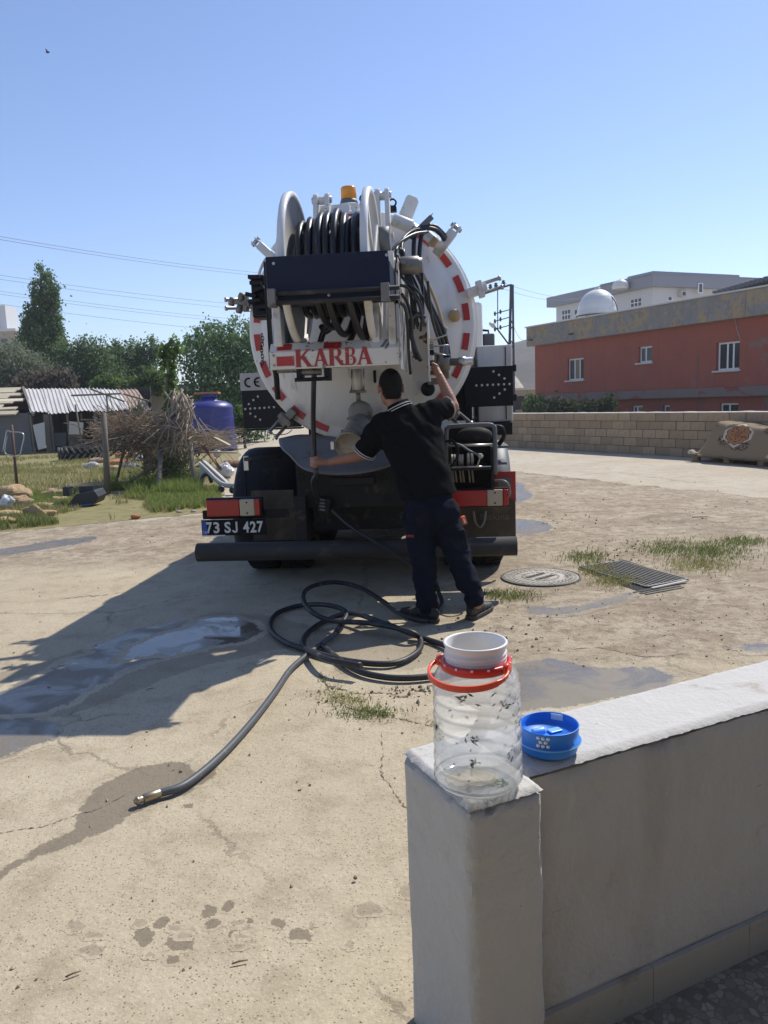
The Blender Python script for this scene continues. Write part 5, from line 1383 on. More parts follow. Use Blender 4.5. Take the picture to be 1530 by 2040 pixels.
hl = TRUCK_LOC + TR * hand_lever.x + TF * hand_lever.y + Vector((0, 0, hand_lever.z))     # the lever his right hand holds
J['rh'] = hl + Vector((0.012, -0.018, 0.0))
J['rw'] = J['rh'] + Vector((0.035, -0.055, -0.045))
J['re'] = J['rw'] + (J['re'] - J['rw']).normalized() * 0.25
foot_l, foot_r = gr(850, 1240), gr(950, 1232)
person = thing('person', 'man in black polo and navy work trousers reaching to the tanker, back turned', 'person', (foot_l.x, foot_l.y, 0))
PO = Vector((foot_l.x, foot_l.y, 0))
def rel(o):
    o.parent = person
    for v in o.data.vertices: v.co -= PO
    o.data.update()
    return o
def limb(mb, p, q, r0, r1, n=9, sq=(1, 1), side=None):
    """chain of overlapping balls; sq flattens across view depth"""
    p, q = Vector(p), Vector(q)
    for i in range(n + 1):
        t = i / n; r = r0 + (r1 - r0) * t
        mb.ball(p.lerp(q, t), (r * sq[0], r * sq[1], r), 16, 10)
def between(a, b, t): return J[a].lerp(J[b], t)
# body, one continuous skin
mb = MB()
fwd = Vector((-0.25, 0.95, -0.05)).normalized()
up_h = (J['hd'] - J['nkb']).normalized()
hc = J['hd']
Rh = Matrix.Rotation(math.radians(12), 3, 'Z')
mb.ball(hc + Vector((0, 0, 0.015)), (0.077, 0.096, 0.108), 20, 14, Rh)
mb.ball(hc + fwd * 0.045 + Vector((0, 0, -0.055)), (0.062, 0.06, 0.075), 18, 12, Rh)          # jaw
mb.ball(hc + fwd * 0.105 + Vector((0, 0, -0.015)), (0.014, 0.018, 0.026), 10, 8, Rh)           # nose
mb.ball(hc + fwd * 0.085 + Vector((0, 0, 0.03)), (0.05, 0.02, 0.016), 10, 8, Rh)               # brow
mb.ball(hc + fwd * 0.088 + Vector((0, 0, -0.062)), (0.026, 0.014, 0.011), 10, 8, Rh)           # lips
side = Rh @ Vector((1, 0, 0))
for s in (-1, 1):
    mb.ball(hc + side * s * 0.088 - fwd * 0.004 + Vector((0, 0, -0.008)), (0.011, 0.021, 0.036), 10, 8, Rh)
limb(mb, J['nkb'] + Vector((0, 0, -0.03)), hc + Vector((0, 0, -0.06)) - fwd * 0.012, 0.066, 0.058, 6)
limb(mb, J['pel'], J['wst'], 0.145, 0.135, 4, (1.05, 0.72))
limb(mb, J['wst'], J['chs'], 0.135, 0.15, 5, (1.05, 0.72))
limb(mb, J['chs'], J['nkb'], 0.15, 0.08, 4, (1.05, 0.75))
limb(mb, J['ls'], J['rs'], 0.065, 0.065, 8)
for s, e, w in (('ls', 'le', 'lw'), ('rs', 're', 'rw')):
    limb(mb, J[s], J[e], 0.056, 0.045, 8)
    mid = J[e].lerp(J[w], 0.3)
    limb(mb, J[e], mid, 0.044, 0.045, 4); limb(mb, mid, J[w], 0.045, 0.029, 7)
for h_, k_, a_ in (('lhip', 'lk', 'la'), ('rhip', 'rk', 'ra')):
    limb(mb, J[h_], J[k_], 0.085, 0.055, 7); limb(mb, J[k_], J[a_], 0.055, 0.038, 7)
# hands: palm, four fingers wrapped round what is held, thumb from the side
def hand(mb, w, h, axis, palm_n, curl=1.0, R=0.024):
    """w wrist, h centre of grip, axis = direction of the held bar, palm_n = from the bar to the back of the hand"""
    axis = axis.normalized(); d = (h - w).normalized()
    palm_n = (palm_n - axis * palm_n.dot(axis)).normalized()
    pc = h + palm_n * (R + 0.012)
    limb(mb, w, pc, 0.026, 0.028, 4)
    for k in range(4):
        o = axis * (0.030 - 0.020 * k)
        L = (0.9, 1.0, 0.95, 0.8)[k]
        side_ = axis.cross(palm_n).normalized()
        if side_.dot(d) < 0: side_ = -side_
        mb.ball(pc + o, (0.015, 0.015, 0.015), 10, 8)
        prev = pc + o + side_ * 0.010
        for j in range(1, 8):
            a = math.radians(38 + 34 * j * L)
            q = h + o + (palm_n * math.cos(a) + side_ * math.sin(a)) * (R + 0.006)
            limb(mb, prev, q, 0.0092 - 0.0003 * j, 0.0090 - 0.0003 * j, 2)
            prev = q
        o2 = o
    side_ = axis.cross(palm_n).normalized()
    if side_.dot(d) < 0: side_ = -side_
    t0 = pc + axis * 0.034 - side_ * 0.012
    t1 = h + axis * 0.052 - side_ * (R + 0.008)
    t2 = h + axis * 0.050 - side_ * (R * 0.4) - palm_n * (R + 0.004)
    limb(mb, pc, t0, 0.016, 0.013, 3); limb(mb, t0, t1, 0.0125, 0.011, 3); limb(mb, t1, t2, 0.011, 0.0095, 3)
hand(mb, J['lw'], J['lh'], Vector((0.03, 0, 1)), Vector((0.3, -1, 0.1)), R=0.022)
hand(mb, J['rw'], J['rh'], Vector((0.05, 0, 1)), Vector((0.55, -0.8, 0)), R=0.014)
body = rel(blob('body', mb, 0.0058, 4, 'skin'))

# close-cropped hair
mb = MB()
def hair_off(co):
    pass
hm = MB()
hm.ball(hc + Vector((0, 0, 0.020)) - fwd * 0.004, (0.0805, 0.099, 0.112), 36, 24, Rh)
hm.ball(hc - fwd * 0.045 + Vector((0, 0, -0.045)), (0.063, 0.052, 0.058), 24, 16, Rh)
ho = blob('hair', hm, 0.006, 3, 'hair', lambda c, n: 0.002 * noise.noise(c * 90))
me = ho.data
import bmesh
bm = bmesh.new(); bm.from_mesh(me)
kill = []
for v in bm.verts:
    r_ = v.co - hc
    f = r_.dot(fwd); s = abs(r_.dot(side)); z = r_.z
    front = f > 0.06 and z < 0.052
    cheek = f > 0.018 and z < 0.02
    low = z < -0.082 + 0.3 * max(0, f)
    ear = s > 0.068 and z < 0.0 and -0.03 < f < 0.05 or (f > -0.012 and z < -0.035)
    if front or cheek or low or ear: kill.append(v)
bmesh.ops.delete(bm, geom=kill, context='VERTS')
bm.to_mesh(me); bm.free()
tri = MB(); hr = random.Random(6)
for v in list(me.vertices):
    for q in range(2):
        if hr.random() < 0.55: continue
        d_ = (v.normal + Vector((hr.gauss(0, 0.5), hr.gauss(0, 0.5), hr.gauss(0, 0.5) - 0.35))).normalized() * hr.uniform(0.004, 0.010)
        s_ = d_.cross(Vector((hr.gauss(0, 1), hr.gauss(0, 1), hr.gauss(0, 1)))).normalized() * 0.0011
        b0 = v.co - v.normal * 0.001
        tri.add([b0 - s_ - PO, b0 + s_ - PO, b0 + d_ - PO], [(0, 1, 2)])
rel(ho)
struct(tri.build('hair_strands', 'hair', ho), 'stuff')

# polo shirt
mb = MB()
bk = Vector((0, -1, 0))
limb(mb, between('wst', 'pel', 0.78), J['wst'], 0.192, 0.185, 5, (1.0, 0.72))
limb(mb, J['wst'], J['chs'], 0.185, 0.19, 6, (1.04, 0.72))
limb(mb, J['chs'], between('chs', 'nkb', 0.55), 0.19, 0.14, 4, (1.12, 0.74))
limb(mb, between('chs', 'nkb', 0.5), J['nkb'] + Vector((0, 0, -0.01)), 0.13, 0.082, 4)
limb(mb, between('ls', 'rs', 0.08), between('ls', 'rs', 0.92), 0.088, 0.088, 8)
limb(mb, between('chs', 'ls', 0.3), J['ls'], 0.12, 0.085, 4); limb(mb, between('chs', 'rs', 0.3), J['rs'], 0.12, 0.085, 4)
ls_end, rs_end = between('ls', 'le', 0.80), between('rs', 're', 0.62)
limb(mb, J['ls'], ls_end, 0.086, 0.086, 7); limb(mb, J['rs'], rs_end, 0.082, 0.074, 6)
limb(mb, between('chs', 'wst', 0.15), between('ls', 'le', 0.25), 0.10, 0.085, 4)
def shirt_fold(c, n):
    p = c - J['chs']
    # folds run from the raised right shoulder down to the left hip, as pulled cloth does
    u = p.x * 0.75 + p.z * 0.66
    v = -p.x * 0.66 + p.z * 0.75
    f = 0.014 * noise.noise(Vector((u * 17, v * 4.0, p.y * 4))) + 0.007 * noise.noise(Vector((u * 34, v * 7, 3)))
    hem = max(0, -p.z - 0.30)
    f += 0.012 * noise.noise(Vector((p.x * 12, p.y * 10, p.z * 16))) * min(1, hem * 6)
    return f
so_ = blob('polo_shirt', mb, 0.0085, 7, 'shirt_black', shirt_fold)
# open the cloth at hem, neck and cuffs
bm = bmesh.new(); bm.from_mesh(so_.data)
def cut(bm, co, no):
    bmesh.ops.bisect_plane(bm, geom=bm.verts[:] + bm.edges[:] + bm.faces[:], plane_co=co, plane_no=no, clear_outer=True, clear_inner=False)
hem_p = between('wst', 'pel', 0.62)
cut(bm, hem_p, Vector((0.12, -0.05, -1)))
dl = (J['le'] - J['ls']).normalized(); dr = (J['re'] - J['rs']).normalized()
def cut_local(bm, co, no, c, rad):
    gv = [v for v in bm.verts if (v.co - c).length < rad]
    vs = set(gv); ge = [e for e in bm.edges if e.verts[0] in vs and e.verts[1] in vs]; gf = [f for f in bm.faces if all(v in vs for v in f.verts)]
    bmesh.ops.bisect_plane(bm, geom=gv + ge + gf, plane_co=co, plane_no=no, clear_outer=True)
cut_local(bm, ls_end + dl * 0.035, dl, ls_end + dl * 0.09, 0.12)
cut_local(bm, rs_end + dr * 0.03, dr, rs_end + dr * 0.08, 0.115)
nk_d = (J['hd'] - J['nkb']).normalized()
cut_local(bm, J['nkb'] + nk_d * 0.045, nk_d, J['nkb'] + nk_d * 0.09, 0.10)
bm.to_mesh(so_.data); bm.free()
rel(so_)
sol = so_.modifiers.new('cloth', 'SOLIDIFY'); sol.thickness = 0.004; sol.offset = 1
def trim_ring(c, d, r, th, name, mat, par, sq=1.0, h=0.006):
    x, y, z = basis(d)
    pts = [c + (x * math.cos(t) + y * math.sin(t) * sq) * r for t in [i * math.pi / 16 for i in range(32)]]
    o = MB().tube(pts, th, 6, closed=True).build(name, mat)
    for v in o.data.vertices: v.co -= PO
    o.parent = par
    return o
for off in (0.004, 0.020):
    trim_ring(ls_end + dl * (0.034 - off), dl, 0.089, 0.0035, 'cuff_stripe', 'trim_white', so_)
trim_ring(rs_end + dr * 0.026, dr, 0.078, 0.003, 'cuff_stripe', 'trim_white', so_)
# ribbed collar with its two pale lines
cmb = MB(); n = 32
cc = J['nkb'] + nk_d * 0.012
x, y_, z = basis(nk_d)
for i, (r, h) in enumerate(((0.083, 0.0), (0.080, 0.03), (0.074, 0.058), (0.078, 0.060), (0.088, 0.03), (0.094, 0.006))):
    for k in range(n):
        t = 2 * math.pi * k / n
        cmb.v.append(tuple(cc + nk_d * h + (x * math.cos(t) + y_ * math.sin(t)) * r))
for i in range(5):
    for k in range(n):
        cmb.f.append((i * n + k, i * n + (k + 1) % n, (i + 1) * n + (k + 1) % n, (i + 1) * n + k)); cmb.sm.append(True)
co_ = cmb.build('collar', 'shirt_black', None)
for v in co_.data.vertices: v.co -= PO
co_.parent = so_
trim_ring(cc + nk_d * 0.034, nk_d, 0.0878, 0.003, 'collar_stripe', 'trim_white', so_)
trim_ring(cc + nk_d * 0.016, nk_d, 0.0925, 0.0028, 'collar_stripe', 'trim_white', so_)

# work trousers
mb = MB()
limb(mb, between('wst', 'pel', 0.45), J['pel'], 0.160, 0.170, 5, (1.03, 0.76))
limb(mb, between('lhip', 'rhip', 0.0) + Vector((0, 0, -0.02)), between('lhip', 'rhip', 1.0) + Vector((0, 0, -0.02)), 0.120, 0.120, 6, (1, 0.95))
mb.ball(J['pel'] + Vector((-0.07, -0.07, -0.04)), (0.105, 0.085, 0.11), 16, 10)
mb.ball(J['pel'] + Vector((0.09, -0.07, -0.04)), (0.105, 0.085, 0.11), 16, 10)
limb(mb, J['lhip'], J['lk'], 0.116, 0.086, 8, (1, 0.98)); limb(mb, J['lk'], between('lk', 'la', 0.86), 0.086, 0.078, 7)
limb(mb, J['rhip'], J['rk'], 0.116, 0.084, 8, (1, 0.98)); limb(mb, J['rk'], between('rk', 'ra', 0.86), 0.084, 0.072, 7)
def trouser_fold(c, n):
    p = c - J['pel']
    kz = 0.004 + 0.007 * (0.5 + 0.5 * math.sin((c.z - 0.45) * 5)) 
    f = 0.016 * noise.noise(Vector((p.x * 6, p.y * 6, p.z * 13))) + 0.010 * noise.noise(Vector((p.x * 16, p.y * 12, p.z * 26)))
    if c.z < 0.26: f += 0.012 * noise.noise(Vector((c.x * 8, c.y * 8, c.z * 34)))
    return f
tr_ = blob('trousers', mb, 0.0085, 6, 'trouser_navy', trouser_fold)
bm = bmesh.new(); bm.from_mesh(tr_.data)
cut(bm, Vector((0, 0, 0.075)), Vector((0, 0, -1)))
bm.to_mesh(tr_.data); bm.free()
rel(tr_)
# thigh pockets, badge and lettering
for s_, (px, py, Y), w, h in ((1, (925, 1075, 5.10), 0.045, 0.15),):
    p = at(px, py, Y) - PO
    o = MB().box((p.x - w, p.y - 0.03, p.z - h / 2), (p.x + w * 0.4, p.y + 0.10, p.z + h / 2), Matrix.Rotation(-0.16, 3, 'Y')).build('thigh_pocket', 'trouser_navy', tr_, bev=0.02)
p = at(925, 1037, 5.02) - PO
bd = MB().box((p.x - 0.014, p.y - 0.004, p.z - 0.026), (p.x + 0.014, p.y + 0.05, p.z + 0.026), Matrix.Rotation(-0.3, 3, 'Y')).build('pocket_badge', 'badge_orange', tr_, bev=0.003)
MB().box((p.x - 0.005, p.y - 0.0065, p.z - 0.016), (p.x + 0.005, p.y - 0.003, p.z + 0.016), Matrix.Rotation(-0.3, 3, 'Y')).build('badge_mark', 'trim_white', bd)
tme = text_mesh('RIYE', 0.024, 0.001, 1.0); tme.materials.append(MATS['badge_orange'])
tw = link('leg_lettering', tme, tr_); tw.location = at(818, 1068, 5.06) - PO; tw.rotation_euler = (0, 0, -0.5)

# work shoes
def shoe(c, yaw, lift, name='shoe'):
    mb = MB()
    for yy, rx, rz, zz in ((-0.07, 0.040, 0.045, 0.055), (-0.035, 0.046, 0.062, 0.07), (0.0, 0.047, 0.055, 0.065), (0.05, 0.048, 0.040, 0.05), (0.10, 0.051, 0.034, 0.043), (0.15, 0.049, 0.028, 0.038), (0.185, 0.040, 0.022, 0.033)):
        mb.ball((0, yy, zz), (rx, 0.05, rz), 16, 10)
    limb(mb, Vector((0, -0.045, 0.08)), Vector((0, -0.05, 0.15)), 0.050, 0.052, 4)
    mb.v = [(x, y, max(z, 0.016)) for x, y, z in mb.v]
    o = blob(name, mb, 0.006, 4, 'shoe_black')
    o.parent = person; o.location = c - PO; o.rotation_euler = (lift, 0, yaw)
    sp = [(0.043 * math.cos(t), -0.075 + 0.043 * math.sin(t)) for t in [math.pi + i * math.pi / 8 for i in range(9)]] + [(0.050, 0.02), (0.054, 0.10)] + [(0.052 * math.cos(t), 0.165 + 0.065 * math.sin(t)) for t in [i * math.pi / 8 for i in range(9)]] + [(-0.054, 0.10), (-0.050, 0.02)]
    MB().plate(sp, 0.0, 0.026).build('sole', 'shoe_sole', o, bev=0.006)
    return o
shoe(foot_l + Vector((-0.005, 0.03, 0.010)), 0.75, 0.0)
shoe(foot_r + Vector((0.0, 0.03, 0.010)), -0.55, 0.0)

# ------------------------------------------------------------------ hoses in the yard
M('hose_grey', (0.075, 0.082, 0.09), 0.5, var=0.15, vs=8, layers=[((0.24, 0.21, 0.17), 0.56, 0.76, 12)])
M('ground_hose', (0.020, 0.020, 0.022), 0.5, var=0.2, vs=8, layers=[((0.15, 0.13, 0.105), 0.56, 0.74, 9)])
M('brass', (0.36, 0.30, 0.21), 0.4, metal=0.8, var=0.15, vs=20)
# the hose in the man's left hand, hanging from the guide under the beam
def w_(p): return TRUCK_LOC + TR * p.x + TF * p.y + Vector((0, 0, p.z))
hh = [w_(tl(627, 735, -0.46)), w_(tl(625, 765, -0.45)), at(624, 830, 5.50), J['lh'] + Vector((0, 0, 0.12)), J['lh'], J['lh'] + Vector((0.006, 0.0, -0.09)), at(624, 962, 5.62), at(634, 1000, 5.75)]
tag(MB().tube(spline(hh, 8), 0.0185, 10).build('hanging_hose', 'hose_black'), 'thin black hose hanging from the reel beam, gripped in the left hand', 'hose')
HR = 0.0175
# one long hose thrown in loose loops, ending in a metal nozzle near the camera
def hz(px, py, z=0.0): return gr(px, py, HR + 0.012 + z)
A_ = [(312, 1582, 0), (370, 1562, 0), (440, 1505, 0), (500, 1440, 0), (548, 1378, 0), (580, 1332, 0), (618, 1300, 0)]
pa = [hz(*p) for p in A_]
loopA = [(668, 1262, 0), (690, 1222, 0.05), (655, 1206, 0.05), (600, 1206, 0.0), (552, 1222, 0), (538, 1250, 0), (562, 1276, 0), (612, 1295, 0.0), (690, 1316, 0.0), (780, 1322, 0.0), (830, 1300, 0.0), (838, 1275, 0.0), (815, 1258, 0.05), (740, 1242, 0.05), (660, 1236, 0.05), (618, 1216, 0.10), (604, 1190, 0.10), (618, 1170, 0.08), (665, 1160, 0.05), (715, 1170, 0.05), (760, 1196, 0.05), (800, 1224, 0.05), (850, 1236, 0.0), (880, 1206, 0.0), (874, 1180, 0.05), (866, 1150, 0.2)]
tail = [(640, 1285, 0.0), (700, 1330, 0.0), (760, 1348, 0.0), (830, 1350, 0.0), (900, 1338, 0.0), (925, 1312, 0.0), (890, 1288, 0.0), (840, 1270, 0.0), (760, 1240, 0.055), (700, 1222, 0.055), (650, 1236, 0.0), (612, 1262, 0.0), (606, 1288, 0.0), (650, 1312, 0.055), (720, 1326, 0.055)]
hose_t = thing('drain_hose', 'thick grey black hose lying in loops on the concrete with metal nozzle', 'hose', gr(620, 1300))
o0 = gr(620, 1300)
def hpart(pts, r, mat, nm, par, n=12, k=9):
    mb = MB().tube(spline(pts, k), r, n)
    mb.v = [tuple(Vector(v) - o0) for v in mb.v]
    return mb.build(nm, mat, par)
hpart(pa + [hz(640, 1283, 0.0), hz(*loopA[0])], HR * 0.92, 'hose_grey', 'hose_end', hose_t)
hpart([hz(*p) for p in loopA], HR, 'ground_hose', 'hose_loop', hose_t)
hpart([hz(*p) for p in tail], HR, 'ground_hose', 'hose_loop', hose_t)
d = (pa[0] - pa[1]).normalized()
mb = MB().lathe([(HR * 0.95, -0.015), (HR * 1.04, -0.013), (HR * 1.04, 0.05), (HR * 0.9, 0.053)], 20, pa[0], d)
mb.v = [tuple(Vector(v) - o0) for v in mb.v]; mb.build('ferrule', 'brass', hose_t)
mb = MB().lathe([(0.012, 0.048), (0.014, 0.056), (0.014, 0.068), (0.017, 0.070), (0.017, 0.080), (0.012, 0.083), (0.009, 0.088)], 14, pa[0], d)
mb.v = [tuple(Vector(v) - o0) for v in mb.v]; mb.build('nozzle', 'brass', hose_t)

# ------------------------------------------------------------------ manhole cover
M('cast_iron', (0.43, 0.395, 0.33), 0.85, var=0.12, vs=9, bump=0.3, bs=60, layers=[((0.20, 0.17, 0.12), 0.5, 0.7, 7)])
M('iron_dark', (0.09, 0.08, 0.07), 0.8, var=0.2, vs=9, layers=[((0.22, 0.18, 0.13), 0.55, 0.72, 9)])
mc = gr(1077, 1149, 0.012)
man = thing('manhole_cover', 'round grey manhole cover with raised pattern beside the tanker', 'manhole cover', mc)
mr_ = (gr(1158, 1149).x - gr(996, 1149).x) / 2
MB().lathe([(mr_ * 1.0, -0.008), (mr_ * 0.995, 0.004), (mr_ * 0.95, 0.005), (mr_ * 0.95, -0.005)], 48, caps=False).build('rim', 'iron_dark', man)
MB().lathe([(0.001, 0.003), (mr_ * 0.93, 0.003), (mr_ * 0.945, -0.004)], 48, caps=False).build('lid', 'cast_iron', man)
for rr, n_, w_r in ((0.88, 44, 0.05), (0.78, 38, 0.05), (0.68, 30, 0.05), (0.46, 22, 0.04)):
    mb = MB()
    for k in range(n_):
        a0, a1 = 2 * math.pi * k / n_, 2 * math.pi * (k + 0.62) / n_
        q = [(mr_ * r_ * math.cos(a), mr_ * r_ * math.sin(a)) for r_, a in ((rr - w_r, a0), (rr + w_r * 0.4, a0), (rr + w_r * 0.4, a1), (rr - w_r, a1))]
        mb.plate(q, 0.002, 0.007)
    struct(mb.build('raised_blocks', 'cast_iron', man), 'stuff')
for j, s in enumerate((-1, 1)):
    mb = MB()
    for k in range(5):
        mb.box((-0.11 + 0.045 * k, s * 0.05 - 0.022, 0.002), (-0.078 + 0.045 * k, s * 0.05 + 0.022, 0.008))
    mb.v = [tuple(Matrix.Rotation(0.7, 3, 'Z') @ Vector(v)) for v in mb.v]
    mb.build('cast_lettering', 'iron_dark', man)

# ------------------------------------------------------------------ drain grate, one edge tilted up
M('grate_iron', (0.17, 0.16, 0.145), 0.6, metal=0.3, var=0.2, vs=9, layers=[((0.25, 0.20, 0.14), 0.55, 0.72, 8)])
gA, gB, gC, gD = gr(1155, 1129, 0.008), gr(1236, 1118, 0.008), gr(1370, 1154, 0.012), gr(1288, 1169, 0.014)
grate = thing('drain_grate', 'rectangular iron drain grate sitting tilted in the yard by weeds', 'drain grate', ((gA.x + gC.x) / 2, (gA.y + gC.y) / 2, 0))
go = Vector(grate.location)
cs = [p - go for p in (gA, gB, gC, gD)]
for i in range(4):
    p, q = cs[i], cs[(i + 1) % 4]
    MB().bar(p, q, 0.022, 0.014).build('grate_frame', 'grate_iron', grate, bev=0.003)
nb = 11
for k in range(1, nb):
    t = k / nb
    MB().bar(cs[0].lerp(cs[1], t), cs[3].lerp(cs[2], t), 0.013, 0.012).build('grate_bar', 'grate_iron', grate)
hole = [gr(1150, 1134), gr(1240, 1116), gr(1372, 1156), gr(1282, 1184)]
M('pit_dark', (0.018, 0.015, 0.012), 0.9, var=0.3, vs=20, bump=0.5, bs=40)
sheet('drain_pit_shade', [(p.x, p.y) for p in hole], 0.0066, 'pit_dark')  # flat sheet, the shade under the grate put into its dark colour
M('pale_edge', (0.55, 0.52, 0.46), 0.9, var=0.1, vs=20, bump=0.4)
p, q = gr(1298, 1172, 0.012), gr(1368, 1157, 0.02)
MB().bar(p - go, q - go, 0.03, 0.014).build('mortar_lip', 'pale_edge', grate, bev=0.008)
for k in range(3):
    p, q = gr(1262 + 12 * k, 1180 + k * 2, 0.008), gr(1350 + 6 * k, 1164 + k * 3, 0.008)
    MB().bar(p - go, q - go, 0.018, 0.006).build('frame_lip', 'iron_dark', grate, bev=0.004)

# ------------------------------------------------------------------ weeds, stones, twigs
def grass_mat(name, a, b_):
    m, nt, b = newmat(name)
    geo = nd(nt, 'ShaderNodeNewGeometry')
    rp = geo.outputs['Random Per Island']
    c = mixc(nt, rp, a, b_)
    nt.links.new(c, b.inputs['Base Color']); b.inputs['Roughness'].default_value = 0.7
    b.inputs['Specular IOR Level'].default_value = 0.25
    tr = nd(nt, 'ShaderNodeBsdfTranslucent'); nt.links.new(c, tr.inputs[0])
    mx = nd(nt, 'ShaderNodeMixShader'); mx.inputs[0].default_value = 0.45
    nt.links.new(b.outputs[0], mx.inputs[1]); nt.links.new(tr.outputs[0], mx.inputs[2])
    nt.links.new(mx.outputs[0], nt.nodes['Material Output'].inputs[0])
    return m
grass_mat('grass_green', (0.11, 0.16, 0.045), (0.25, 0.27, 0.095))
grass_mat('grass_dry', (0.38, 0.33, 0.15), (0.24, 0.27, 0.09))
def blades(name, P, hmin, hmax, wid, mat, seed, lean=0.5):
    rg = np.random.default_rng(seed)
    P = np.asarray(P); n = len(P)
    a = rg.uniform(0, 2 * np.pi, n); h = rg.uniform(hmin, hmax, n); w = wid * rg.uniform(0.6, 1.3, n)
    la = rg.uniform(0, 2 * np.pi, n); ll = h * lean * rg.uniform(0.1, 1.0, n)
    ux, uy = np.cos(a) * w, np.sin(a) * w
    b0 = np.stack([P[:, 0] - ux, P[:, 1] - uy, P[:, 2]], 1); b1 = np.stack([P[:, 0] + ux, P[:, 1] + uy, P[:, 2]], 1)
    m0 = np.stack([P[:, 0] - ux * .7 + np.cos(la) * ll * .4, P[:, 1] - uy * .7 + np.sin(la) * ll * .4, P[:, 2] + h * .6], 1)
    m1 = np.stack([P[:, 0] + ux * .7 + np.cos(la) * ll * .4, P[:, 1] + uy * .7 + np.sin(la) * ll * .4, P[:, 2] + h * .6], 1)
    tp = np.stack([P[:, 0] + np.cos(la) * ll, P[:, 1] + np.sin(la) * ll, P[:, 2] + h], 1)
    V = np.stack([b0, b1, m1, m0, tp], 1).reshape(-1, 3)
    i = np.arange(n)[:, None] * 5
    F = np.concatenate([i + [0, 1, 2], i + [0, 2, 3], i + [3, 2, 4]], 0)
    return struct(soup(name, V, F, mat), 'stuff')
def patch(cx_, cy_, rx, ry, n, seed, rot=0.0):
    """points in a soft clump around a ground pixel"""
    rg = random.Random(seed); out = []
    for _ in range(n):
        u, v = rg.gauss(0, 0.5), rg.gauss(0, 0.5)
        p = gr(cx_ + rx * u + rot * ry * v, cy_ + ry * v - rot * rx * u * ry / max(rx, 1))
        out.append((p.x, p.y, 0.008))
    return out
tufts = [((690, 1398, 60, 14), 260, 0.05, 'grass_dry'), ((735, 1424, 70, 14), 520, 0.05, 'grass_green'), ((665, 1380, 26, 16), 90, 0.04, 'grass_dry'), ((645, 1355, 14, 10), 40, 0.04, 'grass_green'),
         ((1020, 1190, 60, 12), 420, 0.09, 'grass_green'), ((985, 1186, 26, 8), 160, 0.08, 'grass_green'), ((1165, 1112, 50, 14), 520, 0.10, 'grass_green'), ((1190, 1138, 40, 14), 380, 0.10, 'grass_dry'), ((1225, 1160, 50, 14), 520, 0.10, 'grass_dry'),
         ((1330, 1095, 70, 18), 900, 0.09, 'grass_green'), ((1420, 1100, 80, 22), 1500, 0.09, 'grass_green'), ((1395, 1128, 80, 18), 900, 0.08, 'grass_dry'), ((1480, 1082, 50, 10), 500, 0.10, 'grass_green'), ((865, 1440, 30, 12), 50, 0.03, 'grass_dry'),
         ((1130, 890, 120, 6), 160, 0.25, 'grass_dry'), ((1310, 905, 90, 6), 160, 0.25, 'grass_dry')]
for i, (c_, n_, hm, mt) in enumerate(tufts):
    blades('weeds', patch(*c_, n_, 100 + i), hm * 0.12, hm * 0.46, 0.0025 + hm * 0.012, mt, 200 + i, 1.4)
M('pebble', (0.38, 0.33, 0.25), 0.9, var=0.35, vs=12)
M('clod', (0.20, 0.155, 0.11), 0.95, var=0.3, vs=12)
def crumbs(name, boxes, mat, seed, rmin, rmax):
    rg = random.Random(seed); mb = MB()
    for (x0, x1, y0, y1, n) in boxes:
        for _ in range(n):
            p = gr(rg.uniform(x0, x1), rg.uniform(y0, y1)); r = rmin + (rmax - rmin) * rg.random() ** 3
            R = Euler((rg.uniform(0, 6), rg.uniform(0, 6), rg.uniform(0, 6))).to_matrix()
            q = [R @ Vector(v) for v in ((1, 0, 0), (-1, 0.2, 0), (0.1, 0.9, 0), (0, -1, 0.1), (0, 0, 0.8), (0.1, 0, -0.8))]
            mb.add([p + Vector((0, 0, 0.005 + r * 0.15)) + v * r * rg.uniform(0.7, 1.2) for v in q], [(0, 2, 4), (2, 1, 4), (1, 3, 4), (3, 0, 4), (2, 0, 5), (1, 2, 5), (3, 1, 5), (0, 3, 5)])
    return struct(mb.build(name, mat), 'stuff')
crumbs('pebbles', [(0, 1530, 1000, 1250, 500), (0, 840, 1250, 1560, 120), (0, 840, 1560, 2040, 60), (1030, 1530, 1150, 1330, 260)], 'pebble', 1, 0.002, 0.011)
crumbs('soil_clods', [(1170, 1320, 1075, 1125, 160), (1080, 1200, 1020, 1060, 40), (1030, 1500, 960, 1060, 120), (560, 860, 1370, 1410, 40), (770, 870, 1370, 1390, 60), (0, 500, 1000, 1090, 80), (860, 1100, 1230, 1310, 90)], 'clod', 2, 0.003, 0.016)
M('dry_stick', (0.22, 0.15, 0.085), 0.8, var=0.2, vs=20)
for i, (px, py, ang, L) in enumerate(((478, 1916, 0.25, 0.022), (146, 1940, 0.5, 0.02), (1395, 1030, -0.1, 0.09), (300, 1372, 0.4, 0.02))):
    p = gr(px, py, 0.012); v = Vector((math.cos(ang), math.sin(ang), 0.03)) * L
    tag(MB().tube([p - v, p + Vector((0, 0, 0.002)), p + v], [0.0016 + L * 0.03, 0.002 + L * 0.03, 0.001 + L * 0.03], 6).build('twig', 'dry_stick'), ('short straw twig on the concrete nearest the bottom edge', 'small twig on the concrete at the lower left', 'dark stick lying on the ground far right', 'tiny twig on sunlit concrete near the shadow')[i], 'twig')
p = gr(708, 1751, 0.012)
tag(MB().ball(p + Vector((0, 0, 0.004)), (0.007, 0.006, 0.006), 8, 6).build('stone', 'clod'), 'small dark stone alone on the pale concrete near the pillar', 'stone')

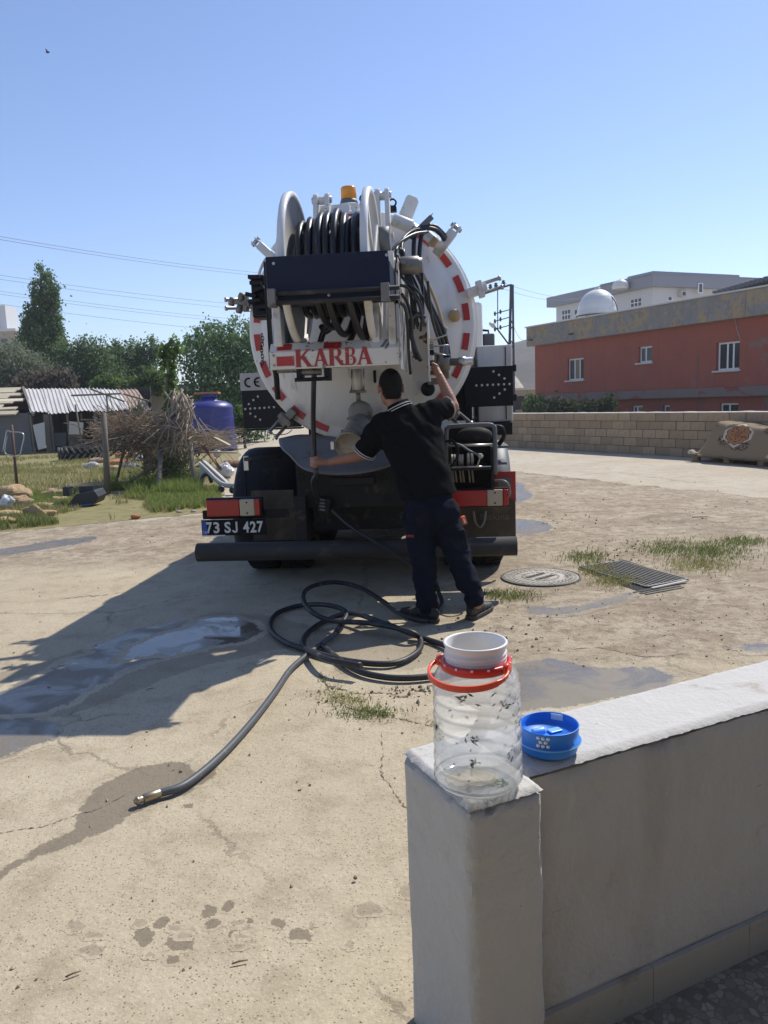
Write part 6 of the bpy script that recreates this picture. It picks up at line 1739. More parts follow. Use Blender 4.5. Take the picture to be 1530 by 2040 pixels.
# ------------------------------------------------------------------ block wall along the road
def frame_of(origin, xdir):
    """local frame: x along xdir, y to its left, z up; gives (to_local sight-line function, angle)"""
    xd = Vector(xdir).normalized(); yd = Vector((-xd.y, xd.x, 0)); o = Vector(origin)
    def f(px, py, yl=0.0):
        d = ray(px, py); c = CAM - o
        t = (yl - c.dot(yd)) / d.dot(yd)
        p = c + d * t
        return Vector((p.dot(xd), yl, p.z))
    return f, math.atan2(xd.y, xd.x)
M('block_tan', (0.36, 0.265, 0.165), 0.95, var=0.16, vs=5, bump=0.5, bs=45, obj=0.17, layers=[((0.22, 0.18, 0.14), 0.55, 0.75, 3)])
M('mortar', (0.13, 0.105, 0.08), 0.95, var=0.15, vs=9, bump=0.5)
E0 = Vector((0.46, -0.888, 0)).normalized()
W0 = Vector((7.06, 17.0, 0)) - E0 * 9.6
bw, bang = frame_of(W0, E0)
wall = thing('block_wall', 'low unplastered wall of tan concrete blocks across the road', 'wall', W0, bang)
rnd = random.Random(4)
variants = []
for k in range(4):
    mb = MB(); j = [rnd.uniform(-0.004, 0.004) for _ in range(4)]
    mb.box((-0.192 + j[0], -0.095 + j[1], -0.094), (0.192 + j[2], 0.095, 0.092 + j[3] * 0.6))
    variants.append(mb.mesh('block', 'block_tan'))
halfm = MB().box((-0.093, -0.095, -0.094), (0.093, 0.095, 0.094)).mesh('block', 'block_tan')
LW = 16.0
MB().box((0, -0.080, -0.05), (LW, 0.080, 0.985)).build('mortar_core', 'mortar', wall)
for r in range(5):
    x = 0.2 if r % 2 == 0 else 0.1
    first = r % 2
    while x < LW - 0.1:
        half = first
        o = link('block', halfm if half else variants[rnd.randrange(4)], wall)
        o.location = (x, rnd.uniform(-0.006, 0.006), 0.1 + 0.2 * r); o.rotation_euler = (0, 0, rnd.uniform(-0.008, 0.008))
        x += 0.3 if half else 0.4
        first = 0
mb = MB()
n = 120
for i in range(n + 1):
    x = LW * i / n; h = 0.012 + 0.02 * abs(noise.noise(Vector((x * 2, 0, 0))))
    mb.v += [(x, -0.085 + 0.01 * noise.noise(Vector((x * 5, 1, 0))), 0.992), (x, -0.05, 0.996 + h), (x, 0.05, 0.996 + h), (x, 0.085, 0.992)]
for i in range(n):
    for j in range(3):
        a = i * 4 + j
        mb.f.append((a, a + 4, a + 5, a + 1)); mb.sm.append(True)
mb.build('mortar_cap', 'pale_edge', wall)

# ------------------------------------------------------------------ red house
def streaky(name, base, patch, pl, ph, ps, streak, top=None):
    return M(name, base, 0.9, var=0.10, vs=0.9, bump=0.25, bs=18, layers=[(patch, pl, ph, ps, (1, 1, 1.6)), (streak, 0.62, 0.80, 2.2, (2.2, 2.2, 0.22))])
M('red_plaster', (0.32, 0.088, 0.054), 0.92, var=0.16, vs=0.7, bump=0.3, bs=14, layers=[((0.21, 0.155, 0.13), 0.60, 0.70, 0.55), ((0.20, 0.085, 0.068), 0.52, 0.72, 1.5, (2.5, 2.5, 0.2)), ((0.32, 0.13, 0.09), 0.60, 0.75, 2.6), ((0.14, 0.07, 0.06), 0.66, 0.74, 3.4, (3, 3, 0.3))])
streaky('band_plaster', (0.20, 0.15, 0.13), (0.24, 0.07, 0.05), 0.54, 0.62, 1.0, (0.13, 0.10, 0.085))
M('parapet_peel', (0.25, 0.235, 0.215), 0.92, var=0.2, vs=1.2, bump=0.3, bs=14, layers=[((0.36, 0.27, 0.155), 0.47, 0.62, 1.1), ((0.41, 0.285, 0.14), 0.58, 0.64, 3.0), ((0.16, 0.15, 0.14), 0.56, 0.72, 2.2, (2, 2, 0.3)), ((0.22, 0.205, 0.19), 0.55, 0.60, 4.5)])
M('white_frame', (0.78, 0.78, 0.76), 0.4, var=0.04, vs=9)
M('window_dark', (0.025, 0.025, 0.028), 0.12, var=0.3, vs=3)
M('curtain', (0.20, 0.15, 0.10), 0.6, var=0.2, vs=9, stretch=(6, 6, 0.3))
M('sill_stone', (0.56, 0.54, 0.50), 0.7, var=0.08, vs=9)
ED = Vector((0.42, -0.907, 0)).normalized()
C0 = at(1066, 740, 46); C0.z = 0
rb, rang = frame_of(C0, ED)
house = thing('red_house', 'two storey house with faded red plaster behind the block wall', 'house', C0, rang)
zp0 = rb(1070, 689).z; zp1 = rb(1056, 654).z; zb1 = rb(1072, 786).z; zb0 = rb(1072, 800).z
LH = 24.0
MB().box((0, 0.24, zb1 - 0.3), (LH, 9, zp0)).build('upper_wall', 'red_plaster', house)
def facade(rects, y0, y1, zA, zB, xA, xB, nm):
    rs = sorted((min(rb(r[0], r[1], y0 + 0.15).x, rb(r[2], r[1], y0 + 0.15).x), max(rb(r[0], r[1], y0 + 0.15).x, rb(r[2], r[1], y0 + 0.15).x), (rb(r[0], r[3], y0 + 0.15).z + rb(r[2], r[3], y0 + 0.15).z) / 2, (rb(r[0], r[1], y0 + 0.15).z + rb(r[2], r[1], y0 + 0.15).z) / 2) for r in rects)
    mb = MB(); x = xA
    for (a, b_, c_, d_) in rs:
        mb.box((x, y0, zA), (a, y1, zB))
        if c_ > zA + 0.01: mb.box((a, y0, zA), (b_, y1, c_))
        if d_ < zB - 0.01: mb.box((a, y0, d_), (b_, y1, zB))
        x = b_
    mb.box((x, y0, zA), (xB, y1, zB))
    return mb.build(nm, 'red_plaster', house)
UPW = [(1135, 714, 1167, 757), (1277, 690, 1304, 722), (1432, 681, 1479, 737)]
LOW = [(1263, 808, 1285, 832), (1325, 807, 1339, 832), (1438, 803, 1476, 832)]
facade(UPW, 0.0, 0.239, zb1 - 0.02, zp0, 0.0, LH, 'upper_facade')
facade(LOW, 0.45, 0.689, -1.2, zb0, 0.25, LH, 'lower_facade')
MB().box((-0.12, -0.14, zb0), (LH, 9, zb1)).build('floor_band', 'band_plaster', house, bev=0.02)
MB().box((0.25, 0.69, -1.2), (LH, 9, zb0)).build('lower_wall', 'red_plaster', house)
MB().box((-0.35, -0.35, zp0), (LH, 9.3, zp1)).build('parapet', 'parapet_peel', house, bev=0.02)
MB().box((-0.42, -0.42, zp1), (LH, 9.3, zp1 + 0.07)).build('coping', 'sill_stone', house, bev=0.01)
def window(par, f, px0, py0, px1, py1, yl, panes, sill=True, pane='window_dark', open_leaf=False):
    a, b_ = f(px0, py1, yl), f(px1, py0, yl)
    x0, x1 = a.x, b_.x
    z0, z1 = (f(px0, py1, yl).z + f(px1, py1, yl).z) / 2, (f(px0, py0, yl).z + f(px1, py0, yl).z) / 2
    fw = 0.075
    mb = MB()
    mb.box((x0, yl - 0.03, z0), (x1, yl + 0.05, z0 + fw)); mb.box((x0, yl - 0.03, z1 - fw), (x1, yl + 0.05, z1))
    xs = [x0 + (x1 - x0) * t for t in [0] + panes + [1]]
    for i, x in enumerate(xs):
        c = x if 0 < i < len(xs) - 1 else (x + fw / 2 if i == 0 else x - fw / 2)
        mb.box((c - fw / 2, yl - 0.028, z0 + fw), (c + fw / 2, yl + 0.048, z1 - fw))
    w = mb.build('window', 'white_frame', par)
    for i in range(len(xs) - 1):
        MB().box((xs[i] + fw * 0.6, yl - 0.008, z0 + fw * 0.8), (xs[i + 1] - fw * 0.6, yl - 0.003, z1 - fw * 0.8)).build('pane', 'curtain' if (pane == 'curtain' and i == 1) else 'window_dark', w)
    if sill:
        MB().box((x0 - 0.15, yl - 0.27, z0 - 0.08), (x1 + 0.12, yl - 0.152, z0 - 0.003)).build('sill', 'sill_stone', w, bev=0.01)
    return w
window(house, rb, 1135, 714, 1167, 757, 0.15, [0.36, 0.68], pane='curtain')
window(house, rb, 1277, 690, 1304, 722, 0.15, [0.42])
window(house, rb, 1432, 681, 1479, 737, 0.15, [0.40, 0.66])
window(house, rb, 1263, 808, 1285, 832, 0.60, [0.4], False)
window(house, rb, 1325, 807, 1339, 832, 0.60, [], False)
window(house, rb, 1438, 803, 1476, 832, 0.60, [0.45], False)
p = rb(1466, 635); q = rb(1478, 680)
MB().tube([p + Vector((0, -0.05, 0)), p.lerp(q, 0.5) + Vector((-0.05, -0.05, 0)), q + Vector((0, -0.05, 0))], 0.012, 5).build('wall_cable', 'ce_grey', house)
for px, py in ((1141, 665), (1060, 677)):
    p = rb(px, py, -0.37); MB().tube([p, p + Vector((0, -0.25, -0.02))], 0.05, 8).build('drain_spout', 'iron_dark', house)
# corrugated sheet roof standing on the flat roof
p, q = rb(1428, 573, 1.5), rb(1600, 545, 1.5)
M('corrugated_grey', (0.16, 0.16, 0.165), 0.6, var=0.15, vs=4)
mb = MB(); n = 90
for i in range(n + 1):
    x = p.x + (q.x - p.x) * i / n; z = p.z + 0.9 * (x - p.x) / (q.x - p.x) * 0 + 0.08 * math.sin(i * 1.4)
    mb.v += [(x, 1.2, zp1 + 0.35 + z * 0 + 0.10 * math.sin(i * 1.25) + 0.35 * i / n), (x, 5.0, zp1 + 0.75 + 0.10 * math.sin(i * 1.25) + 0.35 * i / n)]
mb.f = [(2 * i, 2 * i + 2, 2 * i + 3, 2 * i + 1) for i in range(n)]; mb.sm = [True] * n
cr_ = tag(mb.build('roof_shelter', 'corrugated_grey', None, loc=C0, rotz=rang), 'dark corrugated sheet roof on top of the red house', 'roof')
cr_.modifiers.new('t', 'SOLIDIFY').thickness = 0.03
# domed white water tank on the roof
M('tank_plastic', (0.70, 0.69, 0.65), 0.4, var=0.05, vs=3, layers=[((0.5, 0.46, 0.38), 0.6, 0.8, 3)])
zr = zp1 + 0.1
dp = at(1190, 628, 44.0)
R_ = 38 / 1530 * 44.0
def dome_tank(loc, R_, H_, label, name='roof_water_tank'):
    t = thing(name, label, 'water tank', loc)
    pr = [(R_ * 0.93, 0), (R_ * 0.98, H_ * 0.18), (R_ * 1.02, H_ * 0.24), (R_ * 1.04, H_ * 0.27), (R_ * 0.99, H_ * 0.31)]
    for i in range(1, 20):
        a = math.pi / 2 * i / 20
        pr.append((R_ * 0.98 * math.cos(a) * (1 + 0.012 * math.sin(i * 2.4)), H_ * (0.31 + 0.64 * math.sin(a))))
    pr += [(R_ * 0.15, H_ * 0.96), (R_ * 0.14, H_), (0.01, H_)]
    MB().lathe(pr, 40, caps=False).build('tank_body', 'tank_plastic', t)
    return t
dz = dp.z - 0.35
dt = dome_tank((dp.x, dp.y, dz), R_, (628 - 576) / 1530 * 44 + 0.35, 'large domed white water tank on the roof of the red house')
MB().tube([(R_ * 0.5 * math.cos(t) * 1.0 + R_ * 0.25, -R_ * 0.9 * math.cos(t), 0.35 + 1.15 * math.sin(t)) for t in [i * math.pi / 20 for i in range(11)]], 0.03, 6).build('tie_rope', 'iron_dark', dt)
MB().tube([(R_ * 1.06 * math.cos(t), R_ * 1.06 * math.sin(t), 0.32) for t in [math.pi + i * math.pi / 16 for i in range(17)]], 0.03, 6).build('stand_rail', 'iron_dark', dt)
for k in range(5):
    t = math.pi + k * math.pi / 4
    MB().tube([(R_ * 1.06 * math.cos(t), R_ * 1.06 * math.sin(t), -0.4), (R_ * 1.06 * math.cos(t), R_ * 1.06 * math.sin(t), 0.32)], 0.03, 6).build('stand_leg', 'iron_dark', dt)

# ------------------------------------------------------------------ pale house behind, grey clad top storey
M('cladding_grey', (0.26, 0.275, 0.31), 0.7, var=0.08, vs=2, stretch=(1, 1, 6))
M('pale_wall', (0.60, 0.60, 0.59), 0.8, var=0.05, vs=1)
K0 = at(1300, 600, 76); K0.z = 0
fl, fla = frame_of(K0, -ED)      # left facade seen from outside has x running away to the left
kb = thing('pale_house', 'pale house with grey clad roof storey behind the red house', 'house', K0, fla)
zt = fl(1298, 549, 0).z; zf = fl(1300, 572, 0).z; zl = fl(1092, 585, 0).x
LB = fl(1108, 600, 0).x
# local x runs along the left facade, local y is to its left, so the body lies at negative y... outward is +y
RW = 14.0
MB().box((0, -RW, 0), (LB, 0, zf)).build('wall', 'pale_wall', kb)
MB().box((-0.6, -RW - 0.6, zf), (LB + 1.0, 0.6, zt)).build('clad_storey', 'cladding_grey', kb, bev=0.03)
MB().box((-0.62, -RW - 0.6, zt - 0.0), (LB * 0.45, 0.75, zt + 0.10)).build('roof_edge', 'cladding_grey', kb)
MB().box((2.0, -RW, zt + 0.1), (LB * 0.38, -2.0, zt + 0.8)).build('roof_rise', 'cladding_grey', kb)
def window2(px0, py0, px1, py1, yl, nx, nz):
    xa, xb = fl(px0, py0, yl).x, fl(px1, py0, yl).x
    x0, x1 = min(xa, xb), max(xa, xb)
    z1, z0 = fl((px0 + px1) / 2, py0, yl).z, fl((px0 + px1) / 2, py1, yl).z
    w = MB().box((x0, yl - 0.02, z0), (x1, yl + 0.04, z1)).build('window', 'white_frame', kb)
    for i in range(nx):
        for j in range(nz):
            a, b_ = x0 + (x1 - x0) * (i + 0.12) / nx, x0 + (x1 - x0) * (i + 0.88) / nx
            c_, d_ = z0 + (z1 - z0) * (j + 0.1) / nz, z0 + (z1 - z0) * (j + 0.9) / nz
            MB().box((a, yl + 0.041, c_), (b_, yl + 0.05, d_)).build('pane', 'window_dark', w)
window2(1120, 617, 1137, 637, 0.0, 3, 2)
window2(1145, 616, 1151, 628, 0.0, 1, 1)
window2(1257, 595, 1279, 611, 0.0, 3, 2)
# the facade turning away to the right
fr, fra = frame_of(K0, Vector((-ED.y, ED.x, 0)))
def bx_r(px0, py0, px1, py1, out0, out1, nm, mt, par):
    a, b_ = fr(px0, py1, 0), fr(px1, py0, 0)
    xd = Vector((-ED.y, ED.x, 0)); yd = Vector((-xd.y, xd.x, 0))
    mb = MB().box((a.x, -out1, a.z), (b_.x, -out0, b_.z))
    inv = Matrix.Rotation(-fla, 3, 'Z'); rot = Matrix.Rotation(fra, 3, 'Z')
    mb.v = [tuple(inv @ (rot @ Vector(v))) for v in mb.v]
    return mb.build(nm, mt, par)
w = bx_r(1329, 591, 1339, 599, 0.0, 0.05, 'window', 'white_frame', kb); bx_r(1331, 592, 1337, 598, 0.051, 0.07, 'pane', 'window_dark', w)
ac = bx_r(1350, 581, 1364, 592, 0.02, 0.5, 'air_conditioner', 'sill_stone', kb)
bx_r(1352, 583, 1358, 590, 0.51, 0.53, 'fan_grille', 'window_dark', ac)
w = bx_r(1380, 566, 1390, 586, 0.62, 0.68, 'window', 'white_frame', kb); bx_r(1382, 568, 1388, 584, 0.681, 0.70, 'pane', 'window_dark', w)
tp = at(1236, 566, 78)
dome_tank((tp.x, tp.y, tp.z - 0.5), 0.8, 1.0, 'small white water tank on the far pale house')

# ------------------------------------------------------------------ lattice power pole with a street lamp
M('pole_steel', (0.05, 0.055, 0.06), 0.6, var=0.2, vs=5)
PY = 44.0
pole = thing('power_pole', 'dark steel lattice power pole with cross arms and street lamp', 'power pole', (at(1019, 700, PY).x, PY, 0))
po = Vector(pole.location)
def P(px, py, dy=0.0): return at(px, py, PY + dy) - po
legs = []
for (pa, pb), dy in ((((1017.5, 567), (1014.5, 690)), 0.0), (((1021.5, 567), (1023, 690)), 0.0), (((1018.5, 567), (1016, 690)), 0.5), (((1021.5, 567), (1022.5, 690)), 0.5)):
    p, q = P(*pa, dy), P(*pb, dy)
    q = p + (q - p) * (p.z / (p.z - q.z))
    MB().bar(p, q, 0.10).build('leg', 'pole_steel', pole)
    legs.append((p, q))
for k in range(14):
    t = (k + 0.5) / 14
    for (a, b_) in ((0, 1), (1, 3), (2, 3), (0, 2)):
        MB().bar(legs[a][0].lerp(legs[a][1], t), legs[b_][0].lerp(legs[b_][1], t + (0.03 if k % 2 else -0.03)), 0.05).build('lattice_bar', 'pole_steel', pole)
MB().bar(P(1019, 567), P(976, 580), 0.09).build('cross_arm', 'pole_steel', pole)
for px, py in ((1003, 571), (988, 576), (977, 579)):
    c = P(px, py - 1)
    MB().lathe([(0.04, 0), (0.12, 0.05), (0.06, 0.10), (0.14, 0.16), (0.06, 0.22), (0.11, 0.27), (0.03, 0.33)], 10, c, (0, 0, 1)).build('insulator', 'pole_steel', pole)
for (a, b_) in (((1015, 617), (986, 625)), ((1015, 632), (986, 640)), ((1015, 648), (986, 656))):
    MB().bar(P(*a), P(*b_), 0.05).build('cross_arm', 'pole_steel', pole)
    for px in (a[0] - 18, b_[0]):
        c = P(px, b_[1] - (4 if px != b_[0] else 0)); MB().lathe([(0.04, -0.12), (0.07, 0), (0.04, 0.12)], 8, c, (0, 0, 1)).build('insulator', 'pole_steel', pole)
MB().tube([P(991.5, 574), P(991.5, 655)], 0.03, 6).build('conduit', 'pole_steel', pole)
MB().tube([P(1015, 688), P(991, 656), P(986, 652)], 0.045, 8).build('lamp_arm', 'pole_steel', pole)
lc = P(981, 648)
MB().ball(lc, (0.24, 0.14, 0.12), 14, 9, Matrix.Rotation(0.7, 3, 'Y')).build('lamp_head', 'tank_plastic', pole)
# overhead lines
M('wire_dark', (0.13, 0.15, 0.20), 0.6, var=0.1, vs=3)
wl_ = [((-80, 457), (760, 556), 34, 62, 'upper of the two dark power lines crossing the sky on the left'), ((-80, 463), (760, 562), 34, 62, 'lower of the two dark power lines crossing the sky on the left'),
       ((-80, 536), (760, 622), 46, 70, 'thin power line passing behind the poplar, topmost of five'), ((-80, 544), (760, 631), 46, 70, 'thin power line passing behind the poplar, second of five'),
       ((-80, 568), (760, 652), 48, 72, 'thin power line passing behind the poplar, third of five'), ((-80, 574), (760, 658), 48, 72, 'thin power line passing behind the poplar, fourth of five'), ((-80, 594), (760, 676), 48, 72, 'thin power line passing behind the poplar, lowest of five'),
       ((1003, 564), (1200, 590), PY, 74, 'power line from the insulator nearest the pole to the pale house'), ((988, 570), (1160, 592), PY, 74, 'power line from the middle insulator of the pole to the pale house'), ((1023, 650), (1056, 668), PY, 46, 'short cable from the lattice pole to the red house')]
for a, b_, y0, y1, lab in wl_:
    p, q = at(*a, y0), at(*b_, y1)
    pts = [p.lerp(q, t) - Vector((0, 0, 0.5 * 4 * t * (1 - t))) for t in [i / 16 for i in range(17)]]
    tag(MB().tube(pts, 0.010, 5).build('power_line', 'wire_dark'), lab, 'power line', 'overhead power lines')

# ------------------------------------------------------------------ little house and low wall at the foot of the slope
bx0, bx1 = at(1010, 790, 58), at(1072, 790, 58)
M('beige_wall', (0.36, 0.30, 0.22), 0.9, var=0.15, vs=1)
lt = thing('small_house', 'small beige flat roofed house seen between tanker and red house', 'house', (bx0.x, 58, 0))
MB().box((0, 0, -0.2), (bx1.x - bx0.x, 4, at(1040, 777, 58).z)).build('wall', 'beige_wall', lt)
MB().box((-0.2, -0.25, at(1040, 777, 58).z), (bx1.x - bx0.x + 0.2, 4.2, at(1040, 774, 58).z + 0.05)).build('roof_slab', 'sill_stone', lt)
MB().box((0.6, -0.03, 0.5), (1.3, -0.005, 1.5)).build('window', 'window_dark', lt)
MB().box((1.9, -0.03, 0.0), (2.0, 0.0, 1.6)).build('downpipe', 'iron_dark', lt)

# ------------------------------------------------------------------ pallet with a carpet thrown over a heap
M('pallet_wood', (0.22, 0.16, 0.10), 0.85, var=0.2, vs=4, stretch=(1, 8, 8), layers=[((0.10, 0.075, 0.05), 0.55, 0.75, 6)])
PA = gr(1378, 919); PB = gr(1534, 932)
ex = (PB - PA).normalized()
pf, pang = frame_of(PA, ex)
pal = thing('wooden_pallet', 'low wooden pallet by the block wall under the carpet heap', 'pallet', PA, pang)
PL, PD = 2.6, 1.15
for yy in (0.0, 0.5, 1.05):
    MB().box((0, yy, 0.0), (PL, yy + 0.10, 0.022)).build('bottom_board', 'pallet_wood', pal)
    for xx in (0.02, PL * 0.34, PL * 0.67, PL - 0.16):
        MB().box((xx, yy, 0.023), (xx + 0.14, yy + 0.10, 0.10)).build('pallet_block', 'pallet_wood', pal)
    MB().box((0, yy, 0.1005), (PL, yy + 0.10, 0.122)).build('stringer_board', 'pallet_wood', pal)
k = 0; xx = 0.0
while xx < PL - 0.1:
    MB().box((xx, -0.01, 0.1225), (xx + 0.10, PD + 0.01, 0.144)).build('deck_board', 'pallet_wood', pal); xx += 0.148
# carpet with a medallion, dark sprigs and a cream border
m, nt, b = newmat('carpet')
tc = nd(nt, 'ShaderNodeTexCoord').outputs['UV']
sp = nd(nt, 'ShaderNodeSeparateXYZ'); nt.links.new(tc, sp.inputs[0])
c = mixc(nt, noise_n(nt, tc, 26, 4), (0.23, 0.165, 0.10), (0.33, 0.25, 0.16))
c = mixc(nt, ramp(nt, noise_n(nt, tc, 90, 2), 0.6, 0.7), c, (0.15, 0.11, 0.075))
spr = nd(nt, 'ShaderNodeTexVoronoi', feature='SMOOTH_F1'); nt.links.new(tc, spr.inputs['Vector']); spr.inputs['Scale'].default_value = 2.6
sm_ = math_n(nt, 'MULTIPLY', ramp(nt, spr.outputs['Distance'], 0.42, 0.24), ramp(nt, noise_n(nt, tc, 24, 3, 0.6), 0.47, 0.52))
c = mixc(nt, sm_, c, (0.045, 0.035, 0.035))
sm2 = math_n(nt, 'MULTIPLY', ramp(nt, spr.outputs['Distance'], 0.10, 0.05), ramp(nt, noise_n(nt, tc, 14, 2, 0.6), 0.46, 0.50))
c = mixc(nt, sm2, c, (0.52, 0.45, 0.34))
cx_ = math_n(nt, 'SUBTRACT', sp.outputs[0], 1.08); cz_ = math_n(nt, 'SUBTRACT', sp.outputs[1], 0.58)
ax_ = math_n(nt, 'ABSOLUTE', cx_); az_ = math_n(nt, 'ABSOLUTE', cz_)
oct_ = math_n(nt, 'MAXIMUM', math_n(nt, 'ADD', math_n(nt, 'MULTIPLY', ax_, 0.72), az_), math_n(nt, 'MULTIPLY', ax_, 1.02))
c = mixc(nt, ramp(nt, oct_, 0.365, 0.355), c, (0.56, 0.49, 0.37))
oct_ = math_n(nt, 'MULTIPLY', oct_, 0.88)
rad = nd(nt, 'ShaderNodeVectorMath', operation='LENGTH'); cv = nd(nt, 'ShaderNodeCombineXYZ'); nt.links.new(math_n(nt, 'MULTIPLY', cx_, 0.9), cv.inputs[0]); nt.links.new(cz_, cv.inputs[1]); nt.links.new(cv.outputs[0], rad.inputs[0])
ang = math_n(nt, 'ARCTAN2', cz_, cx_)
lob = math_n(nt, 'MULTIPLY', math_n(nt, 'ABSOLUTE', math_n(nt, 'SINE', math_n(nt, 'MULTIPLY', ang, 5.0))), 0.035)
rr = math_n(nt, 'SUBTRACT', rad.outputs['Value'], lob)
c = mixc(nt, ramp(nt, rr, 0.245, 0.24), c, (0.12, 0.04, 0.02))
c = mixc(nt, ramp(nt, rr, 0.225, 0.22), c, (0.40, 0.20, 0.09))
c = mixc(nt, math_n(nt, 'MULTIPLY', ramp(nt, rr, 0.20, 0.19), ramp(nt, noise_n(nt, tc, 22, 2), 0.52, 0.58)), c, (0.16, 0.05, 0.03))
c = mixc(nt, ramp(nt, rr, 0.07, 0.06), c, (0.30, 0.13, 0.07))
nt.links.new(c, b.inputs['Base Color']); b.inputs['Roughness'].default_value = 0.95; b.inputs['Specular IOR Level'].default_value = 0.1
bn = nd(nt, 'ShaderNodeBump'); bn.inputs['Strength'].default_value = 0.4; nt.links.new(noise_n(nt, tc, 300, 3), bn.inputs['Height']); nt.links.new(bn.outputs[0], b.inputs['Normal'])
nx, ny = 110, 60
V = []; UV = []
def heap(x, y):
    """top of the heap under the carpet"""
    e = min(1, max(0, (x - 0.02) / 0.42)); e2 = min(1, max(0, (PL + 0.5 - x) / 0.5)); d0 = min(1, max(0, (y + 0.04) / 0.34)); d1 = min(1, max(0, (PD + 0.04 - y) / 0.3))
    s = lambda t: t * t * (3 - 2 * t)
    top = 0.62 + 0.05 * math.sin(x * 3.1) + 0.05 * noise.noise(Vector((x * 2, y * 2, 0))) + 0.05 * s(min(1, max(0, (x - 1.6) / 0.6)))
    return 0.15 + top * s(e) ** 0.8 * s(e2) * s(d0) ** 0.7 * s(d1)
for j in range(ny + 1):
    for i in range(nx + 1):
        x = -0.06 + (PL + 0.5) * i / nx; y = -0.07 + (PD + 0.14) * j / ny
        z = heap(x, y) + 0.018 * noise.noise(Vector((x * 6, y * 6, 3))) + 0.012 * noise.noise(Vector((x * 13, y * 5, 7)))
        if y < 0.28: x += 0.03 * noise.noise(Vector((x * 5, 0, 9)))
        V.append((x, y, max(z, 0.15)))
        UV.append((x, z * 1.05 + y * 0.75 - 0.15))
F = [(j * (nx + 1) + i, j * (nx + 1) + i + 1, (j + 1) * (nx + 1) + i + 1, (j + 1) * (nx + 1) + i) for j in range(ny) for i in range(nx)]
me = bpy.data.meshes.new('carpet'); me.from_pydata(V, [], F)
ul = me.uv_layers.new(name='UVMap')
for l in me.loops: ul.data[l.index].uv = UV[l.vertex_index]
me.polygons.foreach_set('use_smooth', [True] * len(F)); me.materials.append(MATS['carpet'])
cpt = tag(link('carpet', me, None, 0, PA, pang), 'old patterned carpet with a medallion draped over a heap on the pallet', 'carpet')
cpt.modifiers.new('t', 'SOLIDIFY').thickness = 0.012
M('pale_cloth', (0.48, 0.42, 0.33), 0.9, var=0.15, vs=9)
for i, (x, lab) in enumerate(((0.02, 'crumpled pale cloth at the near left corner of the carpet heap'), (2.05, 'crumpled pale cloth at the foot of the carpet, right end'))):
    o = blob('cloth', MB().ball((x, -0.02, 0.20), (0.10, 0.06, 0.05), 14, 10).ball((x + 0.1, -0.04, 0.18), (0.08, 0.05, 0.03), 14, 10), 0.012, 2, 'pale_cloth', lambda c, n: 0.025 * noise.noise(c * 14))
    o.location = PA; o.rotation_euler = (0, 0, pang)
    tag(o, lab, 'cloth')

# ------------------------------------------------------------------ trees
def leaf_mat(name, a, b_, tr_=0.3):
    m = grass_mat(name, a, b_)
    return m
leaf_mat('leaf_dark', (0.08, 0.14, 0.055), (0.19, 0.26, 0.11))
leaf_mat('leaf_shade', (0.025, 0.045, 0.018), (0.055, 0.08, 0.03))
leaf_mat('leaf_mid', (0.06, 0.115, 0.03), (0.17, 0.24, 0.07))
leaf_mat('leaf_mulberry', (0.09, 0.17, 0.07), (0.23, 0.33, 0.15))
leaf_mat('leaf_olive', (0.17, 0.20, 0.125), (0.28, 0.31, 0.21))
leaf_mat('leaf_poplar', (0.075, 0.135, 0.055), (0.19, 0.27, 0.11))
leaf_mat('leaf_lime2', (0.10, 0.17, 0.04), (0.20, 0.28, 0.08))
leaf_mat('leaf_lime', (0.14, 0.22, 0.035), (0.22, 0.30, 0.07))
leaf_mat('twig_grey', (0.10, 0.08, 0.06), (0.20, 0.17, 0.13))
M('bark', (0.11, 0.085, 0.06), 0.9, var=0.25, vs=6, bump=0.6, bs=20, stretch=(3, 3, 0.6))
def crown_pts(rg, ells, n_cl, per, sig, up=0.0):
    """leaf positions in clumps spread through a set of ellipsoids (c, r)"""
    vol = np.array([e[1][0] * e[1][1] * e[1][2] for e in ells]) ** 0.75
    pick = rg.choice(len(ells), n_cl, p=vol / vol.sum())
    d = rg.normal(size=(n_cl, 3)); d /= np.linalg.norm(d, axis=1)[:, None]
    rad = rg.uniform(0.25, 1.0, n_cl) ** 0.55
    C = np.array([ells[k][0] for k in pick]) + d * rad[:, None] * np.array([ells[k][1] for k in pick])
    P = np.repeat(C, per, 0) + rg.normal(size=(n_cl * per, 3)) * sig * np.array((0.85, 0.85, 1.25))
    return P
def leaf_quads(rg, P, size, upright=0.0):
    n = len(P)
    a = rg.normal(size=(n, 3)); a[:, 2] += upright * 2
    a /= np.linalg.norm(a, axis=1)[:, None]
    b = np.cross(a, rg.normal(size=(n, 3))); b /= np.linalg.norm(b, axis=1)[:, None]
    L = size * rg.uniform(0.7, 1.4, n)[:, None]; W = L * rg.uniform(0.45, 0.75, n)[:, None]
    V = np.stack([P - a * L, P + b * W, P + a * L, P - b * W], 1).reshape(-1, 3)
    F = np.arange(4 * n).reshape(-1, 4)
    return V, F
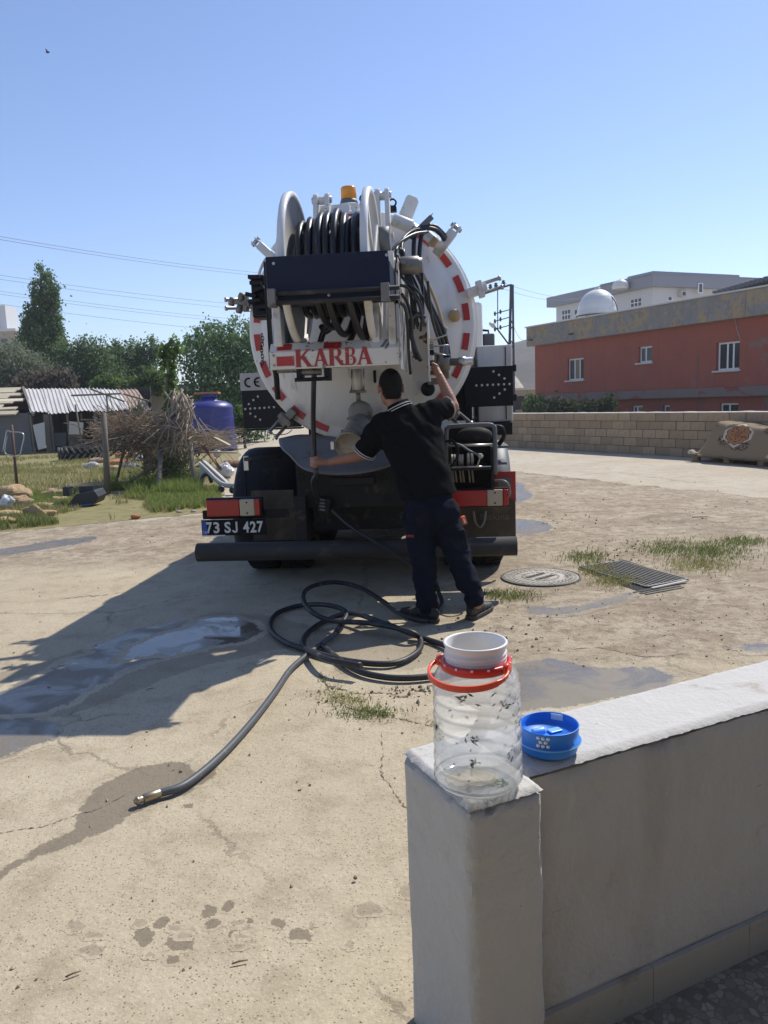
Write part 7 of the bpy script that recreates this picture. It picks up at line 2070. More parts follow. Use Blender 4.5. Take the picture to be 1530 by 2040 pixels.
def tree(name, label, Y, ells_px, n_cl, per, sig, leaf, mat, seed, base_px, cat='tree', up=0.0, spikes=0, group=None, limbs=7):
    """ells_px: (px, py, rx, ry[, depth factor]) at distance Y"""
    rg = np.random.default_rng(seed); rn = random.Random(seed)
    base = at(base_px, 830, Y); base.z = 0
    t = thing(name, label, cat, base, group=group)
    ells = []
    for e in ells_px:
        c = at(e[0], e[1], Y) - base; s = Y / FPX
        dep = e[4] if len(e) > 4 else 1.0
        ells.append(((c.x, c.y, c.z), (e[2] * s, e[2] * s * dep, e[3] * s)))
    P = crown_pts(rg, ells, n_cl, per, sig)
    if spikes:          # long leading shoots that break the outline
        for k in range(spikes):
            e = ells[rn.randrange(len(ells))]
            a = rn.uniform(0, 6.28); r = rn.random() ** 0.5
            p0 = np.array(e[0]) + np.array((e[1][0] * r * math.cos(a) * 0.9, e[1][1] * r * math.sin(a) * 0.9, e[1][2] * (1 - r * r) ** 0.5 * 0.85))
            L = rn.uniform(0.25, 0.6) * e[1][2]
            q = p0 + np.outer(rg.uniform(0, 1, 30), np.array((math.cos(a) * r * 0.35, math.sin(a) * r * 0.35, 1)) * L) + rg.normal(size=(30, 3)) * sig * 0.45
            P = np.concatenate([P, q])
    P = P[P[:, 2] > 0.05]
    V, F = leaf_quads(rg, P, leaf, up)
    soup('crown', V, F, mat, t)
    zc = max(e[0][2] for e in ells)
    tops = [e[0] for e in ells]
    tk = MB()
    h0 = min(e[0][2] - e[1][2] for e in ells); h0 = max(0.4, h0)
    r0 = 0.03 * (zc + 1)
    tk.tube(spline([(0, 0, -0.1), (0.05 * rn.uniform(-1, 1), 0.05, h0 * 0.5), (0, 0, h0), tuple(Vector((0, 0, h0)).lerp(Vector(tops[0]), 0.6))], 5), [r0 * (1 - 0.045 * i) for i in range(16)], 9)
    tk.build('trunk', 'bark', t)
    for k in range(limbs):
        e = ells[k % len(ells)]; c = Vector(e[0])
        q = c + Vector((rn.uniform(-0.6, 0.6) * e[1][0], rn.uniform(-0.6, 0.6) * e[1][1], rn.uniform(-0.1, 0.6) * e[1][2]))
        s0 = Vector((0, 0, h0 * rn.uniform(0.7, 1.0)))
        MB().tube(spline([s0, s0.lerp(q, 0.5) + Vector((0, 0, 0.1)), q], 5), [r0 * (0.55 - 0.045 * i) for i in range(11)], 6).build('limb', 'bark', t)
    return t
tree('poplar_tree', 'tall narrow poplar rising above the shed on the left', 46,
     [(84, 548, 7, 26), (84, 585, 20, 26), (100, 566, 12, 20), (88, 625, 16, 30), (108, 600, 10, 18), (70, 640, 20, 32), (110, 650, 17, 30), (58, 660, 18, 26), (88, 690, 40, 50), (72, 740, 26, 40), (105, 715, 24, 45), (60, 690, 22, 30)],
     560, 40, 0.17, 0.075, 'leaf_poplar', 1, 86, up=0.5, spikes=40)
tree('dark_tree', 'dark bushy tree between the poplar and the round topped tree', 40,
     [(160, 735, 45, 48), (190, 715, 30, 35), (135, 720, 22, 35), (165, 695, 12, 20), (215, 750, 40, 35), (120, 760, 40, 30)], 300, 40, 0.23, 0.065, 'leaf_dark', 2, 170, spikes=24)
tree('round_tree', 'round topped dark tree right of the bushy one, with sky gaps', 42,
     [(232, 712, 22, 24), (262, 705, 28, 26), (300, 695, 18, 18), (290, 725, 24, 22), (250, 745, 45, 28), (310, 700, 9, 12), (215, 705, 10, 12), (280, 760, 45, 20)], 270, 40, 0.19, 0.07, 'leaf_dark', 3, 262, spikes=10)
tree('yellow_shrub', 'lighter yellowish green shrub behind the corrugated shed roof', 36, [(225, 768, 26, 14), (200, 774, 22, 10), (260, 772, 34, 10), (310, 760, 24, 20)], 150, 26, 0.13, 0.09, 'leaf_mid', 4, 228, 'shrub', limbs=3)
tree('olive_tree', 'grey green olive tree at the left edge above the sheds', 38,
     [(20, 735, 48, 45), (60, 750, 42, 36), (-20, 740, 40, 50), (95, 765, 34, 22), (40, 775, 50, 16)], 480, 40, 0.22, 0.06, 'leaf_olive', 5, 25, spikes=20)
tree('mulberry_tree', 'big leafy green tree behind the blue tank and the tanker', 33,
     [(430, 700, 55, 42), (480, 690, 45, 45), (390, 715, 40, 35), (455, 760, 70, 60), (400, 770, 45, 50), (500, 770, 55, 70), (520, 720, 45, 50), (440, 820, 60, 45), (500, 840, 50, 40)], 520, 42, 0.22, 0.07, 'leaf_mulberry', 6, 450, up=0.4, spikes=70)
tree('dry_bush', 'leafless greyish brush standing behind the shed roof', 36, [(90, 765, 30, 14), (125, 768, 26, 12), (60, 770, 24, 10)], 120, 26, 0.2, 0.11, 'twig_grey', 7, 95, 'bush', up=1.0, limbs=4)
tree('small_bush', 'small green bush at the edge of the road behind the tank', 28, [(480, 836, 16, 14), (495, 842, 14, 12)], 50, 26, 0.10, 0.07, 'leaf_mid', 8, 485, 'bush', limbs=2)
tree('corner_bush', 'bright green bush at the corner of the red house behind the wall', 40, [(1055, 808, 12, 18), (1075, 812, 20, 12), (1090, 816, 10, 8)], 110, 26, 0.12, 0.09, 'leaf_mid', 9, 1068, 'bush', limbs=3)
tree('dark_bush', 'dark bush in the shade below the red house, left one', 36, [(1112, 816, 16, 12), (1140, 819, 14, 9)], 70, 26, 0.14, 0.09, 'leaf_shade', 10, 1120, 'bush', limbs=3)
tree('dark_bush', 'dark bush in the shade below the red house, right one', 34, [(1180, 817, 18, 8), (1216, 808, 8, 16)], 40, 26, 0.14, 0.09, 'leaf_shade', 11, 1200, 'bush', limbs=3)
# vine climbing a post beside the brush heap
tree('climbing_vine', 'bright leafy vine climbing a thin post beside the brushwood', 17, [(346, 688, 9, 14, 1), (338, 718, 12, 22), (343, 758, 9, 26), (337, 793, 9, 14), (332, 818, 6, 10), (328, 705, 7, 8)], 60, 14, 0.06, 0.055, 'leaf_lime2', 12, 335, 'vine', limbs=2)
tree('climbing_vine', 'lime green vine shoot in front of the brushwood', 16.5, [(279, 825, 8, 9), (285, 845, 12, 16), (290, 862, 10, 10)], 40, 14, 0.06, 0.055, 'leaf_lime', 13, 284, 'vine', limbs=2)

# ------------------------------------------------------------------ sheds
M('tin_roof', (0.62, 0.59, 0.54), 0.7, metal=0.0, var=0.08, vs=1.5, obj=0.07, layers=[((0.33, 0.25, 0.17), 0.58, 0.72, 1.3)])
M('tin_brown', (0.42, 0.31, 0.21), 0.6, var=0.12, vs=1.5, layers=[((0.50, 0.46, 0.40), 0.55, 0.7, 2)])
M('old_plank', (0.56, 0.48, 0.34), 0.9, var=0.18, vs=4, obj=0.2)
M('shed_wall', (0.17, 0.17, 0.17), 0.9, var=0.12, vs=1.5, layers=[((0.24, 0.22, 0.19), 0.55, 0.7, 1.2)])
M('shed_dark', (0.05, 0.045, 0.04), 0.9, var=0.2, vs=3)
M('old_post', (0.19, 0.165, 0.13), 0.9, var=0.2, vs=6, bump=0.4, bs=30, stretch=(4, 4, 0.5))
M('cream_board', (0.55, 0.50, 0.40), 0.7, var=0.08, vs=3, layers=[((0.35, 0.29, 0.2), 0.6, 0.75, 3)])
M('rust_pole', (0.13, 0.08, 0.055), 0.8, var=0.25, vs=8)
SY = 31.0
shed = thing('tin_shed', 'lean-to shed with pale corrugated tin roof and dark open front', 'shed', (at(60, 860, SY).x, SY, 0))
so3 = Vector(shed.location)
def S(px, py, Y=SY): return at(px, py, Y) - so3
eL, eR = S(58, 824, 30.3), S(299, 816, 30.3); rL, rR = S(46, 775, 34.0), S(271, 775, 34.0)
ns = 6
rn = random.Random(2)
for k in range(ns):
    t0, t1 = k / ns, (k + 1) / ns + 0.006
    a, b_, c_, d_ = eL.lerp(eR, t0), eL.lerp(eR, t1), rL.lerp(rR, t0), rL.lerp(rR, t1)
    j = Vector((0, rn.uniform(-0.12, 0.12), rn.uniform(-0.05, 0.05))); up = Vector((0, 0, 0.012 * (k % 2)))
    mb = MB(); n = 40
    for i in range(n + 1):
        t = i / n
        wv = Vector((0, 0, 0.035 * (abs(((i / 8) % 1) - 0.5) < 0.16)))
        for r in (0, 0.35, 0.7, 1.0):
            p = (a + j).lerp(b_ + j, t).lerp(c_.lerp(d_, t), r)
            mb.v.append(tuple(p + wv + up + Vector((0, 0, 0.03 * noise.noise(Vector((t * 2 + k, r * 3, 0)))))))
    for i in range(n):
        for r in range(3):
            mb.f.append((i * 4 + r, (i + 1) * 4 + r, (i + 1) * 4 + r + 1, i * 4 + r + 1)); mb.sm.append(False)
    o = mb.build('roof_sheet', 'tin_brown' if k == ns - 1 else 'tin_roof', shed)
    o.modifiers.new('t', 'SOLIDIFY').thickness = 0.006
p, q = S(52, 830, 33.9), S(285, 830, 33.9)
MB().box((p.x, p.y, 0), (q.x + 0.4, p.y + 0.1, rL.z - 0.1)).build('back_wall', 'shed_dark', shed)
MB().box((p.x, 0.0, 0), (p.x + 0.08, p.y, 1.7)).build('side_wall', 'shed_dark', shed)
MB().box((q.x + 0.2, 0.0, 0), (q.x + 0.3, p.y, 1.55)).build('side_wall', 'shed_wall', shed)
for px, w in ((62, 0.09), (92, 0.22), (101, 0.08), (134, 0.08), (162, 0.07), (190, 0.12), (245, 0.10), (292, 0.1)):
    p = S(px, 824, 30.6)
    MB().box((p.x - w / 2, p.y - 0.05, 0), (p.x + w / 2, p.y + 0.05, 1.5)).build('post', 'old_post' if w > 0.07 else 'rust_pole', shed)
def leaning(pts, Y0, Y1, mat, nm, par, off, t=0.04):
    """board given by four pixel corners: foot at Y0, head at Y1"""
    q = [at(*pts[0], Y0) - off, at(*pts[1], Y0) - off, at(*pts[2], Y1) - off, at(*pts[3], Y1) - off]
    mb = MB(); nn = (q[1] - q[0]).cross(q[3] - q[0]).normalized() * t
    mb.add(q + [v - nn for v in q], [(0, 1, 2, 3), (7, 6, 5, 4), (0, 4, 5, 1), (1, 5, 6, 2), (2, 6, 7, 3), (3, 7, 4, 0)])
    return mb.build(nm, mat, par)
leaning([(137, 865), (164, 866), (166, 842), (138, 839)], 30.2, 30.25, 'cream_board', 'front_panel', shed, so3)
leaning([(138, 887), (164, 888), (164, 867), (138, 866)], 30.2, 30.25, 'dirty_flap', 'front_panel', shed, so3)
leaning([(108, 888), (132, 890), (132, 862), (108, 862)], 31.2, 31.25, 'shed_wall', 'wire_panel', shed, so3)
lb_ = leaning([(76, 896), (91, 892), (88, 841), (65, 847)], 29.6, 30.1, 'cream_board', 'leaning_board', None, Vector())
tag(lb_, 'cream board leaning askew against the tin shed front', 'board')
# poles lashed over the roof
for (a, b_) in (((142, 788), (242, 784)), ((180, 775), (248, 800)), ((212, 786), (216, 830)), ((150, 806), (164, 888)), ((246, 785), (300, 800))):
    MB().tube([S(*a, 29.8), S(*b_, 29.8)], 0.035, 7).build('lashed_pole', 'old_post', shed)
# neighbouring shed with plank roof
sh2 = thing('plank_shed', 'grey walled shed with broken plank roof at the left edge', 'shed', (at(0, 860, SY).x, SY, 0))
so4 = Vector(sh2.location)
def S2(px, py, Y=SY): return at(px, py, Y) - so4
a, b_ = S2(-40, 898, 31), S2(64, 898, 31)
MB().box((a.x - 3, 0.0, 0), (b_.x, 0.12, S2(20, 824, 31).z)).build('front_wall', 'shed_wall', sh2)
MB().box((b_.x - 0.1, 0.12, 0), (b_.x, 3.2, 1.6)).build('side_wall', 'shed_wall', sh2)
MB().box((a.x - 3, 3.2, 0), (b_.x, 3.3, 2.2)).build('back_wall', 'shed_dark', sh2)
for k in range(9):
    t = k / 8
    y = -0.35 + 3.4 * t; z = S2(10, 823, 30.6).z + (S2(10, 776, 34).z - S2(10, 823, 30.6).z) * t + rn.uniform(-0.04, 0.04)
    x1 = S2(48 - 10 * t, 800, 31 + 3 * t).x + rn.uniform(-0.5, 0.1) - (0.5 if k in (2, 5) else 0)
    MB().box((a.x - 3, y, z), (x1, y + rn.uniform(0.25, 0.40), z + 0.05), Matrix.Rotation(0.33 + rn.uniform(-0.05, 0.05), 3, 'X') @ Matrix.Rotation(rn.uniform(-0.012, 0.012), 3, 'Y')).build('roof_plank', 'old_plank', sh2)
MB().bar(S2(46, 772, 34.1), S2(66, 826, 30.3), 0.10, 0.10).build('verge_board', 'old_post', sh2)
MB().bar(S2(60, 826, 30.4), S2(68, 890, 30.2), 0.07, 0.07).build('post', 'old_post', sh2)
# low outbuilding behind
ob = thing('low_outbuilding', 'low grey flat roofed outbuilding behind the tin shed', 'outbuilding', (at(285, 830, 37).x, 37, 0))
oo = Vector(ob.location)
def O(px, py, Y=37): return at(px, py, Y) - oo
a, b_ = O(240, 785), O(372, 785)
MB().box((a.x, 0, 0), (b_.x, 3, O(300, 785).z)).build('wall', 'shed_dark', ob)
MB().box((a.x - 0.3, -0.4, O(300, 785).z), (b_.x + 0.1, 3.2, O(300, 769).z)).build('roof_slab', 'shed_wall', ob, bev=0.02)
leaning([(302, 830), (343, 830), (342, 788), (300, 789)], 36.8, 36.8, 'cream_board', 'door', ob, oo)
# far apartment block at the left edge
ap = thing('far_apartment', 'distant pale apartment block peeping past the poplar at left', 'building', (at(20, 800, 120).x, 120, 0))
ao = Vector(ap.location)
a, b_, c_ = at(-40, 690, 120) - ao, at(32, 690, 120) - ao, at(52, 690, 128) - ao
ztop = at(20, 660, 120).z
MB().box((a.x, 0, 0), (b_.x, 12, ztop)).build('wall', 'beige_wall', ap)
for k in range(3):
    MB().box((b_.x, 1.0, ztop - 0.3 - 2.6 * k - 1.0), (b_.x + 2.2, 9, ztop - 0.3 - 2.6 * k)).build('balcony', 'pale_wall', ap)
    MB().box((b_.x - 2.2, -0.06, ztop - 2.4 - 2.6 * k), (b_.x - 1.2, -0.01, ztop - 1.1 - 2.6 * k)).build('window', 'window_dark', ap)
MB().box((a.x, -0.3, ztop), (b_.x + 0.3, 12, ztop + 0.4)).build('roof_slab', 'pale_wall', ap)
MB().box((a.x, 2, ztop + 0.4), (a.x + 3.5, 6, ztop + 4.2)).build('stair_tower', 'pale_wall', ap)

# ------------------------------------------------------------------ blue water tank
M('tank_blue', (0.028, 0.034, 0.19), 0.42, var=0.08, vs=2, layers=[((0.09, 0.08, 0.20), 0.55, 0.78, 1.6, (1, 1, 0.5))])
M('orange_tile', (0.42, 0.17, 0.07), 0.8, var=0.15, vs=9)
bY = 27.0
bc = at(423, 893, bY); bR = 47 / FPX * bY; bz0 = 0.0
zt_ = at(420, 783, bY).z; zs = at(423, 808, bY).z
bt_ = thing('blue_water_tank', 'large upright blue plastic water tank beside the brushwood', 'water tank', (bc.x, bY, 0))
pr = [(bR * 1.0, 0.0), (bR * 1.02, 0.05)]
for k in range(28):
    t = k / 27
    rib = 0.022 * (abs((t * 4) % 1 - 0.5) > 0.46)
    pr.append((bR * (1.03 - 0.07 * t + rib), 0.05 + (zs - 0.15) * t))
pr += [(bR * 0.955, zs - 0.05), (bR * 0.90, zs + 0.03), (bR * 0.68, zs + 0.13), (bR * 0.34, zs + 0.19), (bR * 0.33, zs + 0.33), (0.01, zs + 0.34)]
MB().lathe(pr, 48, caps=False).build('tank_body', 'tank_blue', bt_)
MB().lathe([(bR * 0.36, zs + 0.30), (bR * 0.36, zs + 0.37), (0.01, zs + 0.39)], 28, caps=False).build('tank_lid', 'tank_blue', bt_)
o = MB().box((-0.42, -0.2, 0), (0.42, 0.25, 0.07), None).build('tile_slab', 'orange_tile', None, bev=0.01)
o.location = (bc.x - 0.05, bY, zs + 0.392); tag(o, 'flat orange slab lying on the lid of the blue water tank', 'slab')

# ------------------------------------------------------------------ tractor tyre
tyY = 25.0
tc_ = at(163, 902, tyY); tR = 43 / FPX * tyY
ty = thing('tractor_tyre', 'big old tractor tyre lying flat in front of the shed', 'tyre', (tc_.x, tyY, 0.01))
MB().lathe([(tR * 0.62, 0.03), (tR * 0.82, 0.0), (tR * 0.94, 0.05), (tR * 0.96, 0.22), (tR * 0.94, 0.38), (tR * 0.82, 0.43), (tR * 0.62, 0.40), (tR * 0.62, 0.03)], 48, caps=False).build('casing', 'tyre_rubber', ty)
M('tyre_dusty', (0.14, 0.13, 0.115), 0.9, var=0.25, vs=5)
for k in range(44):
    a = 2 * math.pi * k / 44; s = 1 if k % 2 else -1
    mb = MB().box((tR * 0.95, -0.028, -0.11), (tR * 1.02, 0.028, 0.11), Matrix.Rotation(0.7 * s, 3, 'X'))
    mb.v = [tuple(Matrix.Rotation(a, 3, 'Z') @ (Vector(v) + Vector((0, 0, 0.22 + 0.10 * s)))) for v in mb.v]
    mb.build('lug', 'tyre_dusty', ty)

# ------------------------------------------------------------------ fence posts and the bent pipe
p, q = gr(214, 985), at(206, 822, gr(214, 985).y)
tag(MB().tube([p, p.lerp(q, 0.5) + Vector((0.01, 0, 0)), q], [0.062, 0.056, 0.05], 8).build('fence_post', 'old_post'), 'thick weathered wooden fence post in the weedy lot', 'post')
p = gr(36, 990); q = at(23, 846, p.y)
tag(MB().tube([p, q], [0.028, 0.026], 8).build('fence_post', 'rust_pole'), 'thin rusty iron post at the left edge, bent pipe hung on it', 'post')
Yp = p.y - 0.06
lp = [at(x, y, Yp) for x, y in ((6, 900), (13, 862), (16, 858), (22, 860), (42, 862), (48, 870), (44, 890), (40, 906), (34, 909), (14, 905), (10, 898), (14, 868))]
tag(MB().tube(spline(lp, 5), 0.012, 7).build('bent_pipe', 'bare_steel'), 'bent steel pipe loop hanging on the thin iron post', 'pipe')

# ------------------------------------------------------------------ brushwood heap on a post frame
M('branch_pale', (0.33, 0.27, 0.20), 0.9, var=0.2, vs=9, obj=0.22)
M('branch_brown', (0.19, 0.145, 0.105), 0.9, var=0.25, vs=9)
hY = 15.0
hb = thing('brushwood_heap', 'heap of dry branches piled on a frame of posts in the lot', 'brushwood', (at(345, 900, hY).x, hY, 0))
ho_ = Vector(hb.location)
def Hh(px, py, dy=0.0): return at(px, py, hY + dy) - ho_
rn = random.Random(8)
def twig(a, b_, r, sag=0.06):
    k = 5; pts = []
    for i in range(k + 1):
        t = i / k
        pts.append(a.lerp(b_, t) + Vector((rn.gauss(0, sag), rn.gauss(0, sag), rn.gauss(0, sag))) * (0.5 if i in (0, k) else 1) * 0.6)
    return pts, [r * (1 - 0.12 * i) for i in range(k + 1)]
for (a, b_, r) in (((315, 985), (322, 880), 0.045), ((388, 975), (378, 870), 0.045), ((258, 960), (305, 930), 0.035), ((232, 960), (250, 880), 0.03)):
    p = gr(*a) - ho_; q = Hh(b_[0], b_[1]); MB().tube([p, q], r, 7).build('frame_post', 'old_post', hb)
for k in range(75):      # the pale bundle hanging over the front
    x0 = rn.gauss(360, 9); x1 = 345 + rn.gauss(0, 27)
    y0 = rn.uniform(776, 830); y1 = rn.uniform(860, 915)
    pts, rs = twig(Hh(x0, y0, rn.uniform(-0.3, 0.4)), Hh(x1, y1, rn.uniform(-0.6, 0.1)), rn.uniform(0.009, 0.021), 0.17)
    MB().tube(pts, rs, 5).build('branch', 'branch_pale', hb)
for k in range(45):       # flat layer sticking out to the right
    x0 = rn.uniform(300, 370); y0 = rn.uniform(862, 880)
    pts, rs = twig(Hh(x0, y0, rn.uniform(-0.3, 0.8)), Hh(rn.uniform(400, 445), rn.uniform(856, 876), rn.uniform(-0.3, 0.5)), rn.uniform(0.006, 0.013), 0.09)
    MB().tube(pts, rs, 5).build('branch', 'branch_pale', hb)
mb = MB(); mb2 = MB()
for k in range(900):      # tangled brown twigs of the main heap
    c = Hh(rn.gauss(268, 24), rn.gauss(864, 13), rn.uniform(-0.4, 2.2))
    d = Vector((rn.gauss(0, 1), rn.gauss(0, 0.7), rn.gauss(0, 0.45))).normalized() * rn.uniform(0.2, 0.75)
    pts, rs = twig(c - d, c + d, rn.uniform(0.004, 0.011), 0.06)
    (mb if k % 3 else mb2).tube(pts, rs, 4, caps=False)
struct(mb.build('tangled_twigs', 'branch_brown', hb), 'stuff'); struct(mb2.build('tangled_twigs', 'branch_pale', hb), 'stuff')
mb = MB()
for k in range(260):      # darker stuff hanging below
    c = Hh(rn.gauss(340, 30), rn.gauss(912, 18), rn.uniform(0.0, 1.0))
    d = Vector((rn.gauss(0, 0.5), rn.gauss(0, 0.5), rn.gauss(0, 1.0))).normalized() * rn.uniform(0.1, 0.4)
    pts, rs = twig(c - d, c + d, rn.uniform(0.004, 0.010), 0.05)
    mb.tube(pts, rs, 4, caps=False)
struct(mb.build('hanging_twigs', 'branch_brown', hb), 'stuff')
rg = np.random.default_rng(3)
Pq = np.array([tuple(Hh(rn.gauss(262, 32), rn.gauss(855, 16), rn.uniform(-0.4, 1.5))) for _ in range(900)])
grass_mat('leaf_dead', (0.20, 0.11, 0.055), (0.36, 0.25, 0.13))
V, F = leaf_quads(rg, Pq, 0.03); struct(soup('dead_leaves', V, F, 'leaf_dead', hb), 'stuff')
Pq = np.array([tuple(Hh(rn.gauss(340, 24), rn.gauss(925, 16), rn.uniform(0.0, 0.8))) for _ in range(1600)])
V, F = leaf_quads(rg, Pq, 0.03); struct(soup('ivy_leaves', V, F, 'leaf_dark', hb), 'stuff')
# heap of sticks in front of the blue tank
mb = MB()
for k in range(90):
    c = Hh(rn.gauss(425, 14), rn.gauss(878, 8), rn.uniform(0.5, 3.0)); d = Vector((rn.gauss(0.8, 0.4), rn.gauss(0, 0.3), rn.gauss(0.0, 0.35))).normalized() * rn.uniform(0.2, 0.6)
    pts, rs = twig(c - d, c + d, rn.uniform(0.006, 0.014), 0.04); mb.tube(pts, rs, 4, caps=False)
struct(mb.build('side_twigs', 'branch_pale', hb), 'stuff')

# ------------------------------------------------------------------ scrap, stones and weeds in the lot
M('white_scrap', (0.42, 0.40, 0.37), 0.45, var=0.1, vs=5, layers=[((0.28, 0.24, 0.2), 0.58, 0.75, 5)])
M('black_plastic', (0.022, 0.024, 0.028), 0.5, var=0.25, vs=6, layers=[((0.13, 0.12, 0.10), 0.55, 0.75, 6)])
M('blue_grey_plastic', (0.10, 0.12, 0.17), 0.5, var=0.15, vs=6)
M('sandstone', (0.42, 0.29, 0.155), 0.9, var=0.2, vs=5, bump=0.7, bs=18, obj=0.12, layers=[((0.27, 0.20, 0.13), 0.52, 0.68, 4)])
M('clear_film', (0.62, 0.64, 0.66), 0.25, var=0.25, vs=14)
M('rust_metal', (0.20, 0.085, 0.04), 0.8, var=0.25, vs=9)
rn = random.Random(14)
sY = 13.6
def Sc(px, py, dy=0.0): return at(px, py, sY + dy)
# discarded car bumper with its lamps
bmp = thing('car_bumper', 'discarded white car bumper with round fog lamps lying beside the brushwood', 'car part', gr(440, 972))
bo = Vector(bmp.location)
pts = [Sc(399, 924, 0.3) - bo, Sc(414, 938, 0.1) - bo, Sc(432, 956, -0.1) - bo, Sc(448, 966, -0.3) - bo, Sc(476, 968, -0.4) - bo]
mb = MB(); sp_ = spline(pts, 5)
for i, p in enumerate(sp_):
    for dy, dz in ((0, 0.045), (-0.04, 0.04), (-0.06, 0.0), (-0.04, -0.04), (0, -0.045), (-0.02, -0.03), (-0.045, 0.0), (-0.02, 0.03)):
        mb.v.append((p.x + dy * 0.3, p.y + dy, max(0.02 - 0, p.z + dz)))
for i in range(len(sp_) - 1):
    for j in range(8):
        mb.f.append((i * 8 + j, (i + 1) * 8 + j, (i + 1) * 8 + (j + 1) % 8, i * 8 + (j + 1) % 8)); mb.sm.append(True)
mb.build('bumper_skin', 'white_scrap', bmp)
for px, py in ((441, 974), (463, 976)):
    MB().lathe([(0.001, -0.02), (0.035, -0.02), (0.045, -0.05), (0.055, -0.045), (0.055, 0.04)], 18, Sc(px, py, -0.5) - bo, (-0.2, 1, 0.1), caps=False).build('fog_lamp', 'black_plastic', bmp)
wg = thing('car_wing', 'white scrap car wing with black wheel arch liner in the junk', 'car part', gr(420, 966))
wo = Vector(wg.location)
q = [Sc(x, y, 0.5) - wo for x, y in ((398, 922), (404, 918), (452, 962), (446, 972), (430, 958), (422, 948), (412, 944), (405, 952), (402, 970), (396, 968))]
mb = MB(); n = len(q); mb.add(q + [v + Vector((0.02, 0.12, 0)) for v in q], [tuple(range(n)), tuple(range(2 * n - 1, n - 1, -1))] + [(i, i + n, (i + 1) % n + n, (i + 1) % n) for i in range(n)])
mb.build('panel', 'white_scrap', wg)
MB().tube([Sc(401 + 20 * (0.5 - 0.5 * math.cos(t)), 962 - 17 * math.sin(t), 0.45) - wo for t in [i * math.pi / 10 for i in range(11)]], 0.035, 8).build('arch_liner', 'black_plastic', wg)
def lump(name, mat, c, r, seed, label, cat, group=None, squash=1.0, fr=6.0, amp=0.35):
    mb = MB().ball((0, 0, 0), r, 22, 14)
    mx = max(r)
    mb.v = [tuple(Vector(v) * (1 + amp * noise.noise(Vector(v) / mx * 1.4 + Vector((seed * 7.1, 0, 0))) + 0.12 * noise.noise(Vector(v) / mx * fr + Vector((0, seed, 0))))) for v in mb.v]
    mb.sm = [False] * len(mb.sm)
    o = mb.build(name, mat, None, loc=c)
    return tag(o, label, cat, group)
lump('plastic_bag', 'clear_film', gr(437, 958) + Vector((0, 0.6, 0.16)), (0.20, 0.16, 0.17), 1, 'crumpled clear plastic bag behind the car bumper', 'bag', amp=0.3, fr=9)
lump('plastic_bag', 'white_scrap', gr(410, 925) + Vector((0, 1.5, 0.2)), (0.12, 0.1, 0.12), 2, 'white crumpled bag below the stick heap', 'bag', amp=0.3, fr=9)
lump('rust_heap', 'rust_metal', gr(455, 935) + Vector((0, 0.6, 0.08)), (0.26, 0.2, 0.10), 3, 'brown rusty scrap lump behind the clear bag', 'scrap', amp=0.5, fr=5)
for i, (a, b_, w, mt, lab) in enumerate((((398, 880), (440, 935), 0.05, 'rust_metal', 'rusty bar leaning across the junk by the brushwood'), ((420, 868), (458, 888), 0.06, 'old_plank', 'grey plank end poking out by the blue tank'), ((404, 900), (470, 902), 0.05, 'old_plank', 'flat plank lying at the foot of the blue tank'))):
    tag(MB().bar(Sc(*a, 2.0), Sc(*b_, 1.2), w, w * 0.6).build('scrap_bar', mt), lab, 'scrap')
# broken black appliance casing
cs_ = thing('appliance_casing', 'broken black plastic appliance casing in the grass', 'casing', gr(165, 1010))
co3 = Vector(cs_.location); cY = co3.y
def Cc(px, py, dy=0.0): return at(px, py, cY + dy) - co3
base_q = [(132, 1010), (190, 1004), (196, 990), (188, 978), (150, 985)]
q = [Cc(*p) for p in base_q]
mb = MB(); n = len(q); mb.add(q + [v + Vector((0.03, 0.32, 0.02)) for v in q], [tuple(range(n)), tuple(range(2 * n - 1, n - 1, -1))] + [(i, i + n, (i + 1) % n + n, (i + 1) % n) for i in range(n)])
mb.build('shell', 'black_plastic', cs_, bev=0.01)
a, b_ = Cc(158, 984, 0.1), Cc(185, 968, 0.1)
MB().box((a.x, a.y, a.z), (b_.x, a.y + 0.04, b_.z)).build('back_panel', 'black_plastic', cs_, bev=0.004)
a, b_ = Cc(125, 984, 0.05), Cc(136, 970, 0.05)
MB().box((a.x, a.y, a.z - 0.04), (b_.x, a.y + 0.15, b_.z)).build('side_block', 'black_plastic', cs_, bev=0.01)
MB().tube(spline([Cc(134, 972), Cc(146, 971), Cc(150, 976), Cc(147, 984)], 5), 0.012, 7).build('handle', 'black_plastic', cs_)
leaning([(136, 1012), (182, 1006), (186, 992), (148, 998)], cY - 0.02, cY + 0.06, 'blue_grey_plastic', 'front_strip', cs_, co3, 0.02)
# sandstone slabs and rubble
stones = [((18, 1000), (0.34, 0.22, 0.16), 'large sandstone lump at the left edge, tallest of the rubble'), ((60, 1034), (0.13, 0.05, 0.11), 'round upright sandstone disc at the front of the rubble'), ((86, 1014), (0.26, 0.16, 0.05), 'flat sandstone slab between the disc and the black casing'), ((78, 1030), (0.2, 0.12, 0.06), 'thin sandstone chip right of the round disc'), ((10, 1034), (0.24, 0.12, 0.06), 'flat sandstone slab low at the left edge'), ((38, 1012), (0.20, 0.16, 0.12), 'sandstone lump behind the round disc'), ((100, 992), (0.22, 0.14, 0.09), 'dark stone lump left of the black casing'), ((116, 1004), (0.16, 0.10, 0.07), 'small stone against the black casing'), ((0, 1046), (0.16, 0.1, 0.05), 'lowest flat stone at the left edge')]
for i, (pp, r, lab) in enumerate(stones):
    c = gr(*pp)
    lump('stone', 'sandstone', c + Vector((0, 0.1, r[2] * 0.75)), r, 20 + i, lab, 'stone', 'sandstone rubble', amp=0.45, fr=4)
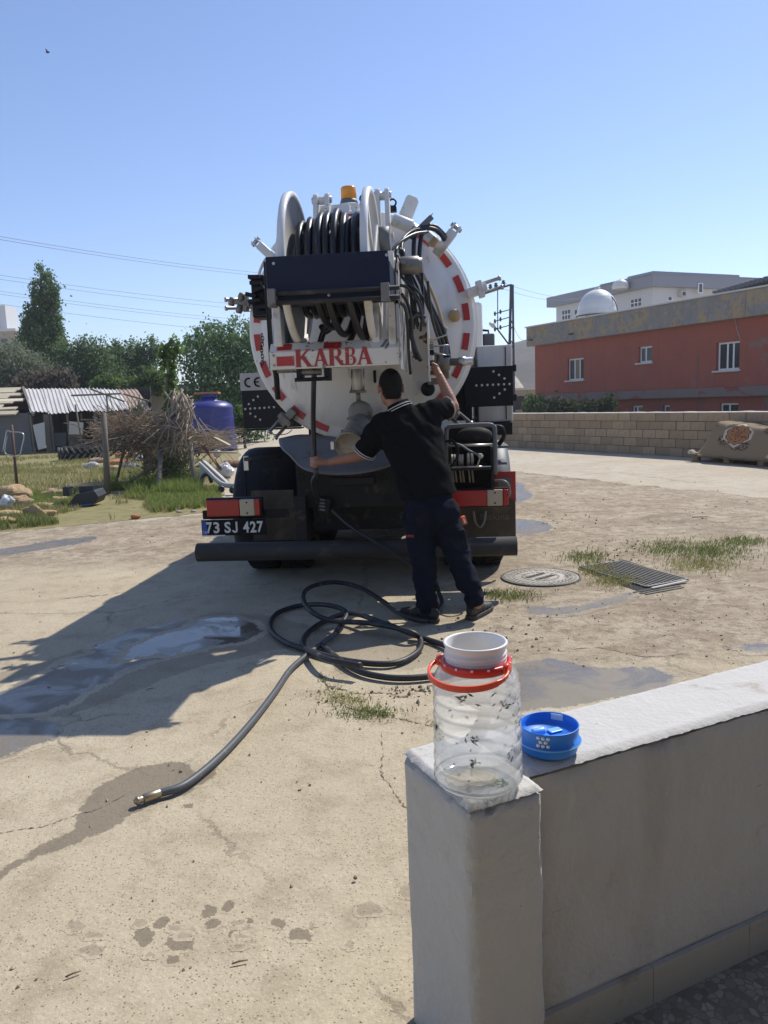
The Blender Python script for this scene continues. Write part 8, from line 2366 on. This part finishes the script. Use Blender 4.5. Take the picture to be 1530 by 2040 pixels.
lump('foil_scrap', 'clear_film', gr(14, 1020) + Vector((0, 0.05, 0.16)), (0.10, 0.08, 0.10), 60, 'crumpled shiny foil among the sandstone rubble', 'foil', amp=0.5, fr=8)
lump('foil_scrap', 'white_scrap', gr(104, 982) + Vector((0, 0.1, 0.05)), (0.10, 0.06, 0.04), 61, 'pale crumpled scrap behind the black casing', 'scrap', amp=0.5, fr=8)
for i, (px, py, r, mt, lab) in enumerate(((270, 1034, 0.075, 'orange_tile', 'short reddish pipe stub at the grass edge'), (357, 1022, 0.045, 'white_scrap', 'small white stone at the grass edge'), (385, 1021, 0.04, 'white_scrap', 'small white stone near the tail lamp'))):
    lump('kerb_scrap', mt, gr(px, py) + Vector((0, 0, r * 0.4)), (r, r * 0.5, r * 0.5), 70 + i, lab, 'scrap')
rub = [((196, 922), 0.30, 'sandstone', 'tan flat rubble slab just left of the wooden fence post'), ((236, 926), 0.34, 'orange_tile', 'reddish broken slab right of the wooden fence post'), ((252, 912), 0.36, 'orange_tile', 'large reddish slab leaning below the brushwood'), ((264, 934), 0.30, 'shed_wall', 'grey flat slab in front of the reddish rubble'), ((225, 938), 0.20, 'sandstone', 'small tan rubble piece close behind the fence post'), ((285, 918), 0.26, 'white_scrap', 'pale rubble lump under the left of the brushwood'), ((183, 932), 0.20, 'white_scrap', 'pale small rubble chip in front of the tractor tyre'), ((300, 930), 0.20, 'sandstone', 'tan rubble piece nearest the brushwood posts')]
for i, (pp, r, mt, lab) in enumerate(rub):
    lump('rubble_piece', mt, gr(*pp) + Vector((0, 0, 0.05)), (r, r * 0.7, 0.05 + r * 0.2), 90 + i, lab, 'rubble', 'rubble strewn behind the fence post', amp=0.4, fr=4)
# bird and a second one far off
M('bird_dark', (0.03, 0.03, 0.035), 0.8)
for (px, py, Y, lab) in ((95, 104, 40, 'tiny dark bird high in the sky at upper left'), (142, 590, 60, 'tiny dark bird right of the poplar')):
    c = at(px, py, Y)
    bd = thing('bird', lab, 'bird', c)
    MB().ball((0, 0, 0), (0.10, 0.05, 0.045), 10, 7).build('body', 'bird_dark', bd)
    for s in (-1, 1):
        MB().add([(0.03, 0, 0.01), (-0.05, 0, 0.01), (-0.03, s * 0.2, 0.06), (0.02, s * 0.2, 0.07), (0.03, 0, 0.025), (-0.05, 0, 0.025)], [(0, 1, 2, 3), (4, 3, 2, 5), (0, 3, 4), (1, 5, 2)]).build('wing', 'bird_dark', bd)
grass_mat('grass_bright', (0.14, 0.22, 0.045), (0.32, 0.36, 0.11))
# weeds over the lot
rg = random.Random(77)
def scatter(n, y0, y1, x0, x1, bias, keep):
    out = []
    while len(out) < n:
        py = y0 + (y1 - y0) * rg.random() ** bias; px = rg.uniform(x0, x1)
        p = gr(px, py)
        v = noise.noise(Vector((p.x * 0.6, p.y * 0.5, 0.3))) + 0.5 * noise.noise(Vector((p.x * 2.2, p.y * 2.0, 1.3)))
        if v < keep(px, py): continue
        out.append((p.x, p.y, 0.01))
    return out
edge = lambda px: 1062 - 0.1 * px
blades('lot_grass', scatter(17000, 935, 1050, -20, 440, 1.0, lambda x, y: (9 if y > edge(x) - 8 + 6 * noise.noise(Vector((x * 0.05, 0, 0))) else -0.25)), 0.04, 0.12, 0.006, 'grass_dry', 301, 0.8)
blades('lot_grass', scatter(15000, 975, 1050, 60, 440, 0.9, lambda x, y: (9 if y > edge(x) - 10 + 8 * noise.noise(Vector((x * 0.06, 1, 0))) else -0.15 if x > 150 else 0.1)), 0.04, 0.13, 0.006, 'grass_bright', 302, 0.8)
blades('lot_grass', scatter(5000, 955, 990, 215, 400, 1.0, lambda x, y: -0.1), 0.08, 0.27, 0.007, 'grass_bright', 303, 0.7)
blades('lot_grass', scatter(5000, 905, 945, -20, 330, 1.0, lambda x, y: 0.0), 0.05, 0.14, 0.010, 'grass_dry', 304, 0.8)
blades('lot_grass', scatter(1500, 1030, 1060, -20, 230, 1.0, lambda x, y: (9 if y > edge(x) - 4 else -0.3)), 0.04, 0.14, 0.006, 'grass_green', 305, 0.8)

# ------------------------------------------------------------------ thin haze box, added to lift the dark tones of far things
hm_, nt, b = newmat('haze_veil')
nt.nodes.remove(b)
pv = nd(nt, 'ShaderNodeVolumePrincipled')
pv.inputs['Color'].default_value = (0.93, 0.95, 1.0, 1)
pv.inputs['Density'].default_value = 0.0008
pv.inputs['Anisotropy'].default_value = 0.3
nt.links.new(pv.outputs[0], nt.nodes['Material Output'].inputs['Volume'])
hz_ = MB().box((-760, -760, -2.2), (760, 760, 40)).build('haze', 'haze_veil')
struct(hz_, 'stuff')
